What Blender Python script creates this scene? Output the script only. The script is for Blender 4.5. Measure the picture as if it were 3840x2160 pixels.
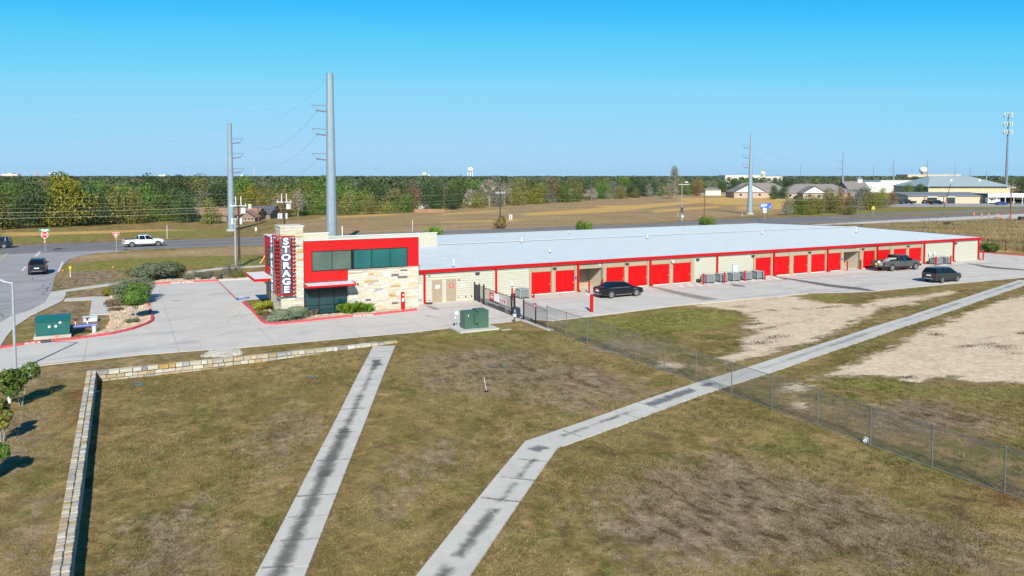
import bpy, math, random
import numpy as np
from mathutils import Vector, Matrix
R = math.radians
rnd = random.Random(7)
scene = bpy.context.scene
for o in list(bpy.data.objects): bpy.data.objects.remove(o)

# ---------------- camera (world: X along the storage building, Y away from the road side, metres) -------------
CAMH = 12.0; FPX = 2880.0; PPX, PPY = 1920.0, 811.0
TILT = math.atan(151 / 2880.0); YAW = R(63.1)
cam_d = bpy.data.cameras.new('camera'); cam = bpy.data.objects.new('camera', cam_d)
scene.collection.objects.link(cam); scene.camera = cam
cam.location = (0, 0, CAMH)
cam.rotation_euler = (R(90) - TILT, 0, YAW - R(90))
cam_d.sensor_width = 36.0; cam_d.lens = 36.0 * FPX / 3840.0
cam_d.shift_y = -(1080 - PPY) / 3840.0
cam_d.clip_start = 0.1; cam_d.clip_end = 60000

# ---------------- sky, sun, exposure --------------------------------------------------------------------------
SUN_AZ = R(68.9)          # direction the shadows fall, from +X
SUN_EL = R(33.7)
world = bpy.data.worlds.new('World'); scene.world = world; world.use_nodes = True
nt = world.node_tree; nt.nodes.clear()
out = nt.nodes.new('ShaderNodeOutputWorld'); bg = nt.nodes.new('ShaderNodeBackground')
sky = nt.nodes.new('ShaderNodeTexSky'); sky.sky_type = 'NISHITA'; sky.sun_disc = False
sky.sun_elevation = SUN_EL
sky.sun_rotation = math.atan2(-math.cos(SUN_AZ), -math.sin(SUN_AZ)) % (2 * math.pi)
sky.altitude = 2000; sky.air_density = 1.0; sky.dust_density = 0.0; sky.ozone_density = 3.0
# one colour response over the whole sky dome (the photograph's punchy blue rendering)
spr = nt.nodes.new('ShaderNodeSeparateColor'); nt.links.new(sky.outputs[0], spr.inputs[0])
dv = nt.nodes.new('ShaderNodeMath'); dv.operation = 'DIVIDE'; dv.inputs[1].default_value = 14.0; nt.links.new(spr.outputs[1], dv.inputs[0])
rp = nt.nodes.new('ShaderNodeValToRGB'); nt.links.new(dv.outputs[0], rp.inputs[0]); rp.color_ramp.interpolation = 'LINEAR'
for i_, (p_, c_) in enumerate(((.08, (.012, .115, .36)), (.18, (.018, .29, .70)), (.28, (.045, .54, 1.0)), (.34, (.12, .63, 1.0)), (.46, (.26, .71, .99)), (.60, (.34, .71, .98)), (.75, (.41, .71, .97)), (1.0, (.46, .71, .96)))):
    el = rp.color_ramp.elements[i_] if i_ < 2 else rp.color_ramp.elements.new(p_)
    el.position = p_; el.color = c_ + (1,)
mv = nt.nodes.new('ShaderNodeVectorMath'); mv.operation = 'SCALE'; mv.inputs['Scale'].default_value = 6.9; nt.links.new(rp.outputs[0], mv.inputs[0])
nt.links.new(mv.outputs[0], bg.inputs[0])
bg.inputs[1].default_value = 0.10
nt.links.new(bg.outputs[0], out.inputs[0])
sun_d = bpy.data.lights.new('sun', 'SUN'); sun_d.energy = 5.0; sun_d.angle = R(0.5); sun_d.color = (1, .935, .80)
sun = bpy.data.objects.new('sun', sun_d); scene.collection.objects.link(sun)
sd = Vector((math.cos(SUN_AZ) * math.cos(SUN_EL), math.sin(SUN_AZ) * math.cos(SUN_EL), -math.sin(SUN_EL)))
sun.rotation_euler = sd.to_track_quat('-Z', 'Y').to_euler(); sun.location = (-40, -60, 60)
vs = scene.view_settings
vs.view_transform = 'Standard'; vs.look = 'None'; vs.gamma = 1.0; vs.exposure = 0.5; vs.use_curve_mapping = False
scene.cycles.max_bounces = 6; scene.cycles.transparent_max_bounces = 16

# ---------------- photo pixel -> direction -> place on the ground ---------------------------------------------
_cf = (math.cos(YAW), math.sin(YAW)); _cr = (math.sin(YAW), -math.cos(YAW))
def ray(px, py):
    a = (px - PPX) / FPX; b = -(py - PPY) / FPX
    f = math.cos(TILT) + b * math.sin(TILT); u = -math.sin(TILT) + b * math.cos(TILT)
    return (_cf[0] * f + _cr[0] * a, _cf[1] * f + _cr[1] * a, u)
def G(px, py, z=0.0):
    d = ray(px, py); t = (z - CAMH) / d[2]; return (d[0] * t, d[1] * t)
def onY(px, py, Y):
    d = ray(px, py); t = Y / d[1]; return (d[0] * t, Y, CAMH + d[2] * t)
def atD(px, py, D):
    d = ray(px, py); f = d[0] * _cf[0] + d[1] * _cf[1]; t = D / f; return (d[0] * t, d[1] * t, CAMH + d[2] * t)
def P(x, y, z):
    z -= CAMH; f = x * _cf[0] + y * _cf[1]; r = x * _cr[0] + y * _cr[1]
    ff = f * math.cos(TILT) - z * math.sin(TILT); uu = f * math.sin(TILT) + z * math.cos(TILT)
    return (PPX + FPX * r / ff, PPY - FPX * uu / ff)

# ---------------- helpers -------------------------------------------------------------------------------------
COL = scene.collection
ORG = {}
def tag(o, label=None, cat=None, group=None, kind=None):
    if label: o['label'] = label
    if cat: o['category'] = cat
    if group: o['group'] = group
    if kind: o['kind'] = kind
    return o
def thing(name, label, cat, loc=(0, 0, 0), rz=0.0, group=None):
    o = bpy.data.objects.new(name, None); COL.objects.link(o)
    o.location = loc; o.rotation_euler = (0, 0, rz); o.empty_display_size = .3
    ORG[o.name] = Matrix.Translation(loc) @ Matrix.Rotation(rz, 4, 'Z')
    return tag(o, label, cat, group)
def root_of(o):
    while o.parent: o = o.parent
    return o
def link(name, me, parent=None, loc=None):
    o = bpy.data.objects.new(name, me); COL.objects.link(o)
    if parent: o.parent = parent
    if loc: o.location = loc
    return o
class MB:
    def __init__(s): s.v = []; s.f = []; s.m = []
    def add(s, vs, fs, m=0):
        o = len(s.v); s.v += [tuple(p) for p in vs]
        s.f += [tuple(i + o for i in f) for f in fs]; s.m += [m] * len(fs); return s
    def quad(s, a, b, c, d, m=0): return s.add([a, b, c, d], [(0, 1, 2, 3)], m)
    def box(s, x0, x1, y0, y1, z0, z1, m=0):
        v = [(x, y, z) for z in (z0, z1) for x, y in ((x0, y0), (x1, y0), (x1, y1), (x0, y1))]
        return s.add(v, [(3, 2, 1, 0), (4, 5, 6, 7), (0, 1, 5, 4), (1, 2, 6, 5), (2, 3, 7, 6), (3, 0, 4, 7)], m)
    def cbox(s, c, d, m=0):
        return s.box(c[0] - d[0] / 2, c[0] + d[0] / 2, c[1] - d[1] / 2, c[1] + d[1] / 2, c[2] - d[2] / 2, c[2] + d[2] / 2, m)
    def prism(s, poly, z0, z1, m=0):
        ar = sum(poly[i][0] * poly[(i + 1) % len(poly)][1] - poly[(i + 1) % len(poly)][0] * poly[i][1] for i in range(len(poly)))
        if ar < 0: poly = poly[::-1]
        n = len(poly); v = [(p[0], p[1], z0) for p in poly] + [(p[0], p[1], z1) for p in poly]
        f = [tuple(range(n - 1, -1, -1)), tuple(range(n, 2 * n))] + [(i, (i + 1) % n, n + (i + 1) % n, n + i) for i in range(n)]
        return s.add(v, f, m)
    def cyl(s, p0, p1, r0, r1=None, n=8, m=0, caps=True):
        if r1 is None: r1 = r0
        p0 = Vector(p0); p1 = Vector(p1); d = (p1 - p0).normalized()
        a = d.orthogonal().normalized(); b = d.cross(a)
        v = []
        for p, r in ((p0, r0), (p1, r1)):
            for i in range(n):
                t = 2 * math.pi * i / n; v.append(p + (a * math.cos(t) + b * math.sin(t)) * r)
        f = [(i, (i + 1) % n, n + (i + 1) % n, n + i) for i in range(n)]
        if caps: f += [tuple(range(n - 1, -1, -1)), tuple(range(n, 2 * n))]
        return s.add(v, f, m)
    def tube(s, pts, r, n=5, m=0):
        for a, b in zip(pts[:-1], pts[1:]): s.cyl(a, b, r, r, n, m)
        return s
    def loft(s, rings, m=0, caps=True):
        n = len(rings[0]); o = len(s.v); v = [p for r in rings for p in r]; f = []
        for k in range(len(rings) - 1):
            for i in range(n):
                j = (i + 1) % n; f.append((k * n + i, k * n + j, (k + 1) * n + j, (k + 1) * n + i))
        if caps: f += [tuple(range(n - 1, -1, -1)), tuple((len(rings) - 1) * n + i for i in range(n))]
        return s.add(v, f, m)
    def sphere(s, c, r, nu=10, nv=6, m=0, sz=1.0):
        v = []; f = []
        for j in range(nv + 1):
            t = math.pi * j / nv
            for i in range(nu):
                u = 2 * math.pi * i / nu
                v.append((c[0] + r * math.sin(t) * math.cos(u), c[1] + r * math.sin(t) * math.sin(u), c[2] - r * sz * math.cos(t)))
        for j in range(nv):
            for i in range(nu):
                f.append((j * nu + i, j * nu + (i + 1) % nu, (j + 1) * nu + (i + 1) % nu, (j + 1) * nu + i))
        return s.add(v, f, m)
    def siding_y(s, x0, x1, z0, z1, y, pitch=.21, d=.03, m=0):   # horizontal laps on a wall facing -Y
        n = max(1, round((z1 - z0) / pitch)); h = (z1 - z0) / n
        for k in range(n):
            a = z0 + k * h; b = a + h
            s.add([(x0, y - d, a), (x1, y - d, a), (x1, y - .004, b), (x0, y - .004, b)], [(0, 1, 2, 3)], m)
            s.add([(x0, y - .004, a), (x1, y - .004, a), (x1, y - d, a), (x0, y - d, a)], [(0, 1, 2, 3)], m)
        return s
    def siding_x(s, y0, y1, z0, z1, x, pitch=.21, d=.03, m=0):   # facing -X
        n = max(1, round((z1 - z0) / pitch)); h = (z1 - z0) / n
        for k in range(n):
            a = z0 + k * h; b = a + h
            s.add([(x - d, y1, a), (x - d, y0, a), (x - .004, y0, b), (x - .004, y1, b)], [(0, 1, 2, 3)], m)
            s.add([(x - .004, y1, a), (x - .004, y0, a), (x - d, y0, a), (x - d, y1, a)], [(0, 1, 2, 3)], m)
        return s
    def mesh(s, name, mats, smooth=False, angle=None, inv=None):
        me = bpy.data.meshes.new(name)
        vs_ = [tuple(inv @ Vector(p)) for p in s.v] if inv is not None else s.v
        me.from_pydata(vs_, [], s.f)
        for m_ in (mats if isinstance(mats, (list, tuple)) else [mats]): me.materials.append(m_)
        if any(s.m): me.polygons.foreach_set('material_index', s.m)
        if smooth: me.polygons.foreach_set('use_smooth', [True] * len(s.f))
        me.update()
        if smooth and angle: me.set_sharp_from_angle(angle=R(angle))
        return me
    def build(s, name, mats, parent=None, smooth=False, angle=35, local=False):
        inv = None
        if parent is not None and not local: inv = ORG.get(root_of(parent).name, Matrix.Identity(4)).inverted()
        return link(name, s.mesh(name, mats, smooth, angle, inv), parent)
def copy_tree(o, parent=None):
    c = o.copy(); COL.objects.link(c)
    if parent: c.parent = parent
    for ch in list(o.children): copy_tree(ch, c)
    return c
def dup(o, loc, rz=0.0, label=None, sc=None):
    c = copy_tree(o); c.location = loc; c.rotation_euler = (0, 0, rz)
    if label: c['label'] = label
    if sc: c.scale = sc if isinstance(sc, tuple) else (sc, sc, sc)
    return c
def text_mesh(body, size, extr=.01, offset=0.0, mat=None, width=1.0):
    cu = bpy.data.curves.new('lettering', 'FONT'); cu.body = body; cu.size = size; cu.extrude = extr; cu.offset = offset
    cu.align_x = 'CENTER'; cu.align_y = 'CENTER'; cu.resolution_u = 3
    to = bpy.data.objects.new('lettering', cu); COL.objects.link(to)
    dg = bpy.context.evaluated_depsgraph_get()
    me = bpy.data.meshes.new_from_object(to.evaluated_get(dg)); bpy.data.objects.remove(to); bpy.data.curves.remove(cu)
    me.materials.clear()
    if mat: me.materials.append(mat)
    if width != 1.0: me.transform(Matrix.Scale(width, 4, (1, 0, 0)))
    return me
def put_text(name, body, size, loc, rot, mat, parent=None, extr=.008, offset=0.0, width=1.0):
    me = text_mesh(body, size, extr, offset, mat, width)
    M_ = Matrix.Translation(loc) @ rot.to_4x4()
    if parent is not None: M_ = ORG.get(root_of(parent).name, Matrix.Identity(4)).inverted() @ M_
    me.transform(M_)
    return link(name, me, parent)
FRONT = Matrix(((1, 0, 0), (0, 0, -1), (0, 1, 0)))        # text upright facing -Y
FLAT = Matrix.Identity(3)
SIDE = Matrix(((0, 0, -1), (-1, 0, 0), (0, 1, 0)))        # text upright facing -X
# ---------------- materials -----------------------------------------------------------------------------------
MATS = {}
def node_mat(name):
    m = bpy.data.materials.new(name); m.use_nodes = True; t = m.node_tree
    return m, t, t.nodes['Principled BSDF']
def noise(t, scale, detail=4, rough=.55, coord='Object', stretch=None, dist=0.0):
    n = t.nodes.new('ShaderNodeTexNoise'); n.inputs['Scale'].default_value = scale; n.inputs['Detail'].default_value = detail
    n.inputs['Roughness'].default_value = rough; n.inputs['Distortion'].default_value = dist
    if coord == 'World':
        g = t.nodes.new('ShaderNodeNewGeometry'); src = g.outputs['Position']
    else:
        tc = t.nodes.new('ShaderNodeTexCoord'); src = tc.outputs[coord]
    if stretch:
        mp = t.nodes.new('ShaderNodeMapping'); mp.inputs['Scale'].default_value = stretch
        t.links.new(src, mp.inputs[0]); src = mp.outputs[0]
    t.links.new(src, n.inputs['Vector']); return n.outputs['Fac']
def ramp(t, fac, stops):
    r = t.nodes.new('ShaderNodeValToRGB'); e = r.color_ramp.elements
    while len(e) < len(stops): e.new(.5)
    for i, (p, c) in enumerate(stops):
        e[i].position = p; e[i].color = tuple(c) + (1,) if len(c) == 3 else c
    t.links.new(fac, r.inputs[0]); return r.outputs[0]
def mixc(t, fac, a, b, mode='MIX'):
    m = t.nodes.new('ShaderNodeMix'); m.data_type = 'RGBA'; m.blend_type = mode
    for sock, v in ((0, fac), (6, a), (7, b)):
        if isinstance(v, bpy.types.NodeSocket): t.links.new(v, m.inputs[sock])
        else: m.inputs[sock].default_value = v if sock == 0 else tuple(v) + (1,)
    return m.outputs[2]
def math_(t, op, a, b=None, c=None, clamp=False):
    m = t.nodes.new('ShaderNodeMath'); m.operation = op; m.use_clamp = clamp
    for i, v in enumerate((a, b, c)):
        if v is None: continue
        if isinstance(v, bpy.types.NodeSocket): t.links.new(v, m.inputs[i])
        else: m.inputs[i].default_value = v
    return m.outputs[0]
def smooth(t, v, lo, hi):
    m = t.nodes.new('ShaderNodeMapRange'); m.interpolation_type = 'SMOOTHSTEP'
    t.links.new(v, m.inputs[0]); m.inputs[1].default_value = lo; m.inputs[2].default_value = hi
    return m.outputs[0]
def bump(t, b, h, strength=.3, dist=.02):
    n = t.nodes.new('ShaderNodeBump'); n.inputs['Strength'].default_value = strength; n.inputs['Distance'].default_value = dist
    t.links.new(h, n.inputs['Height']); t.links.new(n.outputs[0], b.inputs['Normal'])
def M(name, col, rough=.6, metal=0.0, var=.12, scale=2.5, bs=0.0, bscale=30, spec=.5, orand=0.0, coord='Object', dirt=0.0):
    if name in MATS: return MATS[name]
    m, t, b = node_mat(name)
    n = noise(t, scale, 6, .65, coord)
    lo = tuple(c * (1 - var) for c in col); hi = tuple(min(1, c * (1 + var)) for c in col)
    c = ramp(t, n, [(.3, lo), (.7, hi)])
    if dirt:
        d = smooth(t, noise(t, scale * .4, 8, .7, coord), .52, .72)
        c = mixc(t, math_(t, 'MULTIPLY', d, dirt), c, (.16, .13, .1))
    if orand:
        oi = t.nodes.new('ShaderNodeObjectInfo')
        v = math_(t, 'MULTIPLY_ADD', oi.outputs['Random'], 2 * orand, 1 - orand)
        h = t.nodes.new('ShaderNodeHueSaturation'); t.links.new(v, h.inputs['Value']); t.links.new(c, h.inputs['Color']); c = h.outputs[0]
    t.links.new(c, b.inputs['Base Color'])
    rr = math_(t, 'MULTIPLY_ADD', n, .16, rough - .08, clamp=True); t.links.new(rr, b.inputs['Roughness'])
    b.inputs['Metallic'].default_value = metal; b.inputs['Specular IOR Level'].default_value = spec
    if bs: bump(t, b, noise(t, bscale, 3), bs, .02)
    MATS[name] = m; return m
def leafmat(name, cols, trans=.25):
    m, t, b = node_mat(name)
    at = t.nodes.new('ShaderNodeAttribute'); at.attribute_name = 'tone'
    c = ramp(t, at.outputs['Fac'], [(i / (len(cols) - 1), k) for i, k in enumerate(cols)])
    oi = t.nodes.new('ShaderNodeObjectInfo'); h = t.nodes.new('ShaderNodeHueSaturation')
    t.links.new(math_(t, 'MULTIPLY_ADD', oi.outputs['Random'], .5, .75), h.inputs['Value'])
    t.links.new(math_(t, 'MULTIPLY_ADD', oi.outputs['Random'], .03, .485), h.inputs['Hue']); t.links.new(c, h.inputs['Color'])
    t.links.new(h.outputs[0], b.inputs['Base Color']); b.inputs['Roughness'].default_value = .6; b.inputs['Specular IOR Level'].default_value = .25
    tr = t.nodes.new('ShaderNodeBsdfTranslucent'); t.links.new(h.outputs[0], tr.inputs[0])
    mx = t.nodes.new('ShaderNodeMixShader'); mx.inputs[0].default_value = trans
    t.links.new(b.outputs[0], mx.inputs[1]); t.links.new(tr.outputs[0], mx.inputs[2])
    t.links.new(mx.outputs[0], t.nodes['Material Output'].inputs[0]); MATS[name] = m; return m
RED = M('red_paint', (0.473, 0.002, 0.003), .5, var=.06, spec=.25)
REDDOOR = M('red_door', (0.482, 0.002, 0.003), .55, var=.04, scale=1, spec=.2)
REDKERB = M('red_kerb_paint', (0.527, 0.064, 0.085), .7, var=.25, scale=3, dirt=.25)
CREAM = M('cream_siding', (0.437, 0.428, 0.353), .45, var=.05)
TAN = M('tan_metal', (0.340, 0.281, 0.200), .5, var=.06)
TANDOOR = M('tan_door', (0.318, 0.254, 0.176), .5, var=.05)
ROOF = M('galvalume_roof', (.565, .615, .645), .5, metal=.0, var=.06, scale=.6)
WHITE = M('white_paint', (0.655, 0.655, 0.638), .5, var=.05)
WHITER = M('white_coping', (0.672, 0.672, 0.655), .45, var=.04)
BEIGE = M('beige_rib', (0.437, 0.420, 0.353), .5, var=.05)
DARK = M('dark_metal', (.035, .037, .042), .45, var=.2)
BLACK = M('black_paint', (.012, .012, .016), .4, var=.2)
FRAME = M('bronze_frame', (.015, .018, .022), .35, metal=.4, var=.1)
MORTAR = M('mortar', (.52, .48, .40), .9, var=.2, scale=8)
CONC = None
GREYBOX = M('grey_cabinet', (.50, .55, .58), .45, var=.06)
GREEN = M('transformer_green', (.055, .115, .085), .45, var=.12, scale=1.2)
TEAL = M('enclosure_green', (.012, .11, .105), .4, var=.1, scale=1.2)
STEEL = M('galvanised_steel', (.50, .54, .57), .42, metal=.55, var=.1, scale=4)
WOOD = M('pole_wood', (.055, .035, .028), .85, var=.3, scale=6)
WOODR = M('pole_wood_red', (.17, .075, .045), .85, var=.3, scale=6)
YELLOW = M('yellow_plastic', (.75, .52, .02), .5, var=.08)
ORANGE = M('orange_plastic', (.85, .18, .04), .5, var=.08)
SIGNRED = M('sign_red', (.58, .02, .03), .45, var=.05)
SIGNBLUE = M('sign_blue', (.02, .10, .48), .45, var=.05)
NAVY = M('navy_outline', (.035, .02, .11), .4, var=.05)
LETTER = M('letter_white', (0.684, 0.720, 0.810), .45, var=.03)
SIGNGREY = M('sign_backing', (.13, .12, .14), .55, var=.1)
RUBBER = M('tyre_rubber', (.018, .018, .019), .8, var=.2)
RIM = M('alloy_rim', (.55, .56, .60), .3, metal=.8, var=.05)
CHROME = M('chrome', (.75, .76, .78), .15, metal=1.0, var=.02)
TAIL = M('tail_lamp', (.22, .006, .012), .2, var=.05)
LAMPW = M('head_lamp', (.42, .44, .47), .15, var=.05)
PLATE = M('number_plate', (.72, .75, .78), .4, var=.15, scale=9)
ACGREY = M('condenser_grey', (.30, .33, .36), .45, metal=.2, var=.08, scale=6)
PAVWHITE = M('line_white', (.74, .74, .72), .7, var=.18, scale=8, coord='Object')
GALV = M('chain_link', (.12, .14, .13), .7, metal=.0, var=.05)
BARK = M('bark', (.10, .075, .055), .9, var=.3, scale=8)
BARKG = M('bark_grey', (.30, .27, .23), .9, var=.25, scale=5)
SHADEIN = M('painted_interior_shade', (.02, .02, .024), .8, var=.3)  # near-black colour carries the interior shade of shop bays and carport
def glassmat(name, col, rough=.06):
    m = M(name, col, rough, var=.25, scale=.5, spec=.8); return m
GLASS = glassmat('teal_glass', (.018, .105, .112), .08)
GLASSG = glassmat('grey_green_glass', (.085, .125, .11), .14)
GLASSLOW = glassmat('storefront_glass', (.006, .045, .055), .09)
CARGLASS = glassmat('car_glass', (.006, .007, .010), .08)
def carpaint(name, col, metal=.3):
    m, t, b = node_mat(name)
    c = ramp(t, noise(t, 1.5, 5), [(.35, tuple(k * .85 for k in col)), (.65, tuple(k * 1.1 for k in col))])
    t.links.new(c, b.inputs['Base Color']); b.inputs['Roughness'].default_value = .32; b.inputs['Metallic'].default_value = metal
    b.inputs['Coat Weight'].default_value = .45; b.inputs['Coat Roughness'].default_value = .08
    MATS[name] = m; return m
# ground: zones come from a per-vertex attribute (which plants or soil grow there), broken up by noise
def zone(t, attr, chan, lo, hi, nz, amt):
    v = math_(t, 'ADD', attr.outputs[chan], math_(t, 'MULTIPLY', math_(t, 'SUBTRACT', nz, .5), amt))
    return smooth(t, v, lo, hi)
def ground_material():
    m, t, b = node_mat('ground_soil_and_grass')
    a = t.nodes.new('ShaderNodeAttribute'); a.attribute_name = 'zone'
    sep = t.nodes.new('ShaderNodeSeparateColor'); t.links.new(a.outputs['Color'], sep.inputs[0])
    class _A: outputs = {'s': sep.outputs[0], 'g': sep.outputs[1], 'b': sep.outputs[2]}
    a2 = t.nodes.new('ShaderNodeAttribute'); a2.attribute_name = 'zone2'
    sep2 = t.nodes.new('ShaderNodeSeparateColor'); t.links.new(a2.outputs['Color'], sep2.inputs[0])
    class _B: outputs = {'gold': sep2.outputs[0], 'field': sep2.outputs[1], 'rust': sep2.outputs[2]}
    W = 'World'
    big = noise(t, .10, 4, .6, W, dist=.4); mid = noise(t, .45, 6, .65, W, dist=.6); fine = noise(t, 2.2, 8, .72, W); grain = noise(t, 9, 6, .75, W)
    streak = noise(t, .9, 6, .7, W, (1.0, .45, 1))
    grass = ramp(t, mid, [(.28, (0.110, 0.096, 0.024)), (.42, (0.187, 0.136, 0.046)), (.54, (0.244, 0.167, 0.069)), (.70, (0.362, 0.249, 0.121))])
    grass = mixc(t, smooth(t, big, .42, .62), grass, ramp(t, streak, [(.3, (0.107, 0.101, 0.024)), (.5, (0.207, 0.151, 0.057)), (.7, (0.319, 0.212, 0.101))]))
    grass = mixc(t, math_(t, 'MULTIPLY', smooth(t, noise(t, 3.3, 8, .7, W, (1, .6, 1)), .58, .74), .6), grass, (.085, .062, .03))
    grass = mixc(t, math_(t, 'MULTIPLY', smooth(t, noise(t, 1.1, 7, .7, W), .57, .70), .55), grass, (.31, .225, .115))
    green = ramp(t, fine, [(.3, (0.116, 0.119, 0.024)), (.7, (0.237, 0.220, 0.057))])
    st2 = noise(t, 1.5, 9, .74, W, (1.0, .5, 1), dist=.3)
    brown = ramp(t, st2, [(.36, (0.053, 0.036, 0.020)), (.43, (0.110, 0.079, 0.042)), (.48, (0.209, 0.152, 0.094)), (.58, (0.270, 0.198, 0.130)), (.72, (0.341, 0.259, 0.182))])
    field = ramp(t, noise(t, .12, 8, .7, W, (.35, 1, 1)), [(.3, (0.196, 0.135, 0.068)), (.5, (0.279, 0.189, 0.101)), (.7, (0.350, 0.249, 0.127))])
    gold = ramp(t, fine, [(.3, (0.361, 0.224, 0.069)), (.7, (0.516, 0.344, 0.120))])
    rust = ramp(t, fine, [(.3, (.10, .045, .02)), (.7, (.20, .11, .045))])
    sand = ramp(t, noise(t, .5, 9, .72, W), [(.28, (0.421, 0.319, 0.214)), (.5, (0.525, 0.413, 0.288)), (.75, (0.595, 0.489, 0.349))])
    sand = mixc(t, smooth(t, noise(t, .16, 6, .7, W, (.3, 1.3, 1)), .60, .74), sand, (.24, .20, .165))
    c = grass
    pat = noise(t, .27, 7, .66, W, dist=.8); pat2 = noise(t, .62, 8, .72, W, (1, .6, 1), dist=.5)
    c = mixc(t, math_(t, 'MULTIPLY', smooth(t, pat, .51, .62), .75), c, ramp(t, fine, [(.3, (.085, .090, .020)), (.7, (.165, .150, .045))]))
    c = mixc(t, math_(t, 'MULTIPLY', smooth(t, pat2, .54, .65), .75), c, ramp(t, grain, [(.3, (.070, .044, .022)), (.7, (.165, .108, .062))]))
    c = mixc(t, math_(t, 'MULTIPLY', smooth(t, pat2, .42, .32), .6), c, ramp(t, grain, [(.3, (.19, .145, .075)), (.7, (.34, .27, .165))]))
    c = mixc(t, math_(t, 'MULTIPLY', zone(t, _A, 'b', .40, .80, st2, 1.3), .92), c, brown)
    c = mixc(t, math_(t, 'MULTIPLY', zone(t, _A, 'g', .42, .9, mid, 1.0), .85), c, green)
    c = mixc(t, math_(t, 'MULTIPLY', smooth(t, noise(t, .33, 5, .6, W), .64, .76), .75), c, green)
    c = mixc(t, zone(t, _B, 'field', .4, .6, mid, .3), c, field)
    c = mixc(t, zone(t, _B, 'rust', .4, .8, streak, 1.0), c, rust)
    c = mixc(t, zone(t, _B, 'gold', .40, .80, noise(t, .25, 6, .7, W, (.3, 1.2, 1)), 1.0), c, gold)
    sw = zone(t, _A, 's', .43, .57, noise(t, .55, 9, .78, W, (.6, 1.5, 1)), 1.15)
    c = mixc(t, sw, c, sand)
    c = mixc(t, .6, c, ramp(t, grain, [(.25, (.28, .28, .28)), (.75, (.78, .78, .78))]), 'OVERLAY')
    c = mixc(t, .6, c, ramp(t, fine, [(.28, (.26, .26, .26)), (.72, (.78, .78, .78))]), 'OVERLAY')
    c = mixc(t, math_(t, 'MULTIPLY', math_(t, 'SUBTRACT', 1.0, sw), .65), c, ramp(t, noise(t, .95, 7, .7, W, (1, .75, 1), dist=.7), [(.3, (.27, .27, .27)), (.7, (.80, .80, .78))]), 'OVERLAY')
    t.links.new(c, b.inputs['Base Color']); b.inputs['Roughness'].default_value = .95; b.inputs['Specular IOR Level'].default_value = .1
    hh = math_(t, 'MULTIPLY', math_(t, 'ADD', grain, math_(t, 'MULTIPLY', fine, 1.5)), math_(t, 'SUBTRACT', 1.0, math_(t, 'MULTIPLY', sw, .8)))
    bump(t, b, hh, .75, .09)
    return m
GROUND = ground_material()
def paving(name, stops, scale, fine=7, bscale=25, streaks=.5, dark=(.2, .2, .2), crack=0.0):
    m, t, b = node_mat(name)
    c = ramp(t, noise(t, scale, 8, .68, 'World', dist=.3), stops)
    st = smooth(t, noise(t, .22, 7, .66, 'World', (.35, 1.2, 1), dist=1.2), .52, .70)
    c = mixc(t, math_(t, 'MULTIPLY', st, streaks), c, dark)
    sp = smooth(t, noise(t, 1.7, 9, .75, 'World'), .60, .72)
    c = mixc(t, math_(t, 'MULTIPLY', sp, streaks * .7), c, dark)
    c = mixc(t, .3, c, ramp(t, noise(t, fine, 5, .7, 'World'), [(.3, (.40, .40, .40)), (.7, (.60, .60, .60))]), 'OVERLAY')
    if crack:
        vo = t.nodes.new('ShaderNodeTexVoronoi'); vo.feature = 'DISTANCE_TO_EDGE'; vo.inputs['Scale'].default_value = crack
        g = t.nodes.new('ShaderNodeNewGeometry'); mp = t.nodes.new('ShaderNodeMapping'); t.links.new(g.outputs['Position'], mp.inputs[0]); t.links.new(mp.outputs[0], vo.inputs['Vector'])
        c = mixc(t, math_(t, 'MULTIPLY', math_(t, 'SUBTRACT', 1, smooth(t, vo.outputs[0], 0, .02)), .6), c, (.03, .03, .03))
    t.links.new(c, b.inputs['Base Color']); b.inputs['Roughness'].default_value = .85; b.inputs['Specular IOR Level'].default_value = .3
    bump(t, b, noise(t, bscale, 4, .6, 'World'), .12, .01)
    MATS[name] = m; return m
CONC = paving('drive_concrete', [(.3, (0.450, 0.425, 0.390)), (.55, (0.506, 0.478, 0.443)), (.75, (0.552, 0.528, 0.488))], .35, dark=(0.230, 0.244, 0.271))
SLAB = paving('path_concrete', [(.3, (0.433, 0.412, 0.378)), (.6, (0.487, 0.470, 0.433)), (.8, (0.531, 0.511, 0.471))], .6, streaks=.25, dark=(0.270, 0.290, 0.308))
KERBC = paving('kerb_concrete', [(.3, (0.406, 0.378, 0.347)), (.7, (0.495, 0.460, 0.422))], 1.0, streaks=.3)
ASPH = paving('road_asphalt', [(.3, (0.143, 0.133, 0.137)), (.6, (0.180, 0.169, 0.172)), (.8, (0.213, 0.199, 0.202))], .3, streaks=.45, dark=(0.092, 0.100, 0.121))
ASPHL = paving('old_asphalt', [(.3, (0.254, 0.244, 0.255)), (.6, (0.309, 0.298, 0.310)), (.8, (0.355, 0.342, 0.348))], .25, streaks=.3, dark=(0.156, 0.171, 0.208))
def stainmat(name, col, scale=.9, lo=.35, hi=.7, amt=.85):
    m, t, b = node_mat(name)
    at = t.nodes.new('ShaderNodeAttribute'); at.attribute_name = 'edge'
    nz = noise(t, scale, 8, .68, 'World', dist=.5)
    f = math_(t, 'MULTIPLY', smooth(t, math_(t, 'ADD', at.outputs['Fac'], math_(t, 'MULTIPLY', math_(t, 'SUBTRACT', nz, .5), 1.1)), lo, hi), amt)
    b.inputs['Base Color'].default_value = tuple(col) + (1,); b.inputs['Roughness'].default_value = .85
    tr = t.nodes.new('ShaderNodeBsdfTransparent'); mx = t.nodes.new('ShaderNodeMixShader')
    t.links.new(f, mx.inputs[0]); t.links.new(tr.outputs[0], mx.inputs[1]); t.links.new(b.outputs[0], mx.inputs[2])
    t.links.new(mx.outputs[0], t.nodes['Material Output'].inputs[0]); MATS[name] = m; return m
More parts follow.
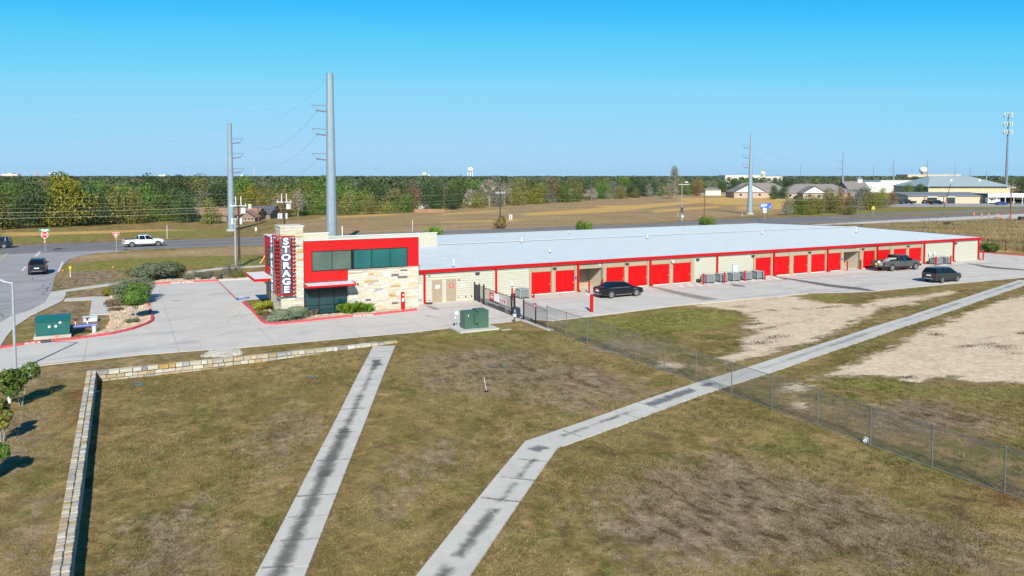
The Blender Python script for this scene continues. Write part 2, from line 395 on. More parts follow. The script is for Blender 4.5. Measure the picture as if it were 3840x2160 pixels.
STAIN = stainmat('mildew_stain', (.13, .125, .115), scale=1.6, lo=.3, hi=1.05, amt=.85)
STAINL = stainmat('faint_stain', (.24, .235, .225), scale=1.1, lo=.3, hi=1.3, amt=.55)
STAINB = stainmat('rust_water_stain', (.25, .19, .145), scale=1.4, lo=.2, hi=1.1, amt=.5)
STAINP = stainmat('patch_stain', (.15, .155, .17), scale=2.2, lo=.2, hi=.8, amt=.85)
TYRE = stainmat('tyre_rubber_mark', (.20, .20, .215), scale=2.0, lo=.45, hi=1.2, amt=.6)
GREENL = leafmat('leaf_green', [(0.048, 0.092, 0.018), (0.101, 0.174, 0.030), (0.166, 0.245, 0.042)])
DGREENL = leafmat('leaf_dark_green', [(0.028, 0.051, 0.018), (0.055, 0.095, 0.031), (0.088, 0.133, 0.041)])
OLIVEL = leafmat('leaf_olive', [(0.098, 0.102, 0.024), (0.169, 0.171, 0.039), (0.241, 0.222, 0.058)])
YELLOWL = leafmat('leaf_yellow_green', [(0.112, 0.129, 0.013), (0.210, 0.224, 0.020), (0.328, 0.299, 0.034)])
RUSTL = leafmat('leaf_rust', [(.128, .075, .033), (.217, .128, .053), (.285, .188, .075)])
GREYL = leafmat('leaf_grey_green', [(.111, .117, .078), (.182, .189, .130), (.260, .260, .195)])
BRIGHTL = leafmat('leaf_bright_green', [(.058, .111, .010), (.130, .221, .018), (.208, .312, .033)])
SAGEL = leafmat('leaf_sage', [(0.113, 0.149, 0.081), (0.187, 0.232, 0.137), (0.269, 0.314, 0.195)])
DRYL = leafmat('leaf_dry', [(.12, .085, .055), (.20, .15, .10), (.28, .22, .16)])
TWIGL = leafmat('leaf_bare_twig', [(.169, .137, .104), (.260, .215, .169), (.351, .305, .247)], .05)
GOLDG = leafmat('tall_grass_gold', [(.15, .115, .06), (.25, .185, .10), (.36, .275, .165)], .2)
# ================= the setting: ground, roads, paving ==========================================================
WALLX, WALLY = -1.70, 52.62        # retaining wall faces (lawn side)
def sstep(a, b, x): t = np.clip((x - a) / (b - a), 0, 1); return t * t * (3 - 2 * t)
def gz(x, y):
    x = np.asarray(x, float); y = np.asarray(y, float)
    inside = (x > WALLX - .12) & (y < WALLY + .12)
    z = -.50 * (1 - sstep(2, 19, x)) * inside
    und = .05 * np.sin(x * .31 + 1.3 * np.sin(y * .17)) * np.sin(y * .23 + .8) * ((y < 52) & (x > -1.5) & (x < 60))
    return z + und
def gzf(x, y): return float(gz(x, y))
def GG(px, py):
    z = 0.0
    for _ in range(4):
        x, y = G(px, py, z); z = gzf(x, y)
    return (x, y, z)
def PG(pts): return [G(*p) for p in pts]
def sdist(poly, X, Y):
    poly = np.array(poly); d = np.full(X.shape, 1e9); ins = np.zeros(X.shape, bool)
    for i in range(len(poly)):
        ax, ay = poly[i]; bx, by = poly[(i + 1) % len(poly)]
        ex, ey = bx - ax, by - ay; L = ex * ex + ey * ey + 1e-12
        t = np.clip(((X - ax) * ex + (Y - ay) * ey) / L, 0, 1)
        d = np.minimum(d, np.hypot(X - ax - t * ex, Y - ay - t * ey))
        c = ((ay > Y) != (by > Y)) & (X < (bx - ax) * (Y - ay) / (by - ay + 1e-12) + ax); ins ^= c
    return np.where(ins, d, -d)
SAND = [
 PG([(2560,1142),(2720,1127),(2900,1115),(2955,1108),(3010,1122),(3100,1135),(3200,1142),(3215,1150),(3290,1122),(3420,1110),(3580,1090),(3600,1098),(3420,1130),(3460,1142),(3280,1150),(3300,1168),(3240,1195),(3150,1240),(3010,1290),(2880,1325),(2730,1362),(2690,1350),(2790,1300),(2760,1275),(2830,1240),(2780,1225),(2830,1195),(2790,1170),(2640,1152)]),
 PG([(3900,1090),(3760,1130),(3640,1170),(3480,1235),(3330,1310),(3210,1360),(3110,1395),(3030,1405),(3060,1418),(3280,1405),(3420,1428),(3560,1420),(3700,1432),(3840,1440),(4400,1460),(4500,1100)]),
 PG([(2940,1440),(3060,1445),(3040,1470),(2930,1465)]), PG([(2960,1510),(3020,1505),(3040,1525),(2980,1535)]),
 PG([(2440,1365),(2500,1350),(2560,1370),(2480,1385)])]
GREENZ = [
 PG([(2060,1205),(2350,1178),(2560,1150),(2700,1165),(2820,1185),(2740,1230),(2600,1250),(2400,1250),(2250,1290),(2100,1250)]),
 PG([(230,985),(560,965),(1000,958),(1000,998),(640,1003),(230,1022)]), PG([(30,1285),(60,1215),(120,1195),(135,1275)]),
 PG([(0,895),(620,868),(880,860),(880,880),(500,890),(0,915)]), PG([(3100,872),(3700,862),(3740,880),(3400,900),(3120,905)]),
 PG([(3000,1420),(3260,1405),(3600,1440),(3840,1450),(3840,1530),(3500,1500),(3100,1450)]),
 PG([(2880,1590),(3000,1620),(3050,1720),(2900,1660)]), PG([(1480,1300),(1640,1240),(1920,1215),(1950,1260),(1600,1290)]),
 PG([(2958,1106),(3050,1100),(3200,1108),(3200,1140),(3050,1125)]), PG([(3000,1380),(3300,1270),(3560,1140),(3800,1062),(3840,1068),(3520,1175),(3300,1290),(3060,1395)]),
 PG([(2900,800),(3840,762),(3840,782),(3000,812)]), PG([(560,1340),(740,1320),(760,1335),(560,1352)])]
BROWN = [PG([(900,1600),(1150,1480),(1250,1560),(1000,1800)]), PG([(1450,1700),(1750,1600),(1800,1700),(1400,1950)]), PG([(450,1900),(800,1800),(850,2100),(400,2160)]), 
 PG([(1560,1330),(1800,1300),(2150,1330),(2400,1420),(2520,1480),(2200,1560),(1900,1500),(1600,1480),(1500,1400)]),
 PG([(2300,1750),(2700,1680),(3200,1800),(3600,1950),(3840,2000),(3840,2160),(2500,2160),(2150,1950)]),
 PG([(0,1560),(150,1500),(200,1560),(120,1760),(-200,1900),(-200,1600)]), PG([(40,1900),(200,1850),(220,2160),(0,2160)]), PG([(250,1098),(420,1075),(420,1110),(250,1118)]),
 PG([(240,1130),(344,1127),(336,1182),(414,1185),(400,1215),(290,1230),(130,1180)]),
 PG([(230,1012),(470,1012),(464,1055),(200,1085)]), PG([(3060,1520),(3500,1480),(3800,1580),(3800,1640),(3300,1640)]),
 PG([(1380,1272),(1540,1255),(1560,1265),(1380,1285)]), PG([(0,1420),(500,1345),(740,1322),(730,1332),(360,1385),(0,1500)]),
 PG([(2100,1300),(2400,1270),(2500,1330),(2250,1340)])]
FIELD = [PG([(1000,890),(1050,830),(1570,795),(1900,772),(2150,755),(2450,733),(2640,720),(2960,722),(2950,800),(2400,838),(1640,866),(1100,886)]),
         PG([(270,960),(900,925),(1000,922),(1000,955),(500,968),(240,990)])]
GOLD = [PG([(1950,800),(2300,775),(2600,752),(2640,760),(2300,795),(1960,812)]), PG([(1650,800),(1900,785),(1900,792),(1650,808)]), PG([(2750,775),(2950,765),(2950,785),(2760,790)]), PG([(0,872),(300,866),(560,860),(800,862),(620,868),(300,878),(0,890)]), PG([(1180,815),(1480,800),(1500,806),(1200,822)]),
        PG([(2540,742),(2960,738),(2960,770),(2700,768),(2540,752)]), PG([(2440,788),(2700,770),(2720,778),(2440,800)]), PG([(2620,728),(2960,726),(2960,733),(2620,736)]),
        PG([(1650,830),(1960,822),(1960,830),(1650,836)]), PG([(2220,772),(2400,768),(2400,778),(2260,782)]),
        PG([(2900,905),(3300,890),(3560,850),(3900,830),(4200,850),(4200,960),(3690,945),(3500,930),(3100,915)])]
RUST = [PG([(200,1480),(330,1430),(320,1600),(240,1640)]), PG([(3650,1800),(3840,1850),(3840,1960),(3700,1880)]), PG([(290,1560),(320,1560),(290,1800),(260,1900)]), PG([(1130,2000),(1180,1950),(1170,2060)])]
def soft_max(polys, X, Y, soft):
    w = np.zeros(X.shape)
    for p in polys: w = np.maximum(w, np.clip(.5 + sdist(p, X, Y) / (2 * soft), 0, 1))
    return w
def axis(segs):
    a = []
    for lo, hi, st in segs: a += list(np.arange(lo, hi, st))
    return a
gx = np.array(sorted(set([round(v, 3) for v in axis([(-3600, -1000, 650), (-1000, -300, 100), (-300, -40, 8), (-40, 125, .7), (125, 480, 3), (480, 1500, 60), (1500, 5001, 700)]) + [-2.0, -1.78]])))
gy = np.array(sorted(set([round(v, 3) for v in axis([(-400, 0, 40), (0, 12, 3), (12, 118, .7), (118, 480, 3), (480, 1500, 60), (1500, 5001, 700)]) + [52.70, 52.90]])))
def build_ground():
    X, Y = np.meshgrid(gx, gy, indexing='xy'); X = X.ravel(); Y = Y.ravel(); Z = gz(X, Y)
    nx, ny = len(gx), len(gy)
    i = np.arange(nx - 1); j = np.arange(ny - 1); I, J = np.meshgrid(i, j, indexing='xy'); b = (J * nx + I).ravel()
    F = np.stack([b, b + 1, b + nx + 1, b + nx], 1)
    me = bpy.data.meshes.new('ground'); me.vertices.add(len(X)); me.vertices.foreach_set('co', np.stack([X, Y, Z], 1).ravel())
    me.loops.add(F.size); me.loops.foreach_set('vertex_index', F.ravel()); me.polygons.add(len(F))
    me.polygons.foreach_set('loop_start', np.arange(len(F)) * 4); me.update(calc_edges=True)
    z1 = np.zeros((len(X), 4)); z2 = np.zeros((len(X), 4)); z1[:, 3] = 1; z2[:, 3] = 1
    near = (np.abs(X) < 700) & (Y < 700) & (Y > 0); xn, yn = X[near], Y[near]
    z1[near, 0] = soft_max(SAND, xn, yn, 2.6); z1[near, 1] = soft_max(GREENZ, xn, yn, 2.2); z1[near, 2] = soft_max(BROWN, xn, yn, 3.0)
    z2[near, 0] = soft_max(GOLD, xn, yn, 5.0); z2[near, 1] = soft_max(FIELD, xn, yn, 4.0); z2[near, 2] = soft_max(RUST, xn, yn, 1.5)
    for nm, arr in (('zone', z1), ('zone2', z2)):
        at = me.color_attributes.new(nm, 'FLOAT_COLOR', 'POINT'); at.data.foreach_set('color', arr.ravel())
    me.materials.append(GROUND); me.polygons.foreach_set('use_smooth', [True] * len(F))
    return tag(link('ground', me), kind='structure')
ground = build_ground()
def sheet(name, poly, z, mat, th=.14, kind='structure', parent=None):
    mb = MB().prism(poly, z - th, z, 0); o = mb.build(name, mat, parent)
    if parent is None: tag(o, kind=kind)
    return o
# --- roads
Hn = [(-900, 158), (-20, 157.2), (40, 156.6), (114, 156.2)] + PG([(2713, 824), (3093, 810), (3380, 796), (3840, 780), (4600, 754)])
Hs = PG([(4600, 775), (3840, 802), (3380, 824)]) + [(150, 140.6), (117, 140.0), (20, 138.6), (-4, 139.0), (-900, 141)]
highway = sheet('highway', Hn + Hs, .02, ASPH)
sheet('grass_median', PG([(3095, 816), (3380, 805), (3840, 787), (4600, 760), (4600, 766), (3840, 795), (3380, 812), (3150, 817)]), .06, GROUND, .05)
sheet('concrete_shoulder', PG([(2955, 847), (3380, 824.5), (3840, 802.5), (4600, 775.5), (4600, 795), (3840, 819), (3719, 822), (3380, 833), (2990, 848)]), .026, SLAB)
sr = PG([(490, 941), (373, 948), (300, 960), (258, 974), (232, 1000), (206, 1038), (194, 1092), (168, 1136), (100, 1188), (0, 1213)])
side_road = sheet('side_road', [(-3, 139.6)] + sr + [(-15, 60), (-17, 10), (-34, 10), (-34, 100), (-40, 139.6)], .024, ASPHL)
def strip(name, pts, w, z, mat, parent):
    mb = MB()
    for a, b in zip(pts[:-1], pts[1:]):
        d = Vector((b[0] - a[0], b[1] - a[1])); n = Vector((-d.y, d.x)).normalized() * (w / 2)
        mb.quad((a[0] + n.x, a[1] + n.y, z), (a[0] - n.x, a[1] - n.y, z), (b[0] - n.x, b[1] - n.y, z), (b[0] + n.x, b[1] + n.y, z))
    return mb.build(name, mat, parent)
LINEY = M('line_yellow', (.50, .38, .13), .7, var=.25, scale=2)
LINEW = M('line_road_white', (.55, .56, .56), .7, var=.2, scale=2)
REDLINE = M('line_red', (.42, .10, .10), .75, var=.3, scale=3)
for yy in (147.9, 148.6): strip('centre_line', [(-2, yy), (60, yy - .2), (125, yy), (148, yy + 2)], .22, .027, LINEY, highway)
strip('edge_line', [(2, 155.2), (60, 154.8), (114, 154.6)], .18, .027, LINEW, highway)
strip('edge_line', [(6, 140.6), (60, 141.0), (120, 141.4)], .18, .027, LINEW, highway)
strip('edge_line', [G(3110, 817.5), G(3380, 804.6), G(3840, 786.5)], .5, .03, LINEW, highway)
strip('edge_line', [G(3000, 838), G(3380, 823.4), G(3840, 801.6)], .4, .03, LINEW, highway)
strip('stop_line', [G(150, 944), G(134, 962)], .35, .031, LINEW, side_road)
strip('lane_line', [G(97, 1000), G(82, 1017)], .25, .031, LINEW, side_road)
strip('lane_line', [G(236, 982), G(219, 1021)], .25, .031, LINEW, side_road)
strip('lane_line', [G(2, 973), G(27, 951)], .25, .031, LINEY, side_road)
strip('lane_line', [G(0, 1047), G(20, 1062)], .3, .031, LINEW, side_road)
# cracks in the old asphalt beside the kerb line
mb = MB(); rc = random.Random(3)
def crack(px, py, ang, n, st, w):
    x, y = G(px, py)
    for k in range(n):
        ang += rc.uniform(-.7, .7); x2 = x + st * math.cos(ang); y2 = y + st * math.sin(ang)
        nx, ny = -math.sin(ang) * w, math.cos(ang) * w
        mb.quad((x + nx, y + ny, .0295), (x - nx, y - ny, .0295), (x2 - nx * .6, y2 - ny * .6, .0295), (x2 + nx * .6, y2 + ny * .6, .0295)); x, y = x2, y2
for (a, b_, c_) in ((205, 1045, -1.9), (196, 1062, -2.2), (172, 1068, -1.9), (165, 1100, -2.0), (150, 1120, -2.6), (185, 1080, 2.9), (60, 1150, -2.6), (12, 1178, -2.2), (130, 1128, -2.8), (160, 1052, 2.7)):
    crack(a, b_, c_, 16, .45, .05)
mb.build('crack', M('crack_tar', (.035, .035, .04), .8), side_road)
# --- concrete drive
S_EDGE = PG([(0, 1398), (116, 1376), (323, 1354), (526, 1332), (737, 1316), (803, 1311), (825, 1319), (862, 1319), (882, 1307), (960, 1300), (1380, 1262), (1541, 1248), (1685, 1231), (1824, 1216), (1924, 1206), (1957, 1201)])
BED = PG([(1566, 1165), (1496, 1173), (1410, 1182.5), (1288, 1192), (1143, 1208), (1033, 1219), (996, 1217.5), (977, 1206), (952, 1177), (935, 1160), (907, 1137)])
LOTK = PG([(551, 1067), (557, 1100), (559, 1135), (565, 1150), (569, 1163), (573, 1182), (579, 1194), (576, 1205), (556, 1217), (497, 1238), (414, 1257), (265, 1277), (124, 1290), (0, 1309)])
DRIVE = [(-30, 54.4)] + S_EDGE + [(30.3, 56.2), (31.5, 55.2), (38, 55.6), (45, 56.4), (62, 56.1), (66, 54.6), (69, 53.8), (83, 53.6), (95, 53.1), (150, 52.2), (150, 58), (124, 60.5), (120.8, 65), (120.1, 68), (119.4, 74), (119, 116), (109.0, 116), (109.0, 67.8), (24.0, 67.8), (24.0, 66.4)] + BED + [(10.4, 77.5), (14, 77.6), (14, 92.6), (2.19, 93.43)] + LOTK[1:] + [(-14, 62.2), (-30, 61.5)]
drive = sheet('concrete_drive', DRIVE, .03, CONC)
for pts in ([(-2.5, 55), (-2.5, 63.4)], [(3.2, 54.4), (3.2, 88)], [(9.4, 55), (9.4, 63.2)], [(15.5, 55.6), (15.5, 63.4)], [(21, 55.8), (21, 63.8)], [(2.4, 72), (11.5, 72)], [(2.2, 82), (11.5, 82)]) + tuple([(x, 56.2), (x, 67.2)] for x in range(33, 120, 6)) + tuple([(x, 54.2), (x, 66.9)] for x in ()):
    strip('joint', list(pts), .025, .0335, M('joint_filler', (.20, .20, .20), .9), drive)
strip('joint', [(30.5, 61.8), (118, 61.8)], .025, .0335, MATS['joint_filler'], drive)
for pts in ([(23.4, 64.6), (27, 64.5), (30.5, 64.4)], [(30.5, 64.4), (41.5, 64.5), (60, 64.4)], [(60, 64.4), (90, 64.3), (108, 64.0)], [(22.5, 56.7), (26, 57.6), (30.0, 58.3)], [(33, 57.2), (36.5, 57.2)], [(62, 56.9), (80, 56.6), (110, 56.0)]) + ([G(1, 1395), G(116, 1373), G(323, 1351)],):
    strip('fire_lane_line', list(pts), .09, .0345, REDLINE, drive)
pts = [(112 + 3.2 * math.sin(a), 66.5 - 2.2 * math.cos(a)) for a in np.linspace(0, 1.7, 10)]
strip('fire_lane_line', pts, .1, .0345, REDLINE, drive)
# dashed red line and accessible bay at the left lot
a0, a1 = G(820, 1057), G(892, 1128)
for k in range(14):
    t0, t1 = k / 14, (k + .72) / 14
    strip('fire_lane_dash', [(a0[0] + (a1[0] - a0[0]) * t0, a0[1] + (a1[1] - a0[1]) * t0), (a0[0] + (a1[0] - a0[0]) * t1, a0[1] + (a1[1] - a0[1]) * t1)], .22, .0345, REDLINE, drive)
sheet('accessible_bay_panel', PG([(884, 1119), (932, 1113.5), (938, 1119), (890, 1127)]), .036, SIGNBLUE, .004, parent=drive)
mb = MB()
c = G(911, 1120)
for k in range(14):
    a, b = k / 14 * 5.2, (k + 1) / 14 * 5.2; q = lambda t, r: (c[0] + r * math.cos(t), c[1] + 1.0 * r * math.sin(t), .041)
    mb.quad(q(a, .30), q(a, .42), q(b, .42), q(b, .30))
mb.box(c[0] - .05, c[0] + .08, c[1] + .1, c[1] + .75, .036, .041); mb.box(c[0], c[0] + .45, c[1] + .1, c[1] + .22, .036, .041)
mb.cyl((c[0], c[1] + .9, .036), (c[0], c[1] + .9, .041), .12, n=10); mb.build('wheelchair_symbol', PAVWHITE, drive)
# hatched aisles in white along the storage units
def hatch(x0, x1, y0, y1, lean, n):
    for k in range(n):
        x = x0 + (x1 - x0) * k / (n - 1)
        strip('hatch_line', [(x, y0), (x + lean, y1)], .2, .0345, PAVWHITE, drive)
hatch(53.5, 67.5, 64.7, 66.6, .9, 12); hatch(80.2, 85.5, 64.6, 66.8, -1.2, 6); hatch(96.5, 103.5, 64.6, 66.6, -1.3, 6); hatch(41.2, 43.5, 64.2, 66.0, .8, 3)
hatch(85.7, 89.6, 64.5, 65.6, -.8, 4)
# stains: soft-edged patches with an 'edge' attribute
def stain(poly, mat, parent, z=.0385, soft=.5, step=.25):
    xs = [p[0] for p in poly]; ys = [p[1] for p in poly]
    ax = np.arange(min(xs) - soft, max(xs) + soft + step, step); ay = np.arange(min(ys) - soft, max(ys) + soft + step, step)
    X, Y = np.meshgrid(ax, ay); d = sdist(poly, X.ravel(), Y.ravel()); w = np.clip(.5 + d / (2 * soft), 0, 1)
    nx = len(ax); faces = []
    W = w.reshape(X.shape)
    for j in range(len(ay) - 1):
        for i in range(nx - 1):
            if W[j:j + 2, i:i + 2].max() > .02: faces.append((j * nx + i, j * nx + i + 1, (j + 1) * nx + i + 1, (j + 1) * nx + i))
    if not faces: return
    me = bpy.data.meshes.new('stain'); zz = np.full(X.size, z) + (gz(X.ravel(), Y.ravel()) if z > .06 else 0)
    me.from_pydata(list(map(tuple, np.stack([X.ravel(), Y.ravel(), zz], 1))), [], faces)
    at = me.attributes.new('edge', 'FLOAT', 'POINT'); at.data.foreach_set('value', w); me.materials.append(mat)
    return link('stain', me, parent)
stain(PG([(2430, 1074), (2480, 1080), (2540, 1093), (2620, 1108), (2700, 1123), (2640, 1128), (2560, 1112), (2500, 1096), (2450, 1082)]), STAINB, drive, soft=.35)
stain(PG([(1592, 1148), (1612, 1147), (1640, 1156), (1652, 1166), (1620, 1160)]), STAINB, drive, soft=.2)
stain(PG([(2905, 1037), (3000, 1050), (3120, 1068), (3230, 1080), (3290, 1092), (3260, 1094), (3100, 1076), (2960, 1050)]), STAIN, drive, soft=.3)
stain(PG([(2900, 1034), (2960, 1047), (2940, 1050)]), STAIN, drive, soft=.3)
stain(PG([(3600, 983), (3720, 1000), (3850, 1012), (3850, 1017), (3700, 1006)]), STAIN, drive, soft=.3)
stain(PG([(2735, 1065), (2790, 1072), (2800, 1078), (2750, 1074)]), STAIN, drive, soft=.3)
stain(PG([(630, 1127), (690, 1124), (680, 1131), (640, 1132)]), TYRE, drive, soft=.6)
stain(PG([(1560, 1185), (1610, 1182), (1700, 1200), (1600, 1190)]), TYRE, drive, soft=.5)
def tyre_arc(cx, cy, r, a0, a1, w=.16):
    pts = [(cx + r * math.cos(t), cy + r * math.sin(t)) for t in np.linspace(a0, a1, 14)]
    poly = [(cx + (r + w) * math.cos(t), cy + (r + w) * math.sin(t)) for t in np.linspace(a0, a1, 14)] + pts[::-1]
    stain(poly, TYRE, drive, soft=.12, step=.16)
for (cx, cy, r, a, b) in ((8.5, 80, 5.5, 1.6, 3.0), (8.5, 79.4, 7, 1.2, 2.4), (12, 76, 9.4, 3.4, 4.4), (0, 72, 9, -.9, .2), (1, 66, 8, -.5, .6), (14, 72, 8, 3.5, 4.6), (6, 74, 6, 4.2, 5.6),
                          (2, 50, 13, .6, 1.6), (20, 48, 11, 1.1, 2.0), (46, 50, 11, 1.2, 2.0), (76, 48, 14, 1.1, 2.1), (100, 45, 18, 1.1, 1.9), (-4, 70, 12, -.9, -.2)):
    tyre_arc(cx, cy, r, a, b); tyre_arc(cx + .3, cy + .2, r + 1.5, a + .1, b - .15)
# --- kerbs
def sweep(name, pts, w, h, mat, kind='structure', side=1, z0=-.05, closed=False):
    n = len(pts); rings = []
    for i, p in enumerate(pts):
        a = Vector(pts[max(0, i - 1)]); b = Vector(pts[min(n - 1, i + 1)]); d = (b - a).normalized(); nn = Vector((-d.y, d.x)) * side * w
        q0 = Vector(p); q1 = q0 + nn; bev = nn.normalized() * .03
        ring = [(q0.x, q0.y, z0), (q0.x + bev.x * .5, q0.y + bev.y * .5, h - .03), (q0.x + bev.x * 1.4, q0.y + bev.y * 1.4, h), (q1.x - bev.x, q1.y - bev.y, h), (q1.x, q1.y, h - .02), (q1.x, q1.y, z0)]
        rings.append(ring if side < 0 else ring[::-1])
    o = MB().loft(rings).build(name, mat); tag(o, kind=kind); return o
kerb_left = sweep('red_kerb', LOTK[4:], .24, .17, REDKERB, side=-1)
sweep('red_kerb', LOTK[2:4], .2, .17, REDKERB, side=-1)
kerb_back = sweep('red_kerb', PG([(818, 1055), (551, 1068)]), .3, .18, REDKERB, side=-1)
sweep('white_kerb', PG([(950, 1047.5), (820, 1054.6)]), .3, .17, KERBC, side=-1)
sweep('grey_kerb', LOTK[:3], .2, .16, KERBC, side=-1)
kerb_bed = sweep('red_kerb', BED, .26, .17, REDKERB, side=-1)
sweep('red_kerb', [(119, 116), (119.4, 74), (120.1, 68), (120.8, 65), (124, 60.5), (150, 58)], .25, .17, REDKERB, side=1)
sweep('grey_kerb', [(30.8, 55.9), (31.5, 55.0), (38, 55.4), (45, 56.2), (62, 55.9)], .3, .07, KERBC, side=-1)
FIRET = M('kerb_lettering', (.78, .74, .72), .7, var=.12, scale=6)
def kerb_text(px, py, body, size, dirp, parent, dz=.095):
    x, y = G(px, py); d = Vector((G(*dirp)[0] - x, G(*dirp)[1] - y, 0)).normalized(); up = Vector((0, 0, 1)); nrm = d.cross(up)
    rot = Matrix((d, up, nrm)).transposed()
    put_text('kerb_lettering', body, size, (x + nrm.x * .016, y + nrm.y * .016, dz), rot, FIRET, parent, .003, .004)
kerb_text(112, 1291.8, 'FIRE LANE', .15, (124, 1290), kerb_left); kerb_text(170, 1285.8, 'NO PARKING', .15, (265, 1277), kerb_left)
kerb_text(1362, 1186.2, 'FIRE LANE   NO PARKING', .15, (1410, 1182.5), kerb_bed)
kerb_text(684, 1061.6, 'FIRE LANE   NO PARKING', .2, (818, 1055), kerb_back)
# --- footpaths
def slab_path(name, pts, w, slab, kind='structure', endcap=.0):
    root = thing(name, None, None); tag(root, kind='structure')
    P_ = [Vector(p) for p in pts]; offs = []
    for i in range(len(P_)):
        if i == 0: d = (P_[1] - P_[0]).normalized(); offs.append(Vector((-d.y, d.x)) * w / 2)
        elif i == len(P_) - 1: d = (P_[-1] - P_[-2]).normalized(); offs.append(Vector((-d.y, d.x)) * w / 2)
        else:
            d0 = (P_[i] - P_[i - 1]).normalized(); d1 = (P_[i + 1] - P_[i]).normalized(); n0 = Vector((-d0.y, d0.x)); n1 = Vector((-d1.y, d1.x))
            m_ = (n0 + n1).normalized(); offs.append(m_ * (w / 2) / m_.dot(n0))
    for i in range(len(P_) - 1):
        L = (P_[i + 1] - P_[i]).length; n = max(1, round(L / slab))
        for k in range(n):
            t0 = k / n + .014 / L; t1 = (k + 1) / n - .014 / L
            c = [P_[i].lerp(P_[i + 1], t) for t in (t0, t1)]; oo = [offs[i].lerp(offs[i + 1], t) if (len(P_) > 2) else offs[i] for t in (t0, t1)]
            q = [c[0] + oo[0], c[0] - oo[0], c[1] - oo[1], c[1] + oo[1]]
            z = [gzf(v.x, v.y) + .055 + rnd.uniform(-.006, .006) for v in q]
            v8 = [(v.x, v.y, zz - .14) for v, zz in zip(q, z)] + [(v.x, v.y, zz) for v, zz in zip(q, z)]
            MB().add(v8, [(3, 2, 1, 0), (4, 5, 6, 7), (0, 1, 5, 4), (1, 2, 6, 5), (2, 3, 7, 6), (3, 0, 4, 7)]).build('slab', SLAB, root)
    return root
path_a = slab_path('path_to_wall', [(16.25, 52.0), (3.6, 22.9), (-1.2, 11.5)], 1.55, 1.78)
path_b = slab_path('path_across_lawn', [(1.5, 14.0), (8.1, 21.1), (16.5, 29.6), (30, 33.6), (60, 42.0), (92, 51.2), (150, 67.5)][:6] , 1.62, 1.9)
def path_stain(ax, ay, bx, by, w, mat=STAIN, path=None):
    d = Vector((bx - ax, by - ay)).normalized(); n = Vector((-d.y, d.x)) * w
    stain([(ax + n.x, ay + n.y), (ax - n.x, ay - n.y), (bx - n.x, by - n.y), (bx + n.x, by + n.y)], mat, path, z=.066, soft=.34, step=.1)
def joint_smears(pts, w, slab, path, seed, p_=.7):
    r = random.Random(seed)
    for a, b in zip(pts[:-1], pts[1:]):
        L = math.hypot(b[0] - a[0], b[1] - a[1]); n = max(1, round(L / slab)); d = Vector((b[0] - a[0], b[1] - a[1])) / L; nn = Vector((-d.y, d.x))
        for k in range(1, n):
            if r.random() > p_: continue
            c = Vector(a) + d * L * k / n + nn * r.uniform(-.2, .1); h = r.uniform(.25, .6) * w; e = d * r.uniform(.03, .07)
            stain([tuple(c + nn * h + e), tuple(c - nn * h + e), tuple(c - nn * h - e), tuple(c + nn * h - e)], STAIN, path, z=.0665, soft=.1, step=.06)
def lerp2(a, b, t): return (a[0] + (b[0] - a[0]) * t, a[1] + (b[1] - a[1]) * t)
A0, A1 = (16.2, 51.6), (3.6, 22.9)
for t0, t1, w in ((.12, .20, .22), (.20, .36, .12), (.36, .55, .20), (.53, .72, .32), (.70, 1.03, .28), (1.0, 1.3, .28)):
    p, q = lerp2(A0, A1, t0), lerp2(A0, A1, t1); path_stain(p[0] - .12, p[1], q[0] - .12, q[1], w, STAIN, path_a)
p = lerp2(A0, A1, .14); path_stain(p[0] + .15, p[1] + .8, p[0] - .25, p[1] - .8, .2, STAINP, path_a)
B0, B1 = (16.4, 29.2), (8.1, 21.1)
for t0, t1, w in ((.12, .3, .1), (.34, .5, .14), (.55, .85, .24), (.9, 1.3, .26)):
    p, q = lerp2(B0, B1, t0), lerp2(B0, B1, t1); path_stain(p[0], p[1], q[0], q[1], w, STAIN, path_b)
path_stain(16.2, 28.9, 16.0, 29.4, .28, STAINP, path_b)
C0, C1 = (16.5, 29.6), (30, 33.6)
for t0, t1, w, m_ in ((.1, .5, .07, STAIN), (.58, .86, .24, STAINP), (.94, 1.0, .22, STAINP), (.3, .45, .1, STAIN)):
    p, q = lerp2(C0, C1, t0), lerp2(C0, C1, t1); path_stain(p[0], p[1] + .1, q[0], q[1] + .1, w, m_, path_b)
joint_smears([(16.25, 52.0), (3.6, 22.9)], 1.55, 1.78, path_a, 1); joint_smears([(8.1, 21.1), (16.5, 29.6)], 1.62, 1.9, path_b, 2); joint_smears([(16.5, 29.6), (30, 33.6)], 1.62, 1.9, path_b, 3, .5)
D0, D1 = (30, 33.6), (92, 51.2)
for k in range(9):
    p, q = lerp2(D0, D1, .01 + k * .107), lerp2(D0, D1, .115 + k * .107); path_stain(p[0], p[1], q[0], q[1], .12 + .1 * (k % 3), STAINL, path_b)
walk = sheet('sidewalk', PG([(0, 1212), (37, 1190), (120, 1162), (168, 1136), (192, 1096), (248, 1087), (464, 1056), (667, 1024), (849, 1002), (961, 997), (1010, 994), (1010, 999), (961, 1002), (849, 1008), (667, 1030), (464, 1065), (248, 1095), (246, 1110), (236, 1128), (199, 1147), (116, 1187), (54, 1228), (25, 1263), (0, 1302), (-40, 1350), (-160, 1350), (-160, 1240)]), .05, SLAB)
sheet('sidewalk_branch', PG([(246, 1121), (344, 1114), (410, 1114), (410, 1181), (336, 1181), (345, 1126), (240, 1130)]), .052, SLAB)
sheet('stepping_path', PG([(412, 1176), (567, 1151), (570, 1160), (414, 1185)]), .06, SLAB)
sheet('back_walk', [(10.2, 93.2), (24, 93.0), (24, 94.5), (10.2, 94.6)], .05, SLAB)
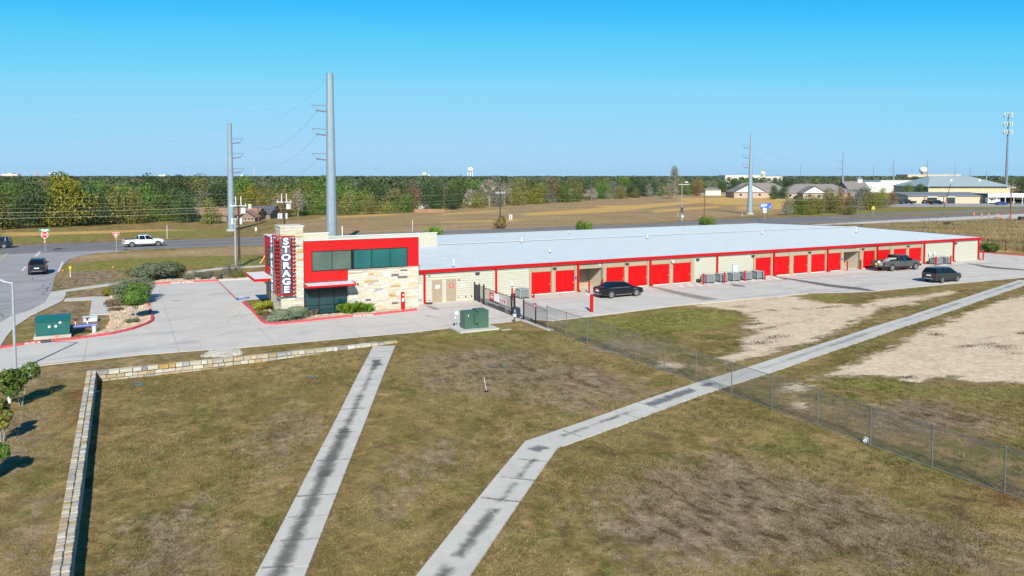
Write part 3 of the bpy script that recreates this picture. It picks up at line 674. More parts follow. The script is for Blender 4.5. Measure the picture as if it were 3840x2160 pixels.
# --- red bollard footing etc. come later; rock beds
ROCKM = M('landscape_rock', (.44, .34, .25), .9, var=.35, scale=1.2, coord='Object')
ROCKW = M('limestone_riprap', (.40, .38, .34), .9, var=.2, scale=1.2)
def rocks(name, label, poly, n, lo, hi, mat, seed, z0=.02):
    r = np.random.RandomState(seed); xs = [p[0] for p in poly]; ys = [p[1] for p in poly]
    X = r.uniform(min(xs), max(xs), n * 6); Y = r.uniform(min(ys), max(ys), n * 6); k = sdist(poly, X, Y) > .05; X, Y = X[k][:n], Y[k][:n]; n = len(X)
    base = np.array([(-1, -1, -1), (1, -1, -1), (1, 1, -1), (-1, 1, -1), (-.7, -.7, .8), (.7, -.7, .8), (.7, .7, .8), (-.7, .7, .8)], float)
    V = base[None] * (1 + r.uniform(-.35, .35, (n, 8, 3))); S = r.uniform(lo, hi, (n, 1, 1)) * r.uniform(.6, 1.3, (n, 1, 3)) * np.array([1, 1, .6]); V = V * S
    a = r.uniform(0, 6.28, n); c, s = np.cos(a)[:, None], np.sin(a)[:, None]
    x = V[:, :, 0] * c - V[:, :, 1] * s + X[:, None]; y = V[:, :, 0] * s + V[:, :, 1] * c + Y[:, None]; z = V[:, :, 2] + z0 + hi * .1 + r.uniform(0, hi * .35, (n, 1))
    V = np.stack([x, y, z], 2).reshape(-1, 3); f = np.array([(4, 5, 6, 7), (0, 1, 5, 4), (1, 2, 6, 5), (2, 3, 7, 6), (3, 0, 4, 7)])
    F = (f[None] + (np.arange(n) * 8)[:, None, None]).reshape(-1, 4)
    me = bpy.data.meshes.new(name); me.from_pydata(V.tolist(), [], F.tolist()); me.materials.append(mat)
    return tag(link(name, me), label, 'rocks', kind='stuff')
ISLE = PG([(410, 1108), (470, 1085), (548, 1075), (553, 1135), (560, 1150), (563, 1165), (566, 1182), (572, 1194), (568, 1203), (550, 1213), (494, 1234), (414, 1252), (290, 1270), (340, 1255), (395, 1236), (412, 1205), (412, 1186)])
rocks('rock_bed', 'tan landscape rock filling the island around the small tree', ISLE, 4200, .05, .13, ROCKM, 1)
rocks('rock_bed', 'strip of tan rock behind the red kerb at the back of the parking lot', PG([(552, 1064), (818, 1051), (944, 1045), (955, 1034), (800, 1040), (600, 1052)]), 2200, .06, .15, ROCKM, 2)
BEDIN = PG([(1560, 1163), (1490, 1170), (1400, 1180), (1288, 1189), (1143, 1204), (1036, 1214), (1000, 1212), (982, 1202), (958, 1174), (945, 1156)]) + [(11.6, 72.2), (11.6, 66.0), (24.0, 66.0)]
rocks('rock_bed', 'tan rock bed between the office wall and the red kerb', BEDIN, 3600, .05, .11, ROCKM, 3)
rocks('riprap', 'heap of pale broken limestone beside the drive above the stone wall', PG([(752, 1340), (790, 1318), (850, 1322), (900, 1312), (905, 1330), (850, 1340)]), 520, .05, .13, ROCKW, 4)
# ================= office building =============================================================================
OX0, OX1, OY0, OY1 = 12.0, 24.0, 66.2, 76.0
office = thing('office_building', 'two storey office with bright red ribbed cladding, pale stone walls and teal glass', 'building', (18, 66.2, 0))
mb = MB()
mb.box(12.14, 23.98, 66.34, 75.96, -.1, 5.25)                       # core below the roof deck
mb.box(12.12, 23.98, 75.80, 75.98, 5.25, 5.55); mb.box(12.12, 18.1, 75.80, 75.98, 5.55, 6.36)
mb.box(23.80, 23.98, 66.40, 75.80, 5.25, 5.5); mb.box(12.12, 12.30, 66.5, 75.8, 5.25, 6.40); mb.box(13.6, 23.8, 66.40, 66.55, 5.25, 6.44)
mb.build('wall', BEIGE, office)
mb = MB(); mb.box(12.3, 23.8, 66.56, 75.79, 5.26, 5.30); mb.build('roof', WHITER, office)
mb = MB()                                                            # ribbed inner face of the rear parapet, coping
for k in range(29):
    x = 12.4 + k * .2; mb.box(x, x + .08, 75.765, 75.80, 5.3, 6.36)
mb.build('parapet_ribs', BEIGE, office)
mb = MB(); mb.box(13.62, 24.05, 66.16, 66.60, 6.46, 6.52);  mb.box(11.94, 12.32, 68.25, 75.74, 6.42, 6.48); mb.box(11.94, 18.12, 75.76, 76.02, 6.37, 6.43)
mb.build('coping', WHITER, office)
# red cladding
mb = MB()
for (x0, x1, z0, z1) in ((13.64, 24.02, 5.56, 6.46), (13.64, 14.33, 3.80, 5.56), (22.97, 24.02, 3.80, 5.56), (13.64, 17.40, 2.92, 3.80)):
    mb.siding_y(x0, x1, z0, z1, 66.24, .165, .05)
mb.box(13.64, 24.02, 66.2, 66.34, 6.44, 6.455); mb.box(24.0, 24.03, 66.2, 66.6, 3.78, 6.455); mb.box(24.0, 24.03, 66.6, 75.9, 3.78, 5.5)
mb.box(17.40, 17.46, 66.19, 66.30, 2.92, 3.78)
for (y0, y1, z0, z1) in ((68.2, 75.98, 5.47, 6.42), (68.2, 71.6, 3.62, 5.47), (74.82, 75.98, 3.62, 5.47), (72.5, 75.98, 2.72, 3.62)):
    mb.siding_x(y0, y1, z0, z1, 12.06, .165, .05)
mb.box(12.03, 12.12, 75.9, 76.0, 2.72, 6.42)
mb.build('red_cladding', RED, office)
# upper ribbon window
def window(root, name, x0, x1, z0, z1, y, cols, rows, mats, fw=.05, wide=None):
    w = MB()
    w.box(x0, x1, y - .06, y + .02, z0, z0 + fw); w.box(x0, x1, y - .06, y + .02, z1 - fw, z1)
    w.box(x0, x0 + fw, y - .058, y + .02, z0 + fw, z1 - fw); w.box(x1 - fw, x1, y - .058, y + .02, z0 + fw, z1 - fw)
    for k, c in enumerate(cols):
        ww = (wide or {}).get(k, fw * .9); w.box(c - ww / 2, c + ww / 2, y - .056, y + .02, z0 + fw, z1 - fw)
    for rz_ in rows: w.box(x0 + fw, x1 - fw, y - .054, y + .018, rz_ - fw * .4, rz_ + fw * .4)
    win = w.build(name, FRAME, root)
    xs = [x0 + fw] + [v for k, c in enumerate(cols) for v in (c - (wide or {}).get(k, fw * .9) / 2, c + (wide or {}).get(k, fw * .9) / 2)] + [x1 - fw]
    zs = [z0 + fw] + [v for r_ in rows for v in (r_ - fw * .4, r_ + fw * .4)] + [z1 - fw]
    n = 0
    for i in range(0, len(xs), 2):
        for j in range(0, len(zs), 2):
            MB().box(xs[i], xs[i + 1], y - .012, y, zs[j], zs[j + 1]).build('pane', mats[n % len(mats)], win); n += 1
    return win
window(office, 'window', 14.33, 22.97, 3.82, 5.56, 66.25, [16.08, 17.88, 19.62, 21.31], [], [GLASSG, GLASSG, GLASS, GLASS, GLASS], .05, {1: .26})
window(office, 'storefront_window', 13.70, 17.36, .08, 2.44, 66.28, [14.93, 16.23], [.86, 2.10], [GLASSLOW], .055)
# left side: window and entrance door
def window_x(root, name, y0, y1, z0, z1, x, cols, rows, mats, fw=.05):
    w = MB(); w.box(x - .06, x + .02, y0, y1, z0, z0 + fw); w.box(x - .06, x + .02, y0, y1, z1 - fw, z1)
    for c in [y0 + fw / 2, y1 - fw / 2] + cols: w.box(x - .055, x + .02, c - fw / 2, c + fw / 2, z0 + fw, z1 - fw)
    for c in rows: w.box(x - .05, x + .018, y0 + fw, y1 - fw, c - fw / 2, c + fw / 2)
    win = w.build(name, FRAME, root); cy = sorted([y0 + fw / 2, y1 - fw / 2] + cols); cz = [z0 + fw / 2] + rows + [z1 - fw / 2]
    for i in range(len(cy) - 1):
        for j in range(len(cz) - 1): MB().box(x - .012, x, cy[i] + fw / 2, cy[i + 1] - fw / 2, cz[j] + fw / 2, cz[j + 1] - fw / 2).build('pane', mats[(i + j) % len(mats)], win)
    return win
window_x(office, 'window', 71.62, 74.80, 3.64, 5.45, 12.07, [72.7, 73.8], [], [GLASSG])
dr = window_x(office, 'entrance_door', 72.55, 75.35, .04, 2.65, 12.07, [73.5, 74.45], [.25, 2.1], [GLASSG, GLASSLOW])
MB().cyl((11.95, 73.62, .9), (11.95, 73.62, 1.3), .02).build('door_pull', STEEL, dr)
# stone
STONES = [M('stone_cream', (.52, .475, .385), .9, var=.12, scale=5, bs=.4, bscale=14, orand=.10), M('stone_white', (.56, .53, .47), .9, var=.10, scale=5, bs=.4, bscale=14, orand=.10),
          M('stone_tan', (.49, .40, .27), .9, var=.22, scale=4, bs=.4, bscale=14, orand=.12), M('stone_gold', (.44, .29, .13), .9, var=.3, scale=4, bs=.4, bscale=14, orand=.15),
          M('stone_grey', (.36, .355, .35), .9, var=.12, scale=4, bs=.4, bscale=14, orand=.12), M('stone_dark', (.13, .12, .13), .9, var=.12, scale=4, bs=.4, bscale=14)]
def stone_unit(seed):
    r = random.Random(seed); v = []
    for y, k in ((1.0, 1.0), (.25, 1.0), (0, .86)):
        for sx, sz in ((0, 0), (1, 0), (1, 1), (0, 1)):
            ins = (1 - k) * .5
            v.append((sx + (ins * .35 if sx == 0 else -ins * .35) + (r.uniform(-.012, .012)), y + (r.uniform(-.12, .12) if y < .9 else 0), sz + (ins if sz == 0 else -ins) + r.uniform(-.03, .03)))
    f = [(0, 1, 5, 4), (1, 2, 6, 5), (2, 3, 7, 6), (3, 0, 4, 7), (4, 5, 9, 8), (5, 6, 10, 9), (6, 7, 11, 10), (7, 4, 8, 11), (8, 9, 10, 11)]
    return v, f
UNITS = [stone_unit(s) for s in range(6)]
UMESH = {}
def unit_mesh(u, m_):
    if (u, m_) not in UMESH:
        me = bpy.data.meshes.new('stone'); me.from_pydata(UNITS[u][0], [], UNITS[u][1]); me.materials.append(STONES[m_]); UMESH[(u, m_)] = me
    return UMESH[(u, m_)]
SLIST = []   # (origin, length, height, facing)
def ashlar(r, a0, a1, z0, z1, face, base):
    z = z0
    while z < z1 - .03:
        h = min(r.choice((.13, .16, .19, .22)), z1 - z)
        if z1 - z - h < .09: h = z1 - z
        a = a0
        while a < a1 - .02:
            L = min(r.uniform(.3, 1.0), a1 - a)
            if a1 - a - L < .2: L = a1 - a
            c = r.random(); m_ = 0 if c < .44 else 1 if c < .84 else 2 if c < .915 else 3 if c < .94 else 4 if c < .99 else 5
            SLIST.append((a, z, L - .012, h - .012, m_, face, base, r.uniform(0, .03))); a += L
        z += h
rs = random.Random(11)
ashlar(rs, 17.48, 24.02, .02, 3.74, 'y', 66.20); ashlar(rs, 11.75, 13.62, .02, 7.70, 'y', 66.02)
ashlar(rs, 66.05, 68.22, .02, 7.70, 'x', 11.72); ashlar(rs, 68.24, 72.5, .02, 3.58, 'x', 11.96)
mb = MB(); mb.box(17.47, 24.01, 66.215, 66.33, -.1, 3.74); mb.box(11.765, 13.60, 66.04, 68.20, -.1, 7.70); mb.box(11.975, 12.11, 68.21, 72.49, -.1, 3.58)
backing = mb.build('mortar_backing', MORTAR, office)
MB().box(11.66, 13.70, 65.96, 68.30, 7.70, 7.80).build('cap_stone', STONES[1], office)
for b_ in ((17.46, 24.06, 66.10, 66.3, 3.745, 3.79), (11.88, 12.05, 68.3, 72.52, 3.585, 3.63)): MB().box(*b_).build('sill_course', M('sill_stone', (.5, .44, .35), .8), office)
order = sorted(range(len(SLIST)), key=lambda i: -SLIST[i][2] * SLIST[i][3] * (1 if SLIST[i][5] == 'y' else .35))
big = set(order[:295]); rest = MB(); inv_o = ORG[office.name].inverted(); rest_m = []
for i, (a, z, L, h, m_, face, base, pr) in enumerate(SLIST):
    u = i % 6; dep = .06
    if face == 'y': Mx = Matrix.Translation((a, base - pr, z)) @ Matrix.Diagonal((L, dep + pr, h, 1))
    else: Mx = Matrix.Translation((base - pr, a + L, z)) @ Matrix.Rotation(R(-90), 4, 'Z') @ Matrix.Diagonal((L, dep + pr, h, 1))
    if i in big:
        o = bpy.data.objects.new('stone', unit_mesh(u, m_)); COL.objects.link(o); o.parent = backing; o.matrix_local = inv_o @ Mx
    else: rest.add([Mx @ Vector(p) for p in UNITS[u][0]], UNITS[u][1], m_)
tag(rest.build('small_stones', STONES, office), kind='stuff')
# canopies
CANTOP = M('canopy_sheet', (.60, .57, .62), .45, var=.1, scale=2)
def canopy(x0, x1, y0, y1, z, face):
    c = MB()
    if face == 'y':
        c.add([(x0, y1, z + .10), (x1, y1, z + .10), (x1, y0, z - .02), (x0, y0, z - .02), (x0, y1, z + .04), (x1, y1, z + .04), (x1, y0, z - .08), (x0, y0, z - .08)], [(0, 3, 2, 1), (4, 5, 6, 7), (0, 1, 5, 4), (1, 2, 6, 5), (2, 3, 7, 6), (3, 0, 4, 7)])
        n = int((x1 - x0) / .42)
        for k in range(1, n): c.box(x0 + k * .42, x0 + k * .42 + .03, y0 + .06, y1 - .02, z - .01, z + .105)
    else:
        c.box(x0 + .05, x1, y0 + .05, y1 - .05, z - .06, z + .04)
    ca = c.build('canopy', CANTOP if face == 'y' else WHITER, office)
    e = MB()
    if face == 'y':
        e.box(x0 - .05, x1 + .05, y0 - .05, y0, z - .14, z + .01); e.box(x0 - .05, x0, y0, y1, z - .16, z + .12); e.box(x1, x1 + .05, y0, y1, z - .16, z + .12)
    else:
        e.box(x0, x1, y0, y0 + .05, z - .18, z + .05); e.box(x0, x1, y1 - .05, y1, z - .18, z + .05); e.box(x0, x0 + .05, y0 + .05, y1 - .05, z - .18, z + .05)
    e.build('fascia', RED, ca)
canopy(13.62, 17.75, 64.75, 66.18, 2.74, 'y'); canopy(10.25, 11.95, 70.7, 76.3, 2.80, 'x')
# small fittings
mb = MB(); mb.cyl((18.3, 66.16, 2.55), (18.3, 66.02, 2.5), .07, n=8); mb.build('wall_camera', DARK, office)
MB().box(24.03, 24.16, 66.9, 67.3, 4.6, 4.85).build('scupper', RED, office)
MB().cyl((19.5, 75.9, 5.9), (19.5, 75.9, 7.0), .05, n=6).build('vent_pipe', WHITE, office)
MB().box(11.9, 11.93, 70.9, 71.3, 1.35, 1.75).build('notice', M('notice_paper', (.62, .45, .45), .6), office)
tx = 'STORAGE'
# corner sign: rungs wrap the stone tower, letters on both faces
sign = thing('storage_sign', 'tall vertical STORAGE sign with red rungs on the stone tower', 'sign', (12.0, 65.5, 2.0))
SY = 65.42; SX = 11.18
MB().box(11.68, 12.42, SY + .03, SY + .12, 2.15, 6.90).build('front_panel', SIGNGREY, sign)
MB().box(SX + .03, SX + .12, 66.6, 67.6, 2.15, 6.90).build('side_panel', SIGNGREY, sign)
for k in range(16):
    z = 2.05 + k * (6.95 - 2.05) / 15
    r_ = MB(); t_ = .05
    r_.box(SX + .15, 12.82, SY + .14, SY + .22, z - t_, z + t_); r_.box(SX + .15, SX + .23, SY + .22, 67.9, z - t_, z + t_)
    r_.box(12.76, 12.82, SY + .22, 66.0, z - t_ * .8, z + t_ * .8); r_.box(SX + .23, 11.70, 67.84, 67.90, z - t_ * .8, z + t_ * .8)
    r_.build('rung', RED, sign)
for x, y in ((11.56, SY + .26), (12.55, SY + .26), (SX + .28, 66.4)):
    MB().box(x - .03, x + .03, y - .03, y + .03, 2.0, 7.0).build('upright', DARK, sign)
for i, ch in enumerate(tx):
    zc = 6.55 - i * (6.55 - 2.5) / 6 + .0
    for rot, loc, loc2 in ((FRONT, (12.05, SY - .02, zc), (12.05, SY + .015, zc)), (SIDE, (SX - .02, 67.1, zc), (SX + .015, 67.1, zc))):
        lt = put_text('letter', ch, .74, loc, rot, LETTER, sign, .03, .035, 1.25)
        put_text('letter_outline', ch, .74, loc2, rot, NAVY, lt, .02, .095, 1.25)
# red card-reader pedestal
ped = thing('keypad_pedestal', 'slim red keypad pedestal with white panel at the kerb before the stone wall', 'pedestal', (22.05, 65.0, 0.03))
MB().box(-.13, .13, -.1, .1, 0, 1.62).build('column', RED, ped, local=True)
MB().box(-.10, .10, -.125, -.102, .82, 1.12).build('screen', WHITE, ped, local=True)
MB().box(-.05, .05, -.12, -.102, 1.36, 1.46).build('reader', PLATE, ped, local=True)
MB().box(-.145, .145, -.115, .115, 1.62, 1.66).build('cap', RED, ped, local=True)
# ================= storage building ============================================================================
FY = 67.4
store = thing('storage_building', 'long single storey storage building with rows of red roll up doors and pale metal roof', 'building', (66, 67.4, 0))
mb = MB()
mb.box(24.06, 109.3, 70.0, 110.4, -.1, 2.80)
for x0, x1 in ((24.06, 41.92), (44.90, 81.28), (84.30, 109.3)): mb.box(x0, x1, FY + .06, 70.0, -.1, 2.96)
for x0, x1 in ((41.92, 44.90), (81.28, 84.30)): mb.box(x0, x1, FY + .06, FY + .3, 2.36, 2.96); mb.box(x0, x1, FY + .3, 70.0, 2.75, 2.96)
mb.build('wall', TAN, store)
for x0, x1 in ((24.06, 36.12), (57.18, 66.02), (96.92, 109.28)):
    MB().siding_y(x0, x1, .10, 2.96, FY + .055, .238, .065).build('siding', CREAM, store)
for x, in ((44.88,), (84.28,)):
    MB().siding_x(FY + .3, 69.98, .06, 2.36, x, .2, .04).build('siding', M('alcove_siding', (.58, .52, .40), .5), store)
for a, b in ((24.06, 36.12), (57.18, 66.02), (96.92, 109.3)): MB().box(a, b, FY - .02, FY + .058, -.05, .095).build('plinth', KERBC, store)
# pilasters and headers
PIL = [(36.13, 36.36), (38.69, 39.15), (41.47, 41.66), (44.92, 45.33), (47.68, 48.13), (50.69, 50.90), (53.71, 54.16), (56.74, 57.17), (66.04, 66.38), (68.87, 69.12), (71.92, 72.51), (74.98, 75.52), (78.02, 78.22), (80.84, 81.27), (84.32, 84.89), (87.15, 87.38), (90.16, 90.77), (93.31, 93.82), (96.42, 96.78)]
for a, b in PIL: MB().box(a, b, FY - .04, FY + .058, -.05, 2.96).build('pilaster', TAN, store)
DOORS = [(36.37, 38.67), (39.17, 41.45), (45.35, 47.66), (48.15, 50.67), (51.17, 53.69), (54.18, 56.72), (66.4, 68.85), (69.45, 71.9), (72.53, 74.96), (75.54, 78.0), (78.48, 80.82), (84.91, 87.13), (87.66, 90.14), (90.79, 93.29), (93.84, 96.4)]
for a, b in DOORS:
    MB().box(a + .004, b - .004, FY + .0, FY + .058, 2.34, 2.96).build('header', TAN, store)
    d = MB(); n = 24; h = 2.18 / n
    for k in range(n):                                      # curtain of shallow slats
        z0 = .12 + k * h; z1 = z0 + h
        d.add([(a + .02, FY + .044, z0), (b - .02, FY + .044, z0), (b - .02, FY + .026, z0 + h * .5), (a + .02, FY + .026, z0 + h * .5), (b - .02, FY + .044, z1), (a + .02, FY + .044, z1)], [(0, 1, 2, 3), (3, 2, 4, 5)])
    d.box(a + .02, b - .02, FY + .028, FY + .045, 2.30, 2.335)
    dr = d.build('roll_up_door', REDDOOR, store, smooth=True, angle=50)
    MB().box(a + .02, b - .02, FY + .0, FY + .052, .045, .118).build('bottom_bar', WHITE, dr)
    MB().box(b - .22, b - .10, FY - .015, FY + .024, 1.02, 1.08).build('latch', STEEL, dr)
    MB().box((a + b) / 2 - .03, (a + b) / 2 + .03, FY - .02, FY - .002, 2.42, 2.46).build('unit_number_plate', DARK, store)
# two personnel doors
SIGNW = M('sign_white', (.80, .80, .80), .5, var=.03)
for (a, b), red in (((25.83, 26.73), False), ((27.26, 28.15), True)):
    MB().box(a - .06, b + .06, FY - .012, FY + .05, .06, 2.24).build('door_frame', TAN, store)
    d = MB().box(a, b, FY - .035, FY - .014, .09, 2.17).build('steel_door', TANDOOR, store)
    hx = b - .1 if red else a + .1
    MB().cyl((hx, FY - .05, 1.0), (hx, FY - .12, 1.0), .03).box(hx - .07, hx + .07, FY - .13, FY - .105, .985, 1.015).build('handle', STEEL, d)
    pl = MB().box(a + .24, b - .24, FY - .045, FY - .036, 1.42, 1.74).build('sign_plate', SIGNRED if red else SIGNW, d)
    if red:
        for k, w in ((0, .26), (1, .18)):
            MB().box((a + b) / 2 - w / 2, (a + b) / 2 + w / 2, FY - .049, FY - .0455, 1.62 - k * .1, 1.66 - k * .1).build('text_line', SIGNW, pl)
MB().sphere((28.5, FY - .03, 2.1), .09, 8, 5).build('alarm_bell', SIGNRED, store)
p_ = MB().box(28.72, 29.08, FY - .07, FY + .02, 1.32, 1.66).build('annunciator_panel', WHITE, store)
MB().box(28.86, 28.97, FY - .078, FY - .071, 1.44, 1.53).build('panel_window', SIGNRED, p_)
for x in (25.5, 28.45, 29.2, 29.8): MB().cyl((x, FY + .02, .45), (x, FY - .09, .45), .06, n=8).build('hose_outlet', DARK if x > 29 else STEEL, store)
MB().box(25.2, 25.62, FY - .5, FY - .2, .03, .2).build('splash_block', DARK, store)
# grey meter cabinet in the corner against the office
mb = MB().box(24.2, 24.62, FY - .26, FY - .02, .55, 1.95).build('meter_cabinet', GREYBOX, store)
for x in (24.3, 24.5): MB().cyl((x, FY - .14, .03), (x, FY - .14, .55), .04, n=6).build('conduit', WHITE, mb)
# fascia, downspouts
f = MB(); f.box(24.05, 109.46, FY - .26, FY + .02, 2.965, 3.235); f.box(24.05, 109.46, FY - .29, FY - .262, 3.19, 3.245)
f.build('gutter_fascia', RED, store)
for x in (24.97, 32.4, 41.8, 51.03, 60.44, 69.26, 78.33, 87.5, 96.9, 103.2, 108.86):
    d = MB().box(x - .085, x + .085, FY - .20, FY - .05, .22, 2.965)
    d.add([(x - .085, FY - .05, .22), (x + .085, FY - .05, .22), (x + .085, FY - .20, .30), (x - .085, FY - .20, .30), (x - .02, FY - .36, .05), (x + .15, FY - .36, .05), (x + .15, FY - .46, .14), (x - .02, FY - .46, .14)], [(0, 1, 5, 4), (3, 7, 6, 2), (0, 4, 7, 3), (1, 2, 6, 5), (4, 5, 6, 7)])
    d.build('downspout', RED, store)
# roof: ridge at Y 88.4, standing seams
RY, RZ, BY, BZ = 88.4, 3.50, 110.8, 2.86
mb = MB(); EX = 109.46; LX = 24.07
mb.add([(LX, FY - .1, 3.25), (EX, FY - .1, 3.25), (EX, RY, RZ), (LX, RY, RZ), (EX, BY, BZ), (LX, BY, BZ), (LX, FY - .1, 3.0), (EX, FY - .1, 3.0), (EX, BY, 2.6), (LX, BY, 2.6)], [(0, 1, 2, 3), (3, 2, 4, 5), (1, 7, 8, 4, 2), (0, 3, 5, 9, 6), (5, 4, 8, 9)])
n = int((EX - LX) / .61)
for k in range(n + 1):
    x = LX + k * .61; w = .022; h = .04
    for (y0, z0, y1, z1) in ((FY - .1, 3.25, RY, RZ), (RY, RZ, BY, BZ)):
        mb.add([(x - w, y0, z0), (x + w, y0, z0), (x + w, y1, z1), (x - w, y1, z1), (x - w * .6, y0, z0 + h), (x + w * .6, y0, z0 + h), (x + w * .6, y1, z1 + h), (x - w * .6, y1, z1 + h)], [(4, 5, 6, 7), (0, 1, 5, 4), (1, 2, 6, 5), (3, 0, 4, 7)])
mb.build('roof', ROOF, store)
mb = MB(); mb.add([(34.3, RY - .35, RZ + .065), (EX, RY - .35, RZ + .065), (EX, RY, RZ + .13), (34.3, RY, RZ + .13), (EX, RY + .35, RZ + .065), (34.3, RY + .35, RZ + .065)], [(0, 1, 2, 3), (3, 2, 4, 5)]); mb.build('ridge_cap', WHITER, store)
mb = MB(); mb.add([(EX + .005, FY - .1, 3.02), (EX + .06, FY - .1, 3.02), (EX + .06, RY, RZ - .2), (EX + .005, RY, RZ - .2), (EX + .005, FY - .1, 3.31), (EX + .06, FY - .1, 3.31), (EX + .06, RY, RZ + .09), (EX + .005, RY, RZ + .09)], [(0, 1, 2, 3), (4, 7, 6, 5), (0, 4, 5, 1), (1, 5, 6, 2), (2, 6, 7, 3), (3, 7, 4, 0)])
mb.add([(EX + .005, RY, RZ - .2), (EX + .06, RY, RZ - .2), (EX + .06, BY, BZ - .2), (EX + .005, BY, BZ - .2), (EX + .005, RY, RZ + .09), (EX + .06, RY, RZ + .09), (EX + .06, BY, BZ + .09), (EX + .005, BY, BZ + .09)], [(4, 7, 6, 5), (1, 5, 6, 2), (2, 6, 7, 3), (3, 7, 4, 0)])
mb.build('rake_trim', M('dark_trim', (.10, .11, .14), .5), store)
# ribbed screen wall on the ridge beside the office
mb = MB(); mb.box(18.6, 34.3, 88.0, 88.18, 2.7, 5.03)
x = 18.7
while x < 34.2: mb.box(x, x + .1, 87.955, 88.0, 3.5, 5.03); x += .3
mb.build('screen_wall', BEIGE, store); MB().box(18.5, 34.36, 87.92, 88.24, 5.032, 5.1).build('screen_coping', WHITER, store)
# roof vent pipes
def roofz(y): return 3.25 + (y - FY + .1) / (RY - FY + .1) * (RZ - 3.25)
for px, py, h in ((1701, 995, .75), (1956, 914, .7), (2062, 946, .4), (2428, 898, .6), (2858, 880, .5), (3210, 873, .9), (2133, 870, .4), (2565, 853.5, .3)):
    x, y = G(px, py, 3.4); z = roofz(y) if y < RY else 3.5 - (y - RY) * .0286
    v = MB().cyl((x, y, z - .05), (x, y, z + h), .06, n=8).build('vent_pipe', WHITE, store)
    MB().cyl((x, y, z + .01), (x, y, z + .1), .16, .08, n=8).build('boot_flashing', DARK, v)
# wall lamps along the front
for x in (30.4, 39.0, 47.95, 57.6, 65.9, 75.2, 84.75, 93.6, 103.7):
    l = MB().box(x - .2, x + .2, FY - .20, FY - .04, 2.58, 2.72).box(x - .13, x + .13, FY - .16, FY - .05, 2.50, 2.58).build('wall_lamp', DARK, store)
d_ = MB().sphere((53.95, FY - .28, 2.52), .13, 10, 6).box(53.85, 54.05, FY - .35, FY - .04, 2.62, 2.72); d_.build('camera_dome', WHITE, store, smooth=True)
MB().cyl((25.4, FY + .02, 2.76), (25.5, FY - .2, 2.72), .05, n=8).build('wall_camera', STEEL, store)
for x in (109.55,): MB().sphere((x, FY + .3, 2.7), .2, 10, 6).box(x - .12, x + .1, FY + .2, FY + .4, 2.75, 2.9).build('corner_camera', WHITE, store, smooth=True)
MB().box(109.33, 109.36, FY + .15, FY + .7, .1, 2.9).build('end_ladder_strip', WHITE, store)
# alcove interiors: glazed door at the back left, louvre, threshold
for x0 in (41.92, 81.28):
    d = MB().box(x0 + .05, x0 + 1.05, 69.93, 69.985, .06, 2.2).build('steel_door', M('alcove_door', (.24, .20, .15), .5), store)
    MB().box(x0 + .12, x0 + .98, 69.905, 69.929, 1.12, 2.12).build('door_pane', GLASSLOW, d)
    MB().box(x0 + 1.1, x0 + 1.45, 69.90, 69.98, .05, 2.36).build('alcove_post', TAN, store)
    lv = MB()
    for k in range(4): lv.box(x0 + 2.45, x0 + 2.78, FY + .02, FY + .05, 2.58 + k * .085, 2.64 + k * .085)
    lv.build('louvre', GREYBOX, store)
    MB().box(x0, x0 + 2.98, 67.7, 69.98, -.05, .055).build('threshold_slab', CONC, store)
for x in (41.55, 81.0): MB().box(x - .1, x + .1, FY - .052, FY - .042, 1.35, 1.65).build('accessible_sign', SIGNBLUE, store)
box = thing('cardboard_box', 'small brown cardboard box left in the alcove behind the black sedan', 'box', (42.3, 68.2, .06))
MB().box(-.22, .22, -.18, .18, 0, .34).build('carton', M('cardboard', (.42, .28, .14), .85), box, local=True); MB().box(-.2, .2, -.16, .16, .34, .62).build('upper_carton', MATS['cardboard'], box, local=True)
# right end wall: small panels
for k, z in enumerate((1.0, 1.5, 2.0)): MB().box(109.31, 109.42, 67.6, 67.95, z, z + .3).build('end_wall_box', GREYBOX if k else SIGNRED, store)
# --- condensers ------------------------------------------------------------------------------------------------
def make_condenser(label, loc, rz=0):
    t = thing('air_conditioner', label, 'air conditioner', loc, rz, 'condensing units along the storage building')
    MB().box(-.52, .52, -.52, .52, 0, .08).build('base_pad', BLACK, t, local=True)
    b = MB(); b.box(-.45, .45, -.45, .45, .08, .86); b.build('coil_body', M('coil_dark', (.10, .11, .12), .6), t, local=True)
    s = MB()
    for k in range(15):
        x = -.44 + k * .0628
        s.box(x - .012, x + .012, -.475, -.452, .12, .84); s.box(x - .012, x + .012, .452, .475, .12, .84)
        s.box(-.475, -.452, x - .012, x + .012, .12, .84); s.box(.452, .475, x - .012, x + .012, .12, .84)
    s.build('louvres', ACGREY, t, local=True)
    for sx in (-1, 1):
        for sy in (-1, 1): MB().box(sx * .48 - .04, sx * .48 + .04, sy * .48 - .04, sy * .48 + .04, .08, .90).build('corner_post', ACGREY, t, local=True)
    tp = MB(); n = 20; r0 = .38
    for k in range(n):
        a, b2 = 2 * math.pi * k / n, 2 * math.pi * (k + 1) / n
        def sq(t_):
            x, y = math.cos(t_), math.sin(t_); m_ = max(abs(x), abs(y)); return (x / m_ * .525, y / m_ * .525)
        tp.add([(r0 * math.cos(a), r0 * math.sin(a), .965), (r0 * math.cos(b2), r0 * math.sin(b2), .965), sq(b2) + (.92,), sq(a) + (.92,)], [(0, 3, 2, 1)])
        tp.add([sq(a) + (.92,), sq(b2) + (.92,), sq(b2) + (.86,), sq(a) + (.86,)], [(0, 3, 2, 1)])
        tp.add([(r0 * math.cos(a), r0 * math.sin(a), .965), (r0 * math.cos(b2), r0 * math.sin(b2), .965), (r0 * math.cos(b2), r0 * math.sin(b2), .88), (r0 * math.cos(a), r0 * math.sin(a), .88)], [(0, 1, 2, 3)])
    tp.build('top_cover', ACGREY, t, local=True)
    g = MB(); g.cyl((0, 0, .885), (0, 0, .89), .38, n=18)
    g.build('fan_grille', BLACK, t, local=True); return t
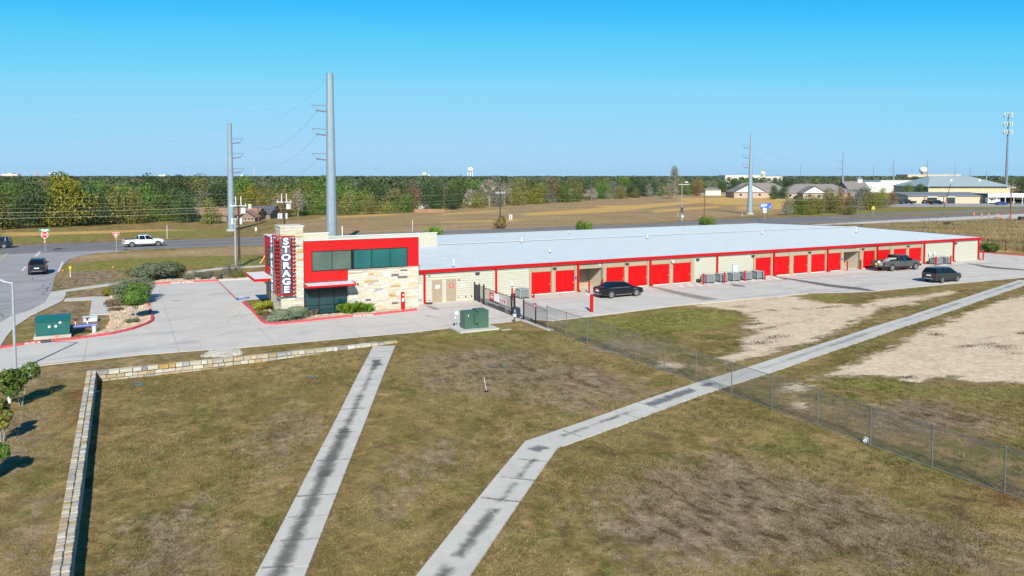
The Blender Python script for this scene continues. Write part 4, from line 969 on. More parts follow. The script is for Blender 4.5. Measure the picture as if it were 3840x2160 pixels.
ac0 = make_condenser('lone grey condenser behind the sliding gate', (34.9, 66.55, .03))
ACX = [(58.45, 'first condenser in the row of five, nearest the left roll up door'), (60.35, 'second condenser in the row of five, before the red downspout'), (62.2, 'third condenser in the row of five, under the grey wall cabinet'), (64.0, 'fourth condenser in the row of five'), (65.9, 'fifth condenser in the row, nearest the right roll up door'), (98.4, 'left condenser of the far right pair'), (100.25, 'right condenser of the far right pair')]
for x, l in ACX: dup(ac0, (x, 66.55, .03), 0, l)
for x in (57.6, 59.4, 61.3, 63.1, 64.95, 97.6, 34.3):
    MB().box(x - .2, x + .2, FY - .35, FY - .1, .05, .42).build('pipe_box', DARK, store)
MB().box(62.75, 63.45, FY - .22, FY - .02, .75, 1.75).build('wall_cabinet', GREYBOX, store)
for x in (98.0, 99.0): MB().box(x - .14, x + .14, FY - .18, FY - .02, 1.2, 1.55).cyl((x, FY - .1, .5), (x, FY - .1, 1.2), .03, n=6).build('disconnect_box', GREYBOX, store)
MB().box(34.0, 34.26, FY - .16, FY - .0, 1.15, 1.55).cyl((34.13, FY - .08, .5), (34.13, FY - .08, 1.15), .025, n=6).build('disconnect_box', GREYBOX, store)
# --- bollards --------------------------------------------------------------------------------------------------
def make_bollard(label, loc, h=1.15, r=.085, flat=False):
    t = thing('bollard', label, 'bollard', loc, 0, 'red bollards')
    b = MB().cyl((0, 0, 0), (0, 0, h), r, n=14); b.build('post', RED, t, local=True, smooth=True)
    c = MB().cyl((0, 0, h), (0, 0, h + .02), r * (1.0 if flat else .98), r * .9, n=14) if flat else MB().sphere((0, 0, h), r, 14, 8, sz=.6)
    c.build('cap', RED, t, local=True, smooth=True)
    return t
make_bollard('red bollard left of the lone condenser by the gate', (33.3, 65.6, .03)); make_bollard('red bollard between the lone condenser and the first roll up door', (35.75, 65.75, .03))
make_bollard('red bollard left of the alcove behind the black sedan', (42.45, 66.2, .05)); make_bollard('red bollard right of the alcove behind the black sedan', (44.75, 67.15, .05))
make_bollard('thick red bollard standing alone at the edge of the apron', (36.66, 56.75, .03), 1.5, .15, True)
for px, py, l in ((2638, 1068, 'red bollard before the first of the five condensers'), (2717, 1062, 'red bollard between the second and third of the five condensers'), (2793.5, 1055.5, 'red bollard between the fourth and fifth of the five condensers'), (2868.5, 1050, 'red bollard right of the five condensers'),
                  (3177.5, 1015, 'red bollard left of the alcove behind the grey pickup'), (3227.5, 1011, 'red bollard right of the alcove behind the grey pickup'), (3509.5, 997, 'red bollard between the pair of condensers at right'), (3565.5, 993, 'red bollard right of the pair of condensers'), (3687, 975.5, 'red bollard beyond the right end of the storage building')):
    x, y = G(px, py); make_bollard(l, (x, y, .03), 1.2)
# ================= retaining walls, fences, gate, utilities ====================================================
WSTONES = [M('wall_stone_cream', (.40, .36, .275), .9, var=.15, scale=5, bs=.4, bscale=14, orand=.15), M('wall_stone_white', (.43, .405, .345), .9, var=.12, scale=5, bs=.4, bscale=14, orand=.15), M('wall_stone_tan', (.38, .29, .18), .9, var=.22, scale=4, bs=.4, bscale=14, orand=.15), M('wall_stone_gold', (.38, .25, .09), .9, var=.3, scale=4, bs=.4, bscale=14, orand=.15), M('wall_stone_grey', (.27, .265, .255), .9, var=.12, scale=4, bs=.4, bscale=14, orand=.15)]
WMESH = {}
def wall_mesh(u, m_):
    if (u, m_) not in WMESH:
        me = bpy.data.meshes.new('stone'); me.from_pydata(UNITS[u][0], [], UNITS[u][1]); me.materials.append(WSTONES[m_]); WMESH[(u, m_)] = me
    return WMESH[(u, m_)]
def wall_stones(root, items):
    inv = ORG[root.name].inverted()
    for i, (Mx, m_) in enumerate(items):
        o = bpy.data.objects.new('stone', wall_mesh(i % 6, m_)); COL.objects.link(o); o.parent = root; o.matrix_local = inv @ Mx
rw = random.Random(5)
def pick(): return rw.choices((0, 1, 2, 3, 4), (.42, .27, .15, .04, .12))[0]
wallA = thing('stone_retaining_wall', 'low limestone retaining wall running along the drive above the lawn', 'wall', (8, 52.9, 0))
MB().box(-1.66, 17.45, 52.72, 53.0, -.8, .06).build('wall_core', MORTAR, wallA)
it = []
for z0, h, pr in ((-.12, .25, .05), (-.38, .245, .0), (-.62, .22, .0)):
    x = -1.6
    while x < 17.4:
        L = min(rw.uniform(.3, .75), 17.45 - x)
        top = .10 + .03 * math.sin(x)
        it.append((Matrix.Translation((x, 52.62 - pr + rw.uniform(-.02, .02), z0 + rw.uniform(-.01, .01))) @ Matrix.Diagonal((L - .03, .42 if z0 > -.2 else .12, h - .02, 1)), pick())); x += L
wall_stones(wallA, it)
wallB = thing('stone_retaining_wall', 'long narrow limestone retaining wall running toward the camera at left', 'wall', (-1.9, 30, 0))
MB().box(-2.12, -1.76, 16.0, 53.05, -.8, .05).build('wall_core', MORTAR, wallB)
it = []
for x0, wd in ((-2.18, .27), (-1.90, .25)):                         # two files of cap stones
    y = 16.0
    while y < 53.0:
        L = min(rw.uniform(.2, .44), 53.08 - y)
        it.append((Matrix.Translation((x0, y + L, .02 + rw.uniform(-.02, .02))) @ Matrix.Rotation(R(-90), 4, 'Z') @ Matrix.Rotation(R(-90), 4, 'X') @ Matrix.Diagonal((L - .03, -.1 - .03 * rw.random(), wd - .02, 1)) if False else
                   Matrix.Translation((x0, y, .03 + rw.uniform(-.015, .025))) @ Matrix(((0, 0, wd - .02, 0), (L - .03, 0, 0, 0), (0, -.10, 0, .10), (0, 0, 0, 1))), pick())); y += L
for z0, h in ((-.30, .30), (-.60, .29)):                            # face toward the lawn
    y = 16.0
    while y < 52.6:
        L = min(rw.uniform(1.0, 1.7), 52.6 - y)
        it.append((Matrix.Translation((-1.64, y, z0)) @ Matrix.Rotation(R(90), 4, 'Z') @ Matrix.Diagonal((L - .03, .12, h - .02, 1)), pick())); y += L
wall_stones(wallB, it)
def LX(y): return 29.46 + (y - 52) * .04
# --- sliding gate and its fixed panel
gate = thing('sliding_gate', 'black steel sliding gate hung with a red and white banner', 'gate', (LX(61.5), 61.5, .03))
def bar(mb, y0, z0, y1, z1, r=.022, dx=0): mb.cyl((LX(y0) + dx, y0, z0), (LX(y1) + dx, y1, z1), r, n=4)
for z in (.16, .55, 1.56):
    m_ = MB(); bar(m_, 58.75, z, 64.8, z, .035); m_.build('rail', BLACK, gate)
m_ = MB(); y = 58.85
while y < 64.8: bar(m_, y, .12, y, 1.58, .011); y += .125
tag(m_.build('pickets', BLACK, gate), kind='stuff')
for y in (58.65, 64.92): MB().box(LX(y) - .06, LX(y) + .06, y - .06, y + .06, 0, 1.85).build('post', BLACK, gate)
m_ = MB(); bar(m_, 56.0, .07, 65.2, .07, .04, -.1); m_.build('track', BLACK, gate)
def panel(y0, y1, z0, z1, m, nm, par=gate, dx=-.06): return MB().add([(LX(y0) + dx, y0, z0), (LX(y1) + dx, y1, z0), (LX(y1) + dx, y1, z1), (LX(y0) + dx, y0, z1), (LX(y0) + dx + .02, y0, z0), (LX(y1) + dx + .02, y1, z0), (LX(y1) + dx + .02, y1, z1), (LX(y0) + dx + .02, y0, z1)], [(0, 1, 2, 3), (7, 6, 5, 4), (0, 4, 5, 1), (3, 2, 6, 7), (0, 3, 7, 4), (1, 5, 6, 2)]).build(nm, m, par)
bn = thing('banner', 'red and white advertising banner tied to the sliding gate', 'banner', (LX(62.3) - .09, 62.3, .7))
for (y0, y1, z0, z1, m, nm) in ((62.3, 63.35, .72, 1.42, SIGNRED, 'red_panel'), (61.2, 62.3, .72, 1.42, SIGNW, 'white_panel'), (61.2, 63.35, .60, .72, BLACK, 'black_band'), (59.6, 61.15, .75, 1.25, M('banner_pale', (.66, .58, .60), .6), 'pale_panel')):
    panel(y0, y1, z0, z1, m, nm, bn, -.10)
for k, (w, z) in enumerate(((.55, 1.22), (.7, 1.06), (.75, .98), (.5, .9))): panel(62.45, 62.45 + w, z, z + .045, SIGNW, 'text_line', bn, -.108)
for k in range(3): panel(59.75 + k * .45, 60.02 + k * .45, .85, 1.12, SIGNRED if k == 0 else M('banner_grey', (.3, .3, .34), .6), 'picture_block', bn, -.108)
panel(60.0, 61.4, .22, .45, DARK, 'lower_plate')
fx = thing('gate_side_panel', 'dark mesh fence panel between the storage wall and the sliding gate', 'fence', (LX(66.1), 66.1, .03))
for y in (67.25, 66.04): MB().box(LX(y) - .05, LX(y) + .05, y - .05, y + .05, 0, 1.8).build('post', BLACK, fx)
m_ = MB(); y = 66.1
while y < 67.2: bar(m_, y, .1, y, 1.62, .012); y += .05
tag(m_.build('mesh_bars', DARK, fx), kind='stuff')
m_ = MB(); y = 65.05
while y < 66.0: bar(m_, y, .1, y, 1.62, .011); y += .11
tag(m_.build('pickets', BLACK, fx), kind='stuff')
for z in (.12, 1.6):
    m_ = MB(); bar(m_, 65.0, z, 67.25, z, .025); m_.build('rail', BLACK, fx)
op = thing('gate_operator', 'black gate motor box on a post beside the sliding gate', 'gate motor', (LX(57.6), 57.6, .03))
MB().box(LX(58.1) - .07, LX(58.1) + .07, 58.03, 58.17, 0, 1.75).build('post', BLACK, op)
MB().box(LX(57.5) - .25, LX(57.5) + .15, 57.2, 57.9, .15, .85).build('motor_box', M('motor_navy', (.02, .03, .06), .5), op)
MB().box(LX(57.5) - .27, LX(57.5) - .251, 57.35, 57.55, .45, .7).build('vent_plate', GREYBOX, op)
x, y = G(1929, 1211); kp = thing('sensor_post', 'short brown post with grey head before the gate motor', 'post', (x, y, 0))
MB().cyl((0, 0, 0), (0, 0, .5), .07, n=10).build('post', M('rust_brown', (.10, .07, .05), .7), kp, local=True); MB().box(-.12, .12, -.1, .1, .5, .75).build('head', GREYBOX, kp, local=True); MB().cyl((0, 0, 0), (0, 0, .2), .11, n=10).build('collar', MATS['rust_brown'], kp, local=True)
orn = thing('picket_fence', 'black steel picket fence between the gate motor and the chain link fence', 'fence', (LX(54), 54, 0))
for y in (56.26, 54.0): MB().box(LX(y) - .045, LX(y) + .045, y - .045, y + .045, 0, 1.75).build('post', BLACK, orn)
m_ = MB(); y = 52.05
while y < 56.2: bar(m_, y, .08, y, 1.66, .010); y += .115
tag(m_.build('pickets', BLACK, orn), kind='stuff')
for z in (.18, 1.45):
    m_ = MB(); bar(m_, 51.98, z, 56.26, z, .022); m_.build('rail', BLACK, orn)
sg = MB().box(LX(54.1) - .075, LX(54.1) - .05, 53.85, 54.3, 1.35, 1.75).build('warning_sign', M('sign_pink', (.55, .10, .16), .5), orn)
MB().box(LX(54.1) - .082, LX(54.1) - .076, 53.95, 54.2, 1.5, 1.6).build('text_line', SIGNW, sg)
MB().box(29.2, 29.75, 51.4, 56.4, -.08, .06).build('mow_strip', KERBC, orn)
# --- chain link
FENCEPOST = M('fence_post_galv', (.16, .185, .185), .55, metal=.4)
cl = thing('chain_link_fence', 'grey galvanised chain link fence crossing the lawn toward the camera', 'fence', (29.46, 30, 0))
FXX = 29.46; FH = 1.78; ys = [51.98 - k * 2.92 for k in range(16)]
for k, y in enumerate(ys):
    z = gzf(FXX, y); MB().cyl((FXX, y, z - .1), (FXX, y, z + FH + (.08 if k == 0 else .02)), .036 if k == 0 else .026, n=8).sphere((FXX, y, z + FH + (.1 if k == 0 else .03)), .04, 8, 4).build('post', FENCEPOST, cl, smooth=True)
MB().tube([(FXX, y, gzf(FXX, y) + FH - .02) for y in ys], .016, 6).build('top_rail', FENCEPOST, cl)
MB().tube([(FXX - .01, y, gzf(FXX, y) + .06) for y in ys], .008, 4).build('bottom_wire', STEEL, cl)
m_ = MB().cyl((FXX, ys[0], .95), (FXX, ys[1], .95), .02, n=6); m_.build('brace_rail', STEEL, cl)
V = []; F = []; w = .0024
yA, yB = ys[-1], ys[0]; stp = .078
def wire(y0, z0, y1, z1):
    b = len(V); d = Vector((y1 - y0, z1 - z0)).normalized(); n = Vector((-d.y, d.x)) * w
    for (yy, zz, s) in ((y0, z0, 1), (y0, z0, -1), (y1, z1, -1), (y1, z1, 1)): V.append((FXX + .0012 * s, yy + n.x * s, zz + n.y * s))
    F.append((b, b + 1, b + 2, b + 3)); b = len(V)
    for (yy, zz, s) in ((y0, z0, 1), (y0, z0, -1), (y1, z1, -1), (y1, z1, 1)): V.append((FXX - .0012 * s, yy + n.x * s, zz + n.y * s))
    F.append((b, b + 1, b + 2, b + 3))
yy = yA - FH
while yy < yB:
    a, b = max(yy, yA), min(yy + FH, yB)
    if b > a: wire(a, .05 + (a - yy), b, .05 + (b - yy))
    a2, b2 = max(yy, yA), min(yy + FH, yB)
    if b2 > a2: wire(a2, .05 + FH - (a2 - yy) - .02, b2, .05 + FH - (b2 - yy) - .02)
    yy += stp
me = bpy.data.meshes.new('mesh_wire'); inv = ORG[cl.name].inverted(); me.from_pydata([tuple(inv @ Vector(p)) for p in V], [], F); me.materials.append(GALV)
tag(link('mesh_wire', me, cl), kind='stuff')
bgx, bgy, bgz = GG(3257, 1660); bag = thing('plastic_bag', 'white plastic bag caught at the foot of the chain link fence', 'bag', (FXX + .08, bgy, bgz))
bm_ = MB().sphere((0, 0, .16), .16, 9, 6, sz=1.0); bm_.v = [(p[0] * rnd.uniform(.5, 1.1), p[1] * rnd.uniform(.6, 1.2), p[2] * rnd.uniform(.8, 1.15)) for p in bm_.v]; bm_.build('crumpled_film', WHITE, bag, local=True)
# --- far ornamental fence at the right end
of = thing('boundary_fence', 'black picket boundary fence beyond the right end of the storage building', 'fence', (126, 75, 0))
OFA, OFB = (123.6, 92.0), (127.0, 60.0)
def ofp(t): return (OFA[0] + (OFB[0] - OFA[0]) * t, OFA[1] + (OFB[1] - OFA[1]) * t)
for k in range(13):
    x, y = ofp(k / 12); MB().box(x - .04, x + .04, y - .04, y + .04, 0, 1.9).build('post', BLACK, of)
m_ = MB()
for k in range(1, 250):
    x, y = ofp(k / 250); m_.box(x - .01, x + .01, y - .01, y + .01, .15, 1.78)
tag(m_.build('pickets', BLACK, of), kind='stuff')
for z in (.25, 1.55): MB().cyl(ofp(0) + (z,), ofp(1) + (z,), .022, n=4).build('rail', BLACK, of)
# --- transformer and meter on the lawn edge
tr = thing('transformer_cabinet', 'dark green pad mounted transformer on a concrete pad before the gate', 'transformer', (24.3, 54.7, 0))
MB().box(22.75, 26.05, 53.55, 56.0, -.1, .12).build('concrete_pad', SLAB, tr)
def tapered(x0, x1, y0, y1, z0, z1, slope, m, nm, ov=.03):
    b = MB(); b.add([(x0, y0, z0), (x1, y0, z0), (x1, y1, z0), (x0, y1, z0), (x0, y0, z1 - slope), (x1, y0, z1 - slope), (x1, y1, z1), (x0, y1, z1)], [(3, 2, 1, 0), (4, 5, 6, 7), (0, 1, 5, 4), (1, 2, 6, 5), (2, 3, 7, 6), (3, 0, 4, 7)])
    o = b.build(nm, m, tr)
    l = MB(); l.add([(x0 - ov, y0 - ov, z1 - slope + .005), (x1 + ov, y0 - ov, z1 - slope + .005), (x1 + ov, y1 + ov, z1 + .005), (x0 - ov, y1 + ov, z1 + .005), (x0 - ov, y0 - ov, z1 - slope + .035), (x1 + ov, y0 - ov, z1 - slope + .035), (x1 + ov, y1 + ov, z1 + .035), (x0 - ov, y1 + ov, z1 + .035)], [(3, 2, 1, 0), (4, 5, 6, 7), (0, 1, 5, 4), (1, 2, 6, 5), (2, 3, 7, 6), (3, 0, 4, 7)])
    l.build('lid', GREEN, o); return o
ca = tapered(23.45, 24.52, 54.28, 55.25, .12, 1.42, .04, GREEN, 'left_compartment'); tapered(24.53, 25.40, 54.12, 55.3, .12, 1.50, .04, GREEN, 'right_compartment')
MB().box(24.22, 24.56, 54.10, 54.275, .55, 1.15).build('handle_box', GREEN, ca)
MB().box(23.72, 23.76, 54.255, 54.275, 1.08, 1.24).build('decal', WHITE, ca)
for x in (24.05, 24.3): MB().cyl((x, 54.27, 1.22), (x, 54.25, 1.22), .045, n=10).build('rivet_plate', DARK, ca)
x, y = G(1708, 1231); mp = thing('meter_pedestal', 'grey electric meter on a steel post at the edge of the drive', 'meter', (x, y, 0))
MB().cyl((0, 0, 0), (0, 0, .95), .035, n=8).build('post', STEEL, mp, local=True); MB().cyl((.12, 0, 0), (.12, 0, 1.35), .03, n=8).build('conduit', STEEL, mp, local=True)
MB().box(-.13, .04, -.1, .08, .75, 1.35).build('meter_box', GREYBOX, mp, local=True); MB().cyl((-.05, -.1, 1.18), (-.05, -.22, 1.18), .11, n=12).build('meter_dial', WHITE, mp, local=True); MB().box(.06, .2, -.08, .08, 1.0, 1.4).build('breaker_box', GREYBOX, mp, local=True)
# --- green enclosure with backflow pipes in the island
en = thing('backflow_enclosure', 'dark teal steel utility enclosure with double doors on a concrete base', 'enclosure', (-4.8, 66.2, 0))
MB().box(-6.05, -3.65, 65.45, 67.2, -.05, .22).build('concrete_base', KERBC, en)
b = MB(); b.add([(-5.92, 65.6, .22), (-3.74, 65.6, .22), (-3.74, 67.1, .22), (-5.92, 67.1, .22), (-5.92, 65.6, 1.30), (-3.74, 65.6, 1.30), (-3.74, 66.2, 1.52), (-5.92, 66.2, 1.52), (-3.74, 67.1, 1.52), (-5.92, 67.1, 1.52)], [(3, 2, 1, 0), (0, 1, 5, 4), (1, 2, 8, 6, 5), (3, 0, 4, 7, 9), (2, 3, 9, 8)])
b.build('body', TEAL, en)
b = MB(); b.add([(-5.98, 65.54, 1.30), (-3.68, 65.54, 1.30), (-3.68, 66.2, 1.545), (-5.98, 66.2, 1.545), (-3.68, 67.15, 1.545), (-5.98, 67.15, 1.545), (-5.98, 65.54, 1.27), (-3.68, 65.54, 1.27)], [(0, 1, 2, 3), (3, 2, 4, 5), (6, 7, 1, 0)]); b.build('roof', TEAL, en)
for x0, x1 in ((-5.7, -4.845), (-4.835, -3.98)):
    d = MB().box(x0, x1, 65.572, 65.598, .32, 1.22).build('door', TEAL, en); MB().box((x0 + x1) / 2 + (.15 if x0 < -5 else -.3), (x0 + x1) / 2 + (.3 if x0 < -5 else -.15), 65.56, 65.571, .80, .97).build('notice', WHITE, d)
MB().cyl((-4.35, 65.57, 1.14), (-4.35, 65.55, 1.14), .09, n=10).build('seal', WHITE, en)
bp = thing('backflow_pipes', 'blue backflow pipe with two red valve stems beside the teal enclosure', 'pipes', (-2.8, 66.4, 0))
PIPE = M('pipe_blue', (.10, .13, .32), .4, metal=.2); PIPED = M('pipe_dark', (.02, .05, .10), .45)
MB().cyl((-3.7, 66.3, .62), (-1.95, 66.3, .62), .15, n=12).build('main_pipe', PIPE, bp, smooth=True); MB().cyl((-3.66, 66.3, 0), (-3.66, 66.3, .6), .14, n=12).build('riser', PIPED, bp, smooth=True); MB().cyl((-2.15, 66.2, 0), (-2.15, 66.2, .6), .16, n=12).build('riser', GREYBOX, bp, smooth=True)
for x in (-3.4, -2.6):
    MB().cyl((x, 66.3, .7), (x, 66.3, 1.05), .045, n=8).build('stem', WHITE, bp); v = MB().cyl((x, 66.3, 1.0), (x, 66.3, 1.18), .06, n=8).build('valve_bonnet', SIGNRED, bp); MB().cyl((x, 66.3, 1.19), (x, 66.3, 1.22), .2, n=14).build('handwheel', DARK, v)
x, y = G(338, 1207); gb = thing('utility_box', 'low pale grey steel box behind the blue backflow pipe', 'box', (x, y, 0), .1)
MB().box(-.5, .5, -.3, .3, .05, .42).build('body', GREYBOX, gb, local=True); MB().box(-.53, .53, -.33, .33, .42, .48).build('lid', GREYBOX, gb, local=True); MB().box(-.5, .5, -.34, .34, 0, .05).build('skid', DARK, gb, local=True)
# --- lamp post, telecom pillar, pipe lamp, markers at left
lp = thing('street_lamp', 'tall steel street lamp at the left edge of the drive', 'lamp', (-6.1, 55.3, 0))
MB().cyl((-6.1, 55.3, 0), (-6.1, 55.3, 5.55), .10, .065, n=12).build('pole', STEEL, lp, smooth=True); MB().cyl((-6.1, 55.3, 0), (-6.1, 55.3, .25), .16, n=8).build('base', STEEL, lp)
arm = MB().tube([(-6.1, 55.3, 5.45), (-6.7, 55.6, 5.62), (-7.9, 56.2, 5.72)], .04, 8).build('arm', STEEL, lp, smooth=True); MB().box(-8.5, -7.85, 56.08, 56.38, 5.64, 5.76).build('lamp_head', GREYBOX, arm)
x, y = G(110, 1413); tp_ = thing('telecom_pillar', 'short pale green round telecom pillar beside the lamp post', 'pillar', (x, y, 0))
PG_ = M('pillar_green', (.30, .47, .34), .5); MB().cyl((0, 0, 0), (0, 0, .48), .135, n=16).build('body', PG_, tp_, local=True, smooth=True); MB().cyl((0, 0, .48), (0, 0, .58), .15, .14, n=16).build('cap', PG_, tp_, local=True, smooth=True); MB().cyl((0, 0, 0), (0, 0, .06), .17, n=16).build('foot', PG_, tp_, local=True)
x, y = G(36, 1510); wl = thing('irrigation_riser', 'white pipe riser with dark nozzle behind the left sapling', 'pipe', (x, y, 0))
MB().cyl((0, 0, 0), (0, 0, .42), .09, n=12).build('pipe', WHITE, wl, local=True, smooth=True); MB().cyl((-.16, 0, .45), (.08, 0, .45), .1, n=12).build('nozzle', DARK, wl, local=True, smooth=True)
x, y = G(264, 1040); ym = thing('pipeline_marker', 'yellow utility marker post in the grass by the side road', 'marker', (x, y, 0))
MB().cyl((0, 0, 0), (0, 0, .5), .05, n=8).build('lower_post', WHITE, ym, local=True); MB().cyl((0, 0, .5), (0, 0, 1.15), .055, n=8).build('upper_post', YELLOW, ym, local=True); MB().box(-.12, .12, -.05, .05, 1.05, 1.3).build('cap', YELLOW, ym, local=True)
for px, py, l in ((232, 1023, 'small orange flag by the road edge near the yellow marker'), (421, 1010, 'small orange flag alone in the green ditch'), (208, 1276, 'small orange flag in front of the teal enclosure')):
    x, y = G(px, py); fl = thing('survey_flag', l, 'flag', (x, y, 0)); MB().cyl((0, 0, 0), (0, 0, .35), .008, n=4).build('wire', STEEL, fl, local=True); MB().box(-.01, .2, -.006, .006, .22, .36).build('cloth', ORANGE, fl, local=True)
LIDM = M('valve_lid_green', (.10, .16, .13), .6)
for px, py, w, d, m_, l in ((1899, 1238, .85, .35, KERBC, 'flat grey concrete vault lid in the grass right of the transformer'), (1846, 1374, .45, .3, LIDM, 'left green valve box lid in the brown patch of lawn'), (1896, 1373, .5, .35, LIDM, 'right green valve box lid in the brown patch of lawn'), (516, 1435, .4, .25, LIDM, 'upper of two green valve box lids near the wall corner'), (521, 1444, .45, .3, LIDM, 'lower of two green valve box lids near the wall corner'), (1164, 1414, .4, .25, LIDM, 'green valve box lid left of the straight path')):
    x, y, z = GG(px, py); v = thing('valve_box', l, 'valve box', (x, y, z), 0, 'in ground valve boxes'); MB().box(-w / 2 - .04, w / 2 + .04, -d / 2 - .04, d / 2 + .04, -.1, .02).build('rim', DARK, v, local=True); MB().box(-w / 2, w / 2, -d / 2, d / 2, -.08, .045).build('lid', m_, v, local=True)
x, y, z = GG(368, 1470); pp = thing('paper_scrap', 'white scrap of paper on the grass by the stone wall', 'litter', (x, y, z + .02), .4); MB().add([(-.2, -.05, .01), (.1, -.07, .05), (.22, .04, .02), (-.12, .07, .06), (-.2, -.05, 0), (.1, -.07, .035), (.22, .04, .01), (-.12, .07, .045)], [(0, 1, 2, 3), (7, 6, 5, 4), (0, 4, 5, 1), (1, 5, 6, 2), (2, 6, 7, 3), (3, 7, 4, 0)]).build('sheet', WHITE, pp, local=True)
x, y, z = GG(1825, 1470); sk = thing('marker_stake', 'thin pale leaning stake with black foot in the brown lawn', 'stake', (x, y, z)); MB().cyl((0, 0, 0), (-.12, .1, .85), .014, n=5).build('stake', WHITE, sk, local=True); MB().box(-.12, .1, -.06, .06, 0, .08).build('foot', BLACK, sk, local=True)
# --- road signs
def post_sign(name, label, px, py, h, cat='sign'):
    x, y = G(px, py); t = thing(name, label, cat, (x, y, 0), YAW - R(90)); MB().cyl((0, 0, 0), (0, 0, h), .04, n=6).build('post', STEEL, t, local=True); return t
def ngon_sign(t, n, r, z, mat, name, rot=0, yoff=-.05, th=.02, inner=None, imat=None):
    def pl(rr, y0): return [(rr * math.cos(rot + 2 * math.pi * k / n), y0, z + rr * math.sin(rot + 2 * math.pi * k / n)) for k in range(n)]
    b = MB(); a1, a2 = pl(r, yoff), pl(r, yoff + th); b.add(a1 + a2, [tuple(range(n)), tuple(range(2 * n - 1, n - 1, -1))] + [(i, i + n, (i + 1) % n + n, (i + 1) % n) for i in range(n)]); o = b.build(name, mat, t, local=True)
    if inner: b = MB(); b.add(pl(inner, yoff - .004), [tuple(range(n))]); b.build('face', imat, o, local=True)
    return o
def ltext(body, size, loc, mat, par, width=1.0):
    me = text_mesh(body, size, .003, .004, mat, width); me.transform(Matrix.Translation(loc) @ FRONT.to_4x4()); return link('lettering', me, par)
st = post_sign('stop_sign', 'red octagonal STOP sign with a green street name blade above', 170, 944, 3.3)
o = ngon_sign(st, 8, .60, 2.72, SIGNW, 'octagon', R(22.5), inner=.54, imat=SIGNRED); ltext('STOP', .40, (0, -.06, 2.72), SIGNW, o)
gbm = M('street_sign_green', (.02, .36, .24), .5); b = MB().box(-.82, .82, -.03, .0, 3.28, 3.62).build('street_name_blade', gbm, st, local=True)
MB().box(-.5, -.12, -.035, -.031, 3.38, 3.52).build('text_line', SIGNW, b, local=True); MB().box(.05, .6, -.035, -.031, 3.38, 3.52).build('text_line', SIGNW, b, local=True)
for k in range(4): MB().box(-.08, .08, -.065, -.042, 1.3 + k * .22, 1.52 + k * .22).build('reflector_band', SIGNRED if k % 2 == 0 else SIGNW, st, local=True)
yl = post_sign('yield_sign', 'red and white triangular yield sign before the white pickup', 437, 946, 2.6)
o = ngon_sign(yl, 3, .72, 2.75, SIGNW, 'triangle', R(-90), inner=.66, imat=SIGNRED); b = MB(); b.add([(.34 * math.cos(R(-90) + 2 * math.pi * k / 3), -.06, 2.75 + .34 * math.sin(R(-90) + 2 * math.pi * k / 3)) for k in range(3)], [(0, 1, 2)]); b.build('white_centre', SIGNW, o, local=True)
dn = post_sign('do_not_enter_sign', 'two small red and white plates on one post by the brown field', 1915, 838, 1.6)
for z in (1.35, 1.95):
    p_ = MB().box(-.38, .38, -.06, -.04, z - .28, z + .28).build('plate', SIGNW, dn, local=True); MB().cyl((0, -.062, z), (0, -.066, z), .22, n=12).build('red_disc', SIGNRED, p_, local=True)
bb = thing('billboard', 'blue advertising board on posts at the field edge', 'billboard', G(2870, 806) + (0,), YAW - R(90))
for x in (-1.3, 1.3): MB().box(x - .06, x + .06, -.05, .05, 0, 3.6).build('post', M('sign_post_wood', (.3, .2, .12), .8), bb, local=True)
p_ = MB().box(-1.75, 1.75, -.10, -.055, 1.9, 3.7).build('panel', SIGNBLUE, bb, local=True)
for k, w in enumerate((1.9, 2.1, 2.0, 1.2)): MB().box(-1.5, -1.5 + w, -.108, -.101, 3.3 - k * .28, 3.42 - k * .28).build('text_line', SIGNW, p_, local=True)
b = MB(); b.add([(1.0, -.106, 2.2), (1.3, -.106, 2.3), (1.65, -.106, 3.0), (1.3, -.106, 2.6)], [(0, 1, 2, 3)]); b.build('swoosh', SIGNW, p_, local=True)
ar = post_sign('lane_arrow_sign', 'white lane sign with black arrows below the blue billboard', 2867, 826, 2.4)
p_ = MB().box(-.42, .42, -.07, -.05, 2.05, 3.35).build('plate', SIGNW, ar, local=True)
for s in (-1, 1): b = MB(); b.add([(s * .1, -.075, 2.3), (s * .2, -.075, 2.3), (s * .28, -.075, 2.8), (s * .36, -.075, 2.8), (s * .24, -.075, 3.15), (s * .06, -.075, 2.8), (s * .16, -.075, 2.8)], [(0, 1, 2, 3, 4, 5, 6)]); b.build('arrow', BLACK, p_, local=True)
yw = post_sign('warning_sign', 'yellow house shaped crossing sign beside the highway', 3274, 813, 2.2)
b = MB(); b.add([(-.5, -.06, 2.2), (.5, -.06, 2.2), (.5, -.06, 2.7), (0, -.06, 3.2), (-.5, -.06, 2.7), (-.5, -.04, 2.2), (.5, -.04, 2.2), (.5, -.04, 2.7), (0, -.04, 3.2), (-.5, -.04, 2.7)], [(0, 1, 2, 3, 4), (9, 8, 7, 6, 5), (0, 5, 6, 1), (1, 6, 7, 2), (2, 7, 8, 3), (3, 8, 9, 4), (4, 9, 5, 0)]); o = b.build('plate', YELLOW, yw, local=True)
for s in (-.15, .15): MB().box(s - .07, s + .07, -.068, -.061, 2.35, 2.75).build('walker_symbol', BLACK, o, local=True)
for px, py, l in ((627, 894, 'thin white road marker post beyond the white pickup'), (1547, 868, 'thin white road marker post above the office roof'), (2542, 812, 'short white marker post left of the solar street light'), (2783, 812, 'short white marker post at the foot of the right steel pole')):
    x, y = G(px, py); m2 = thing('marker_post', l, 'marker', (x, y, 0)); MB().cyl((0, 0, 0), (0, 0, 1.2 if px > 2000 else 2.6), .05, n=6).build('post', WHITE, m2, local=True); MB().cyl((0, 0, .9), (0, 0, 1.0), .06, n=6).build('band', YELLOW if px < 700 else STEEL, m2, local=True)
cone0 = None
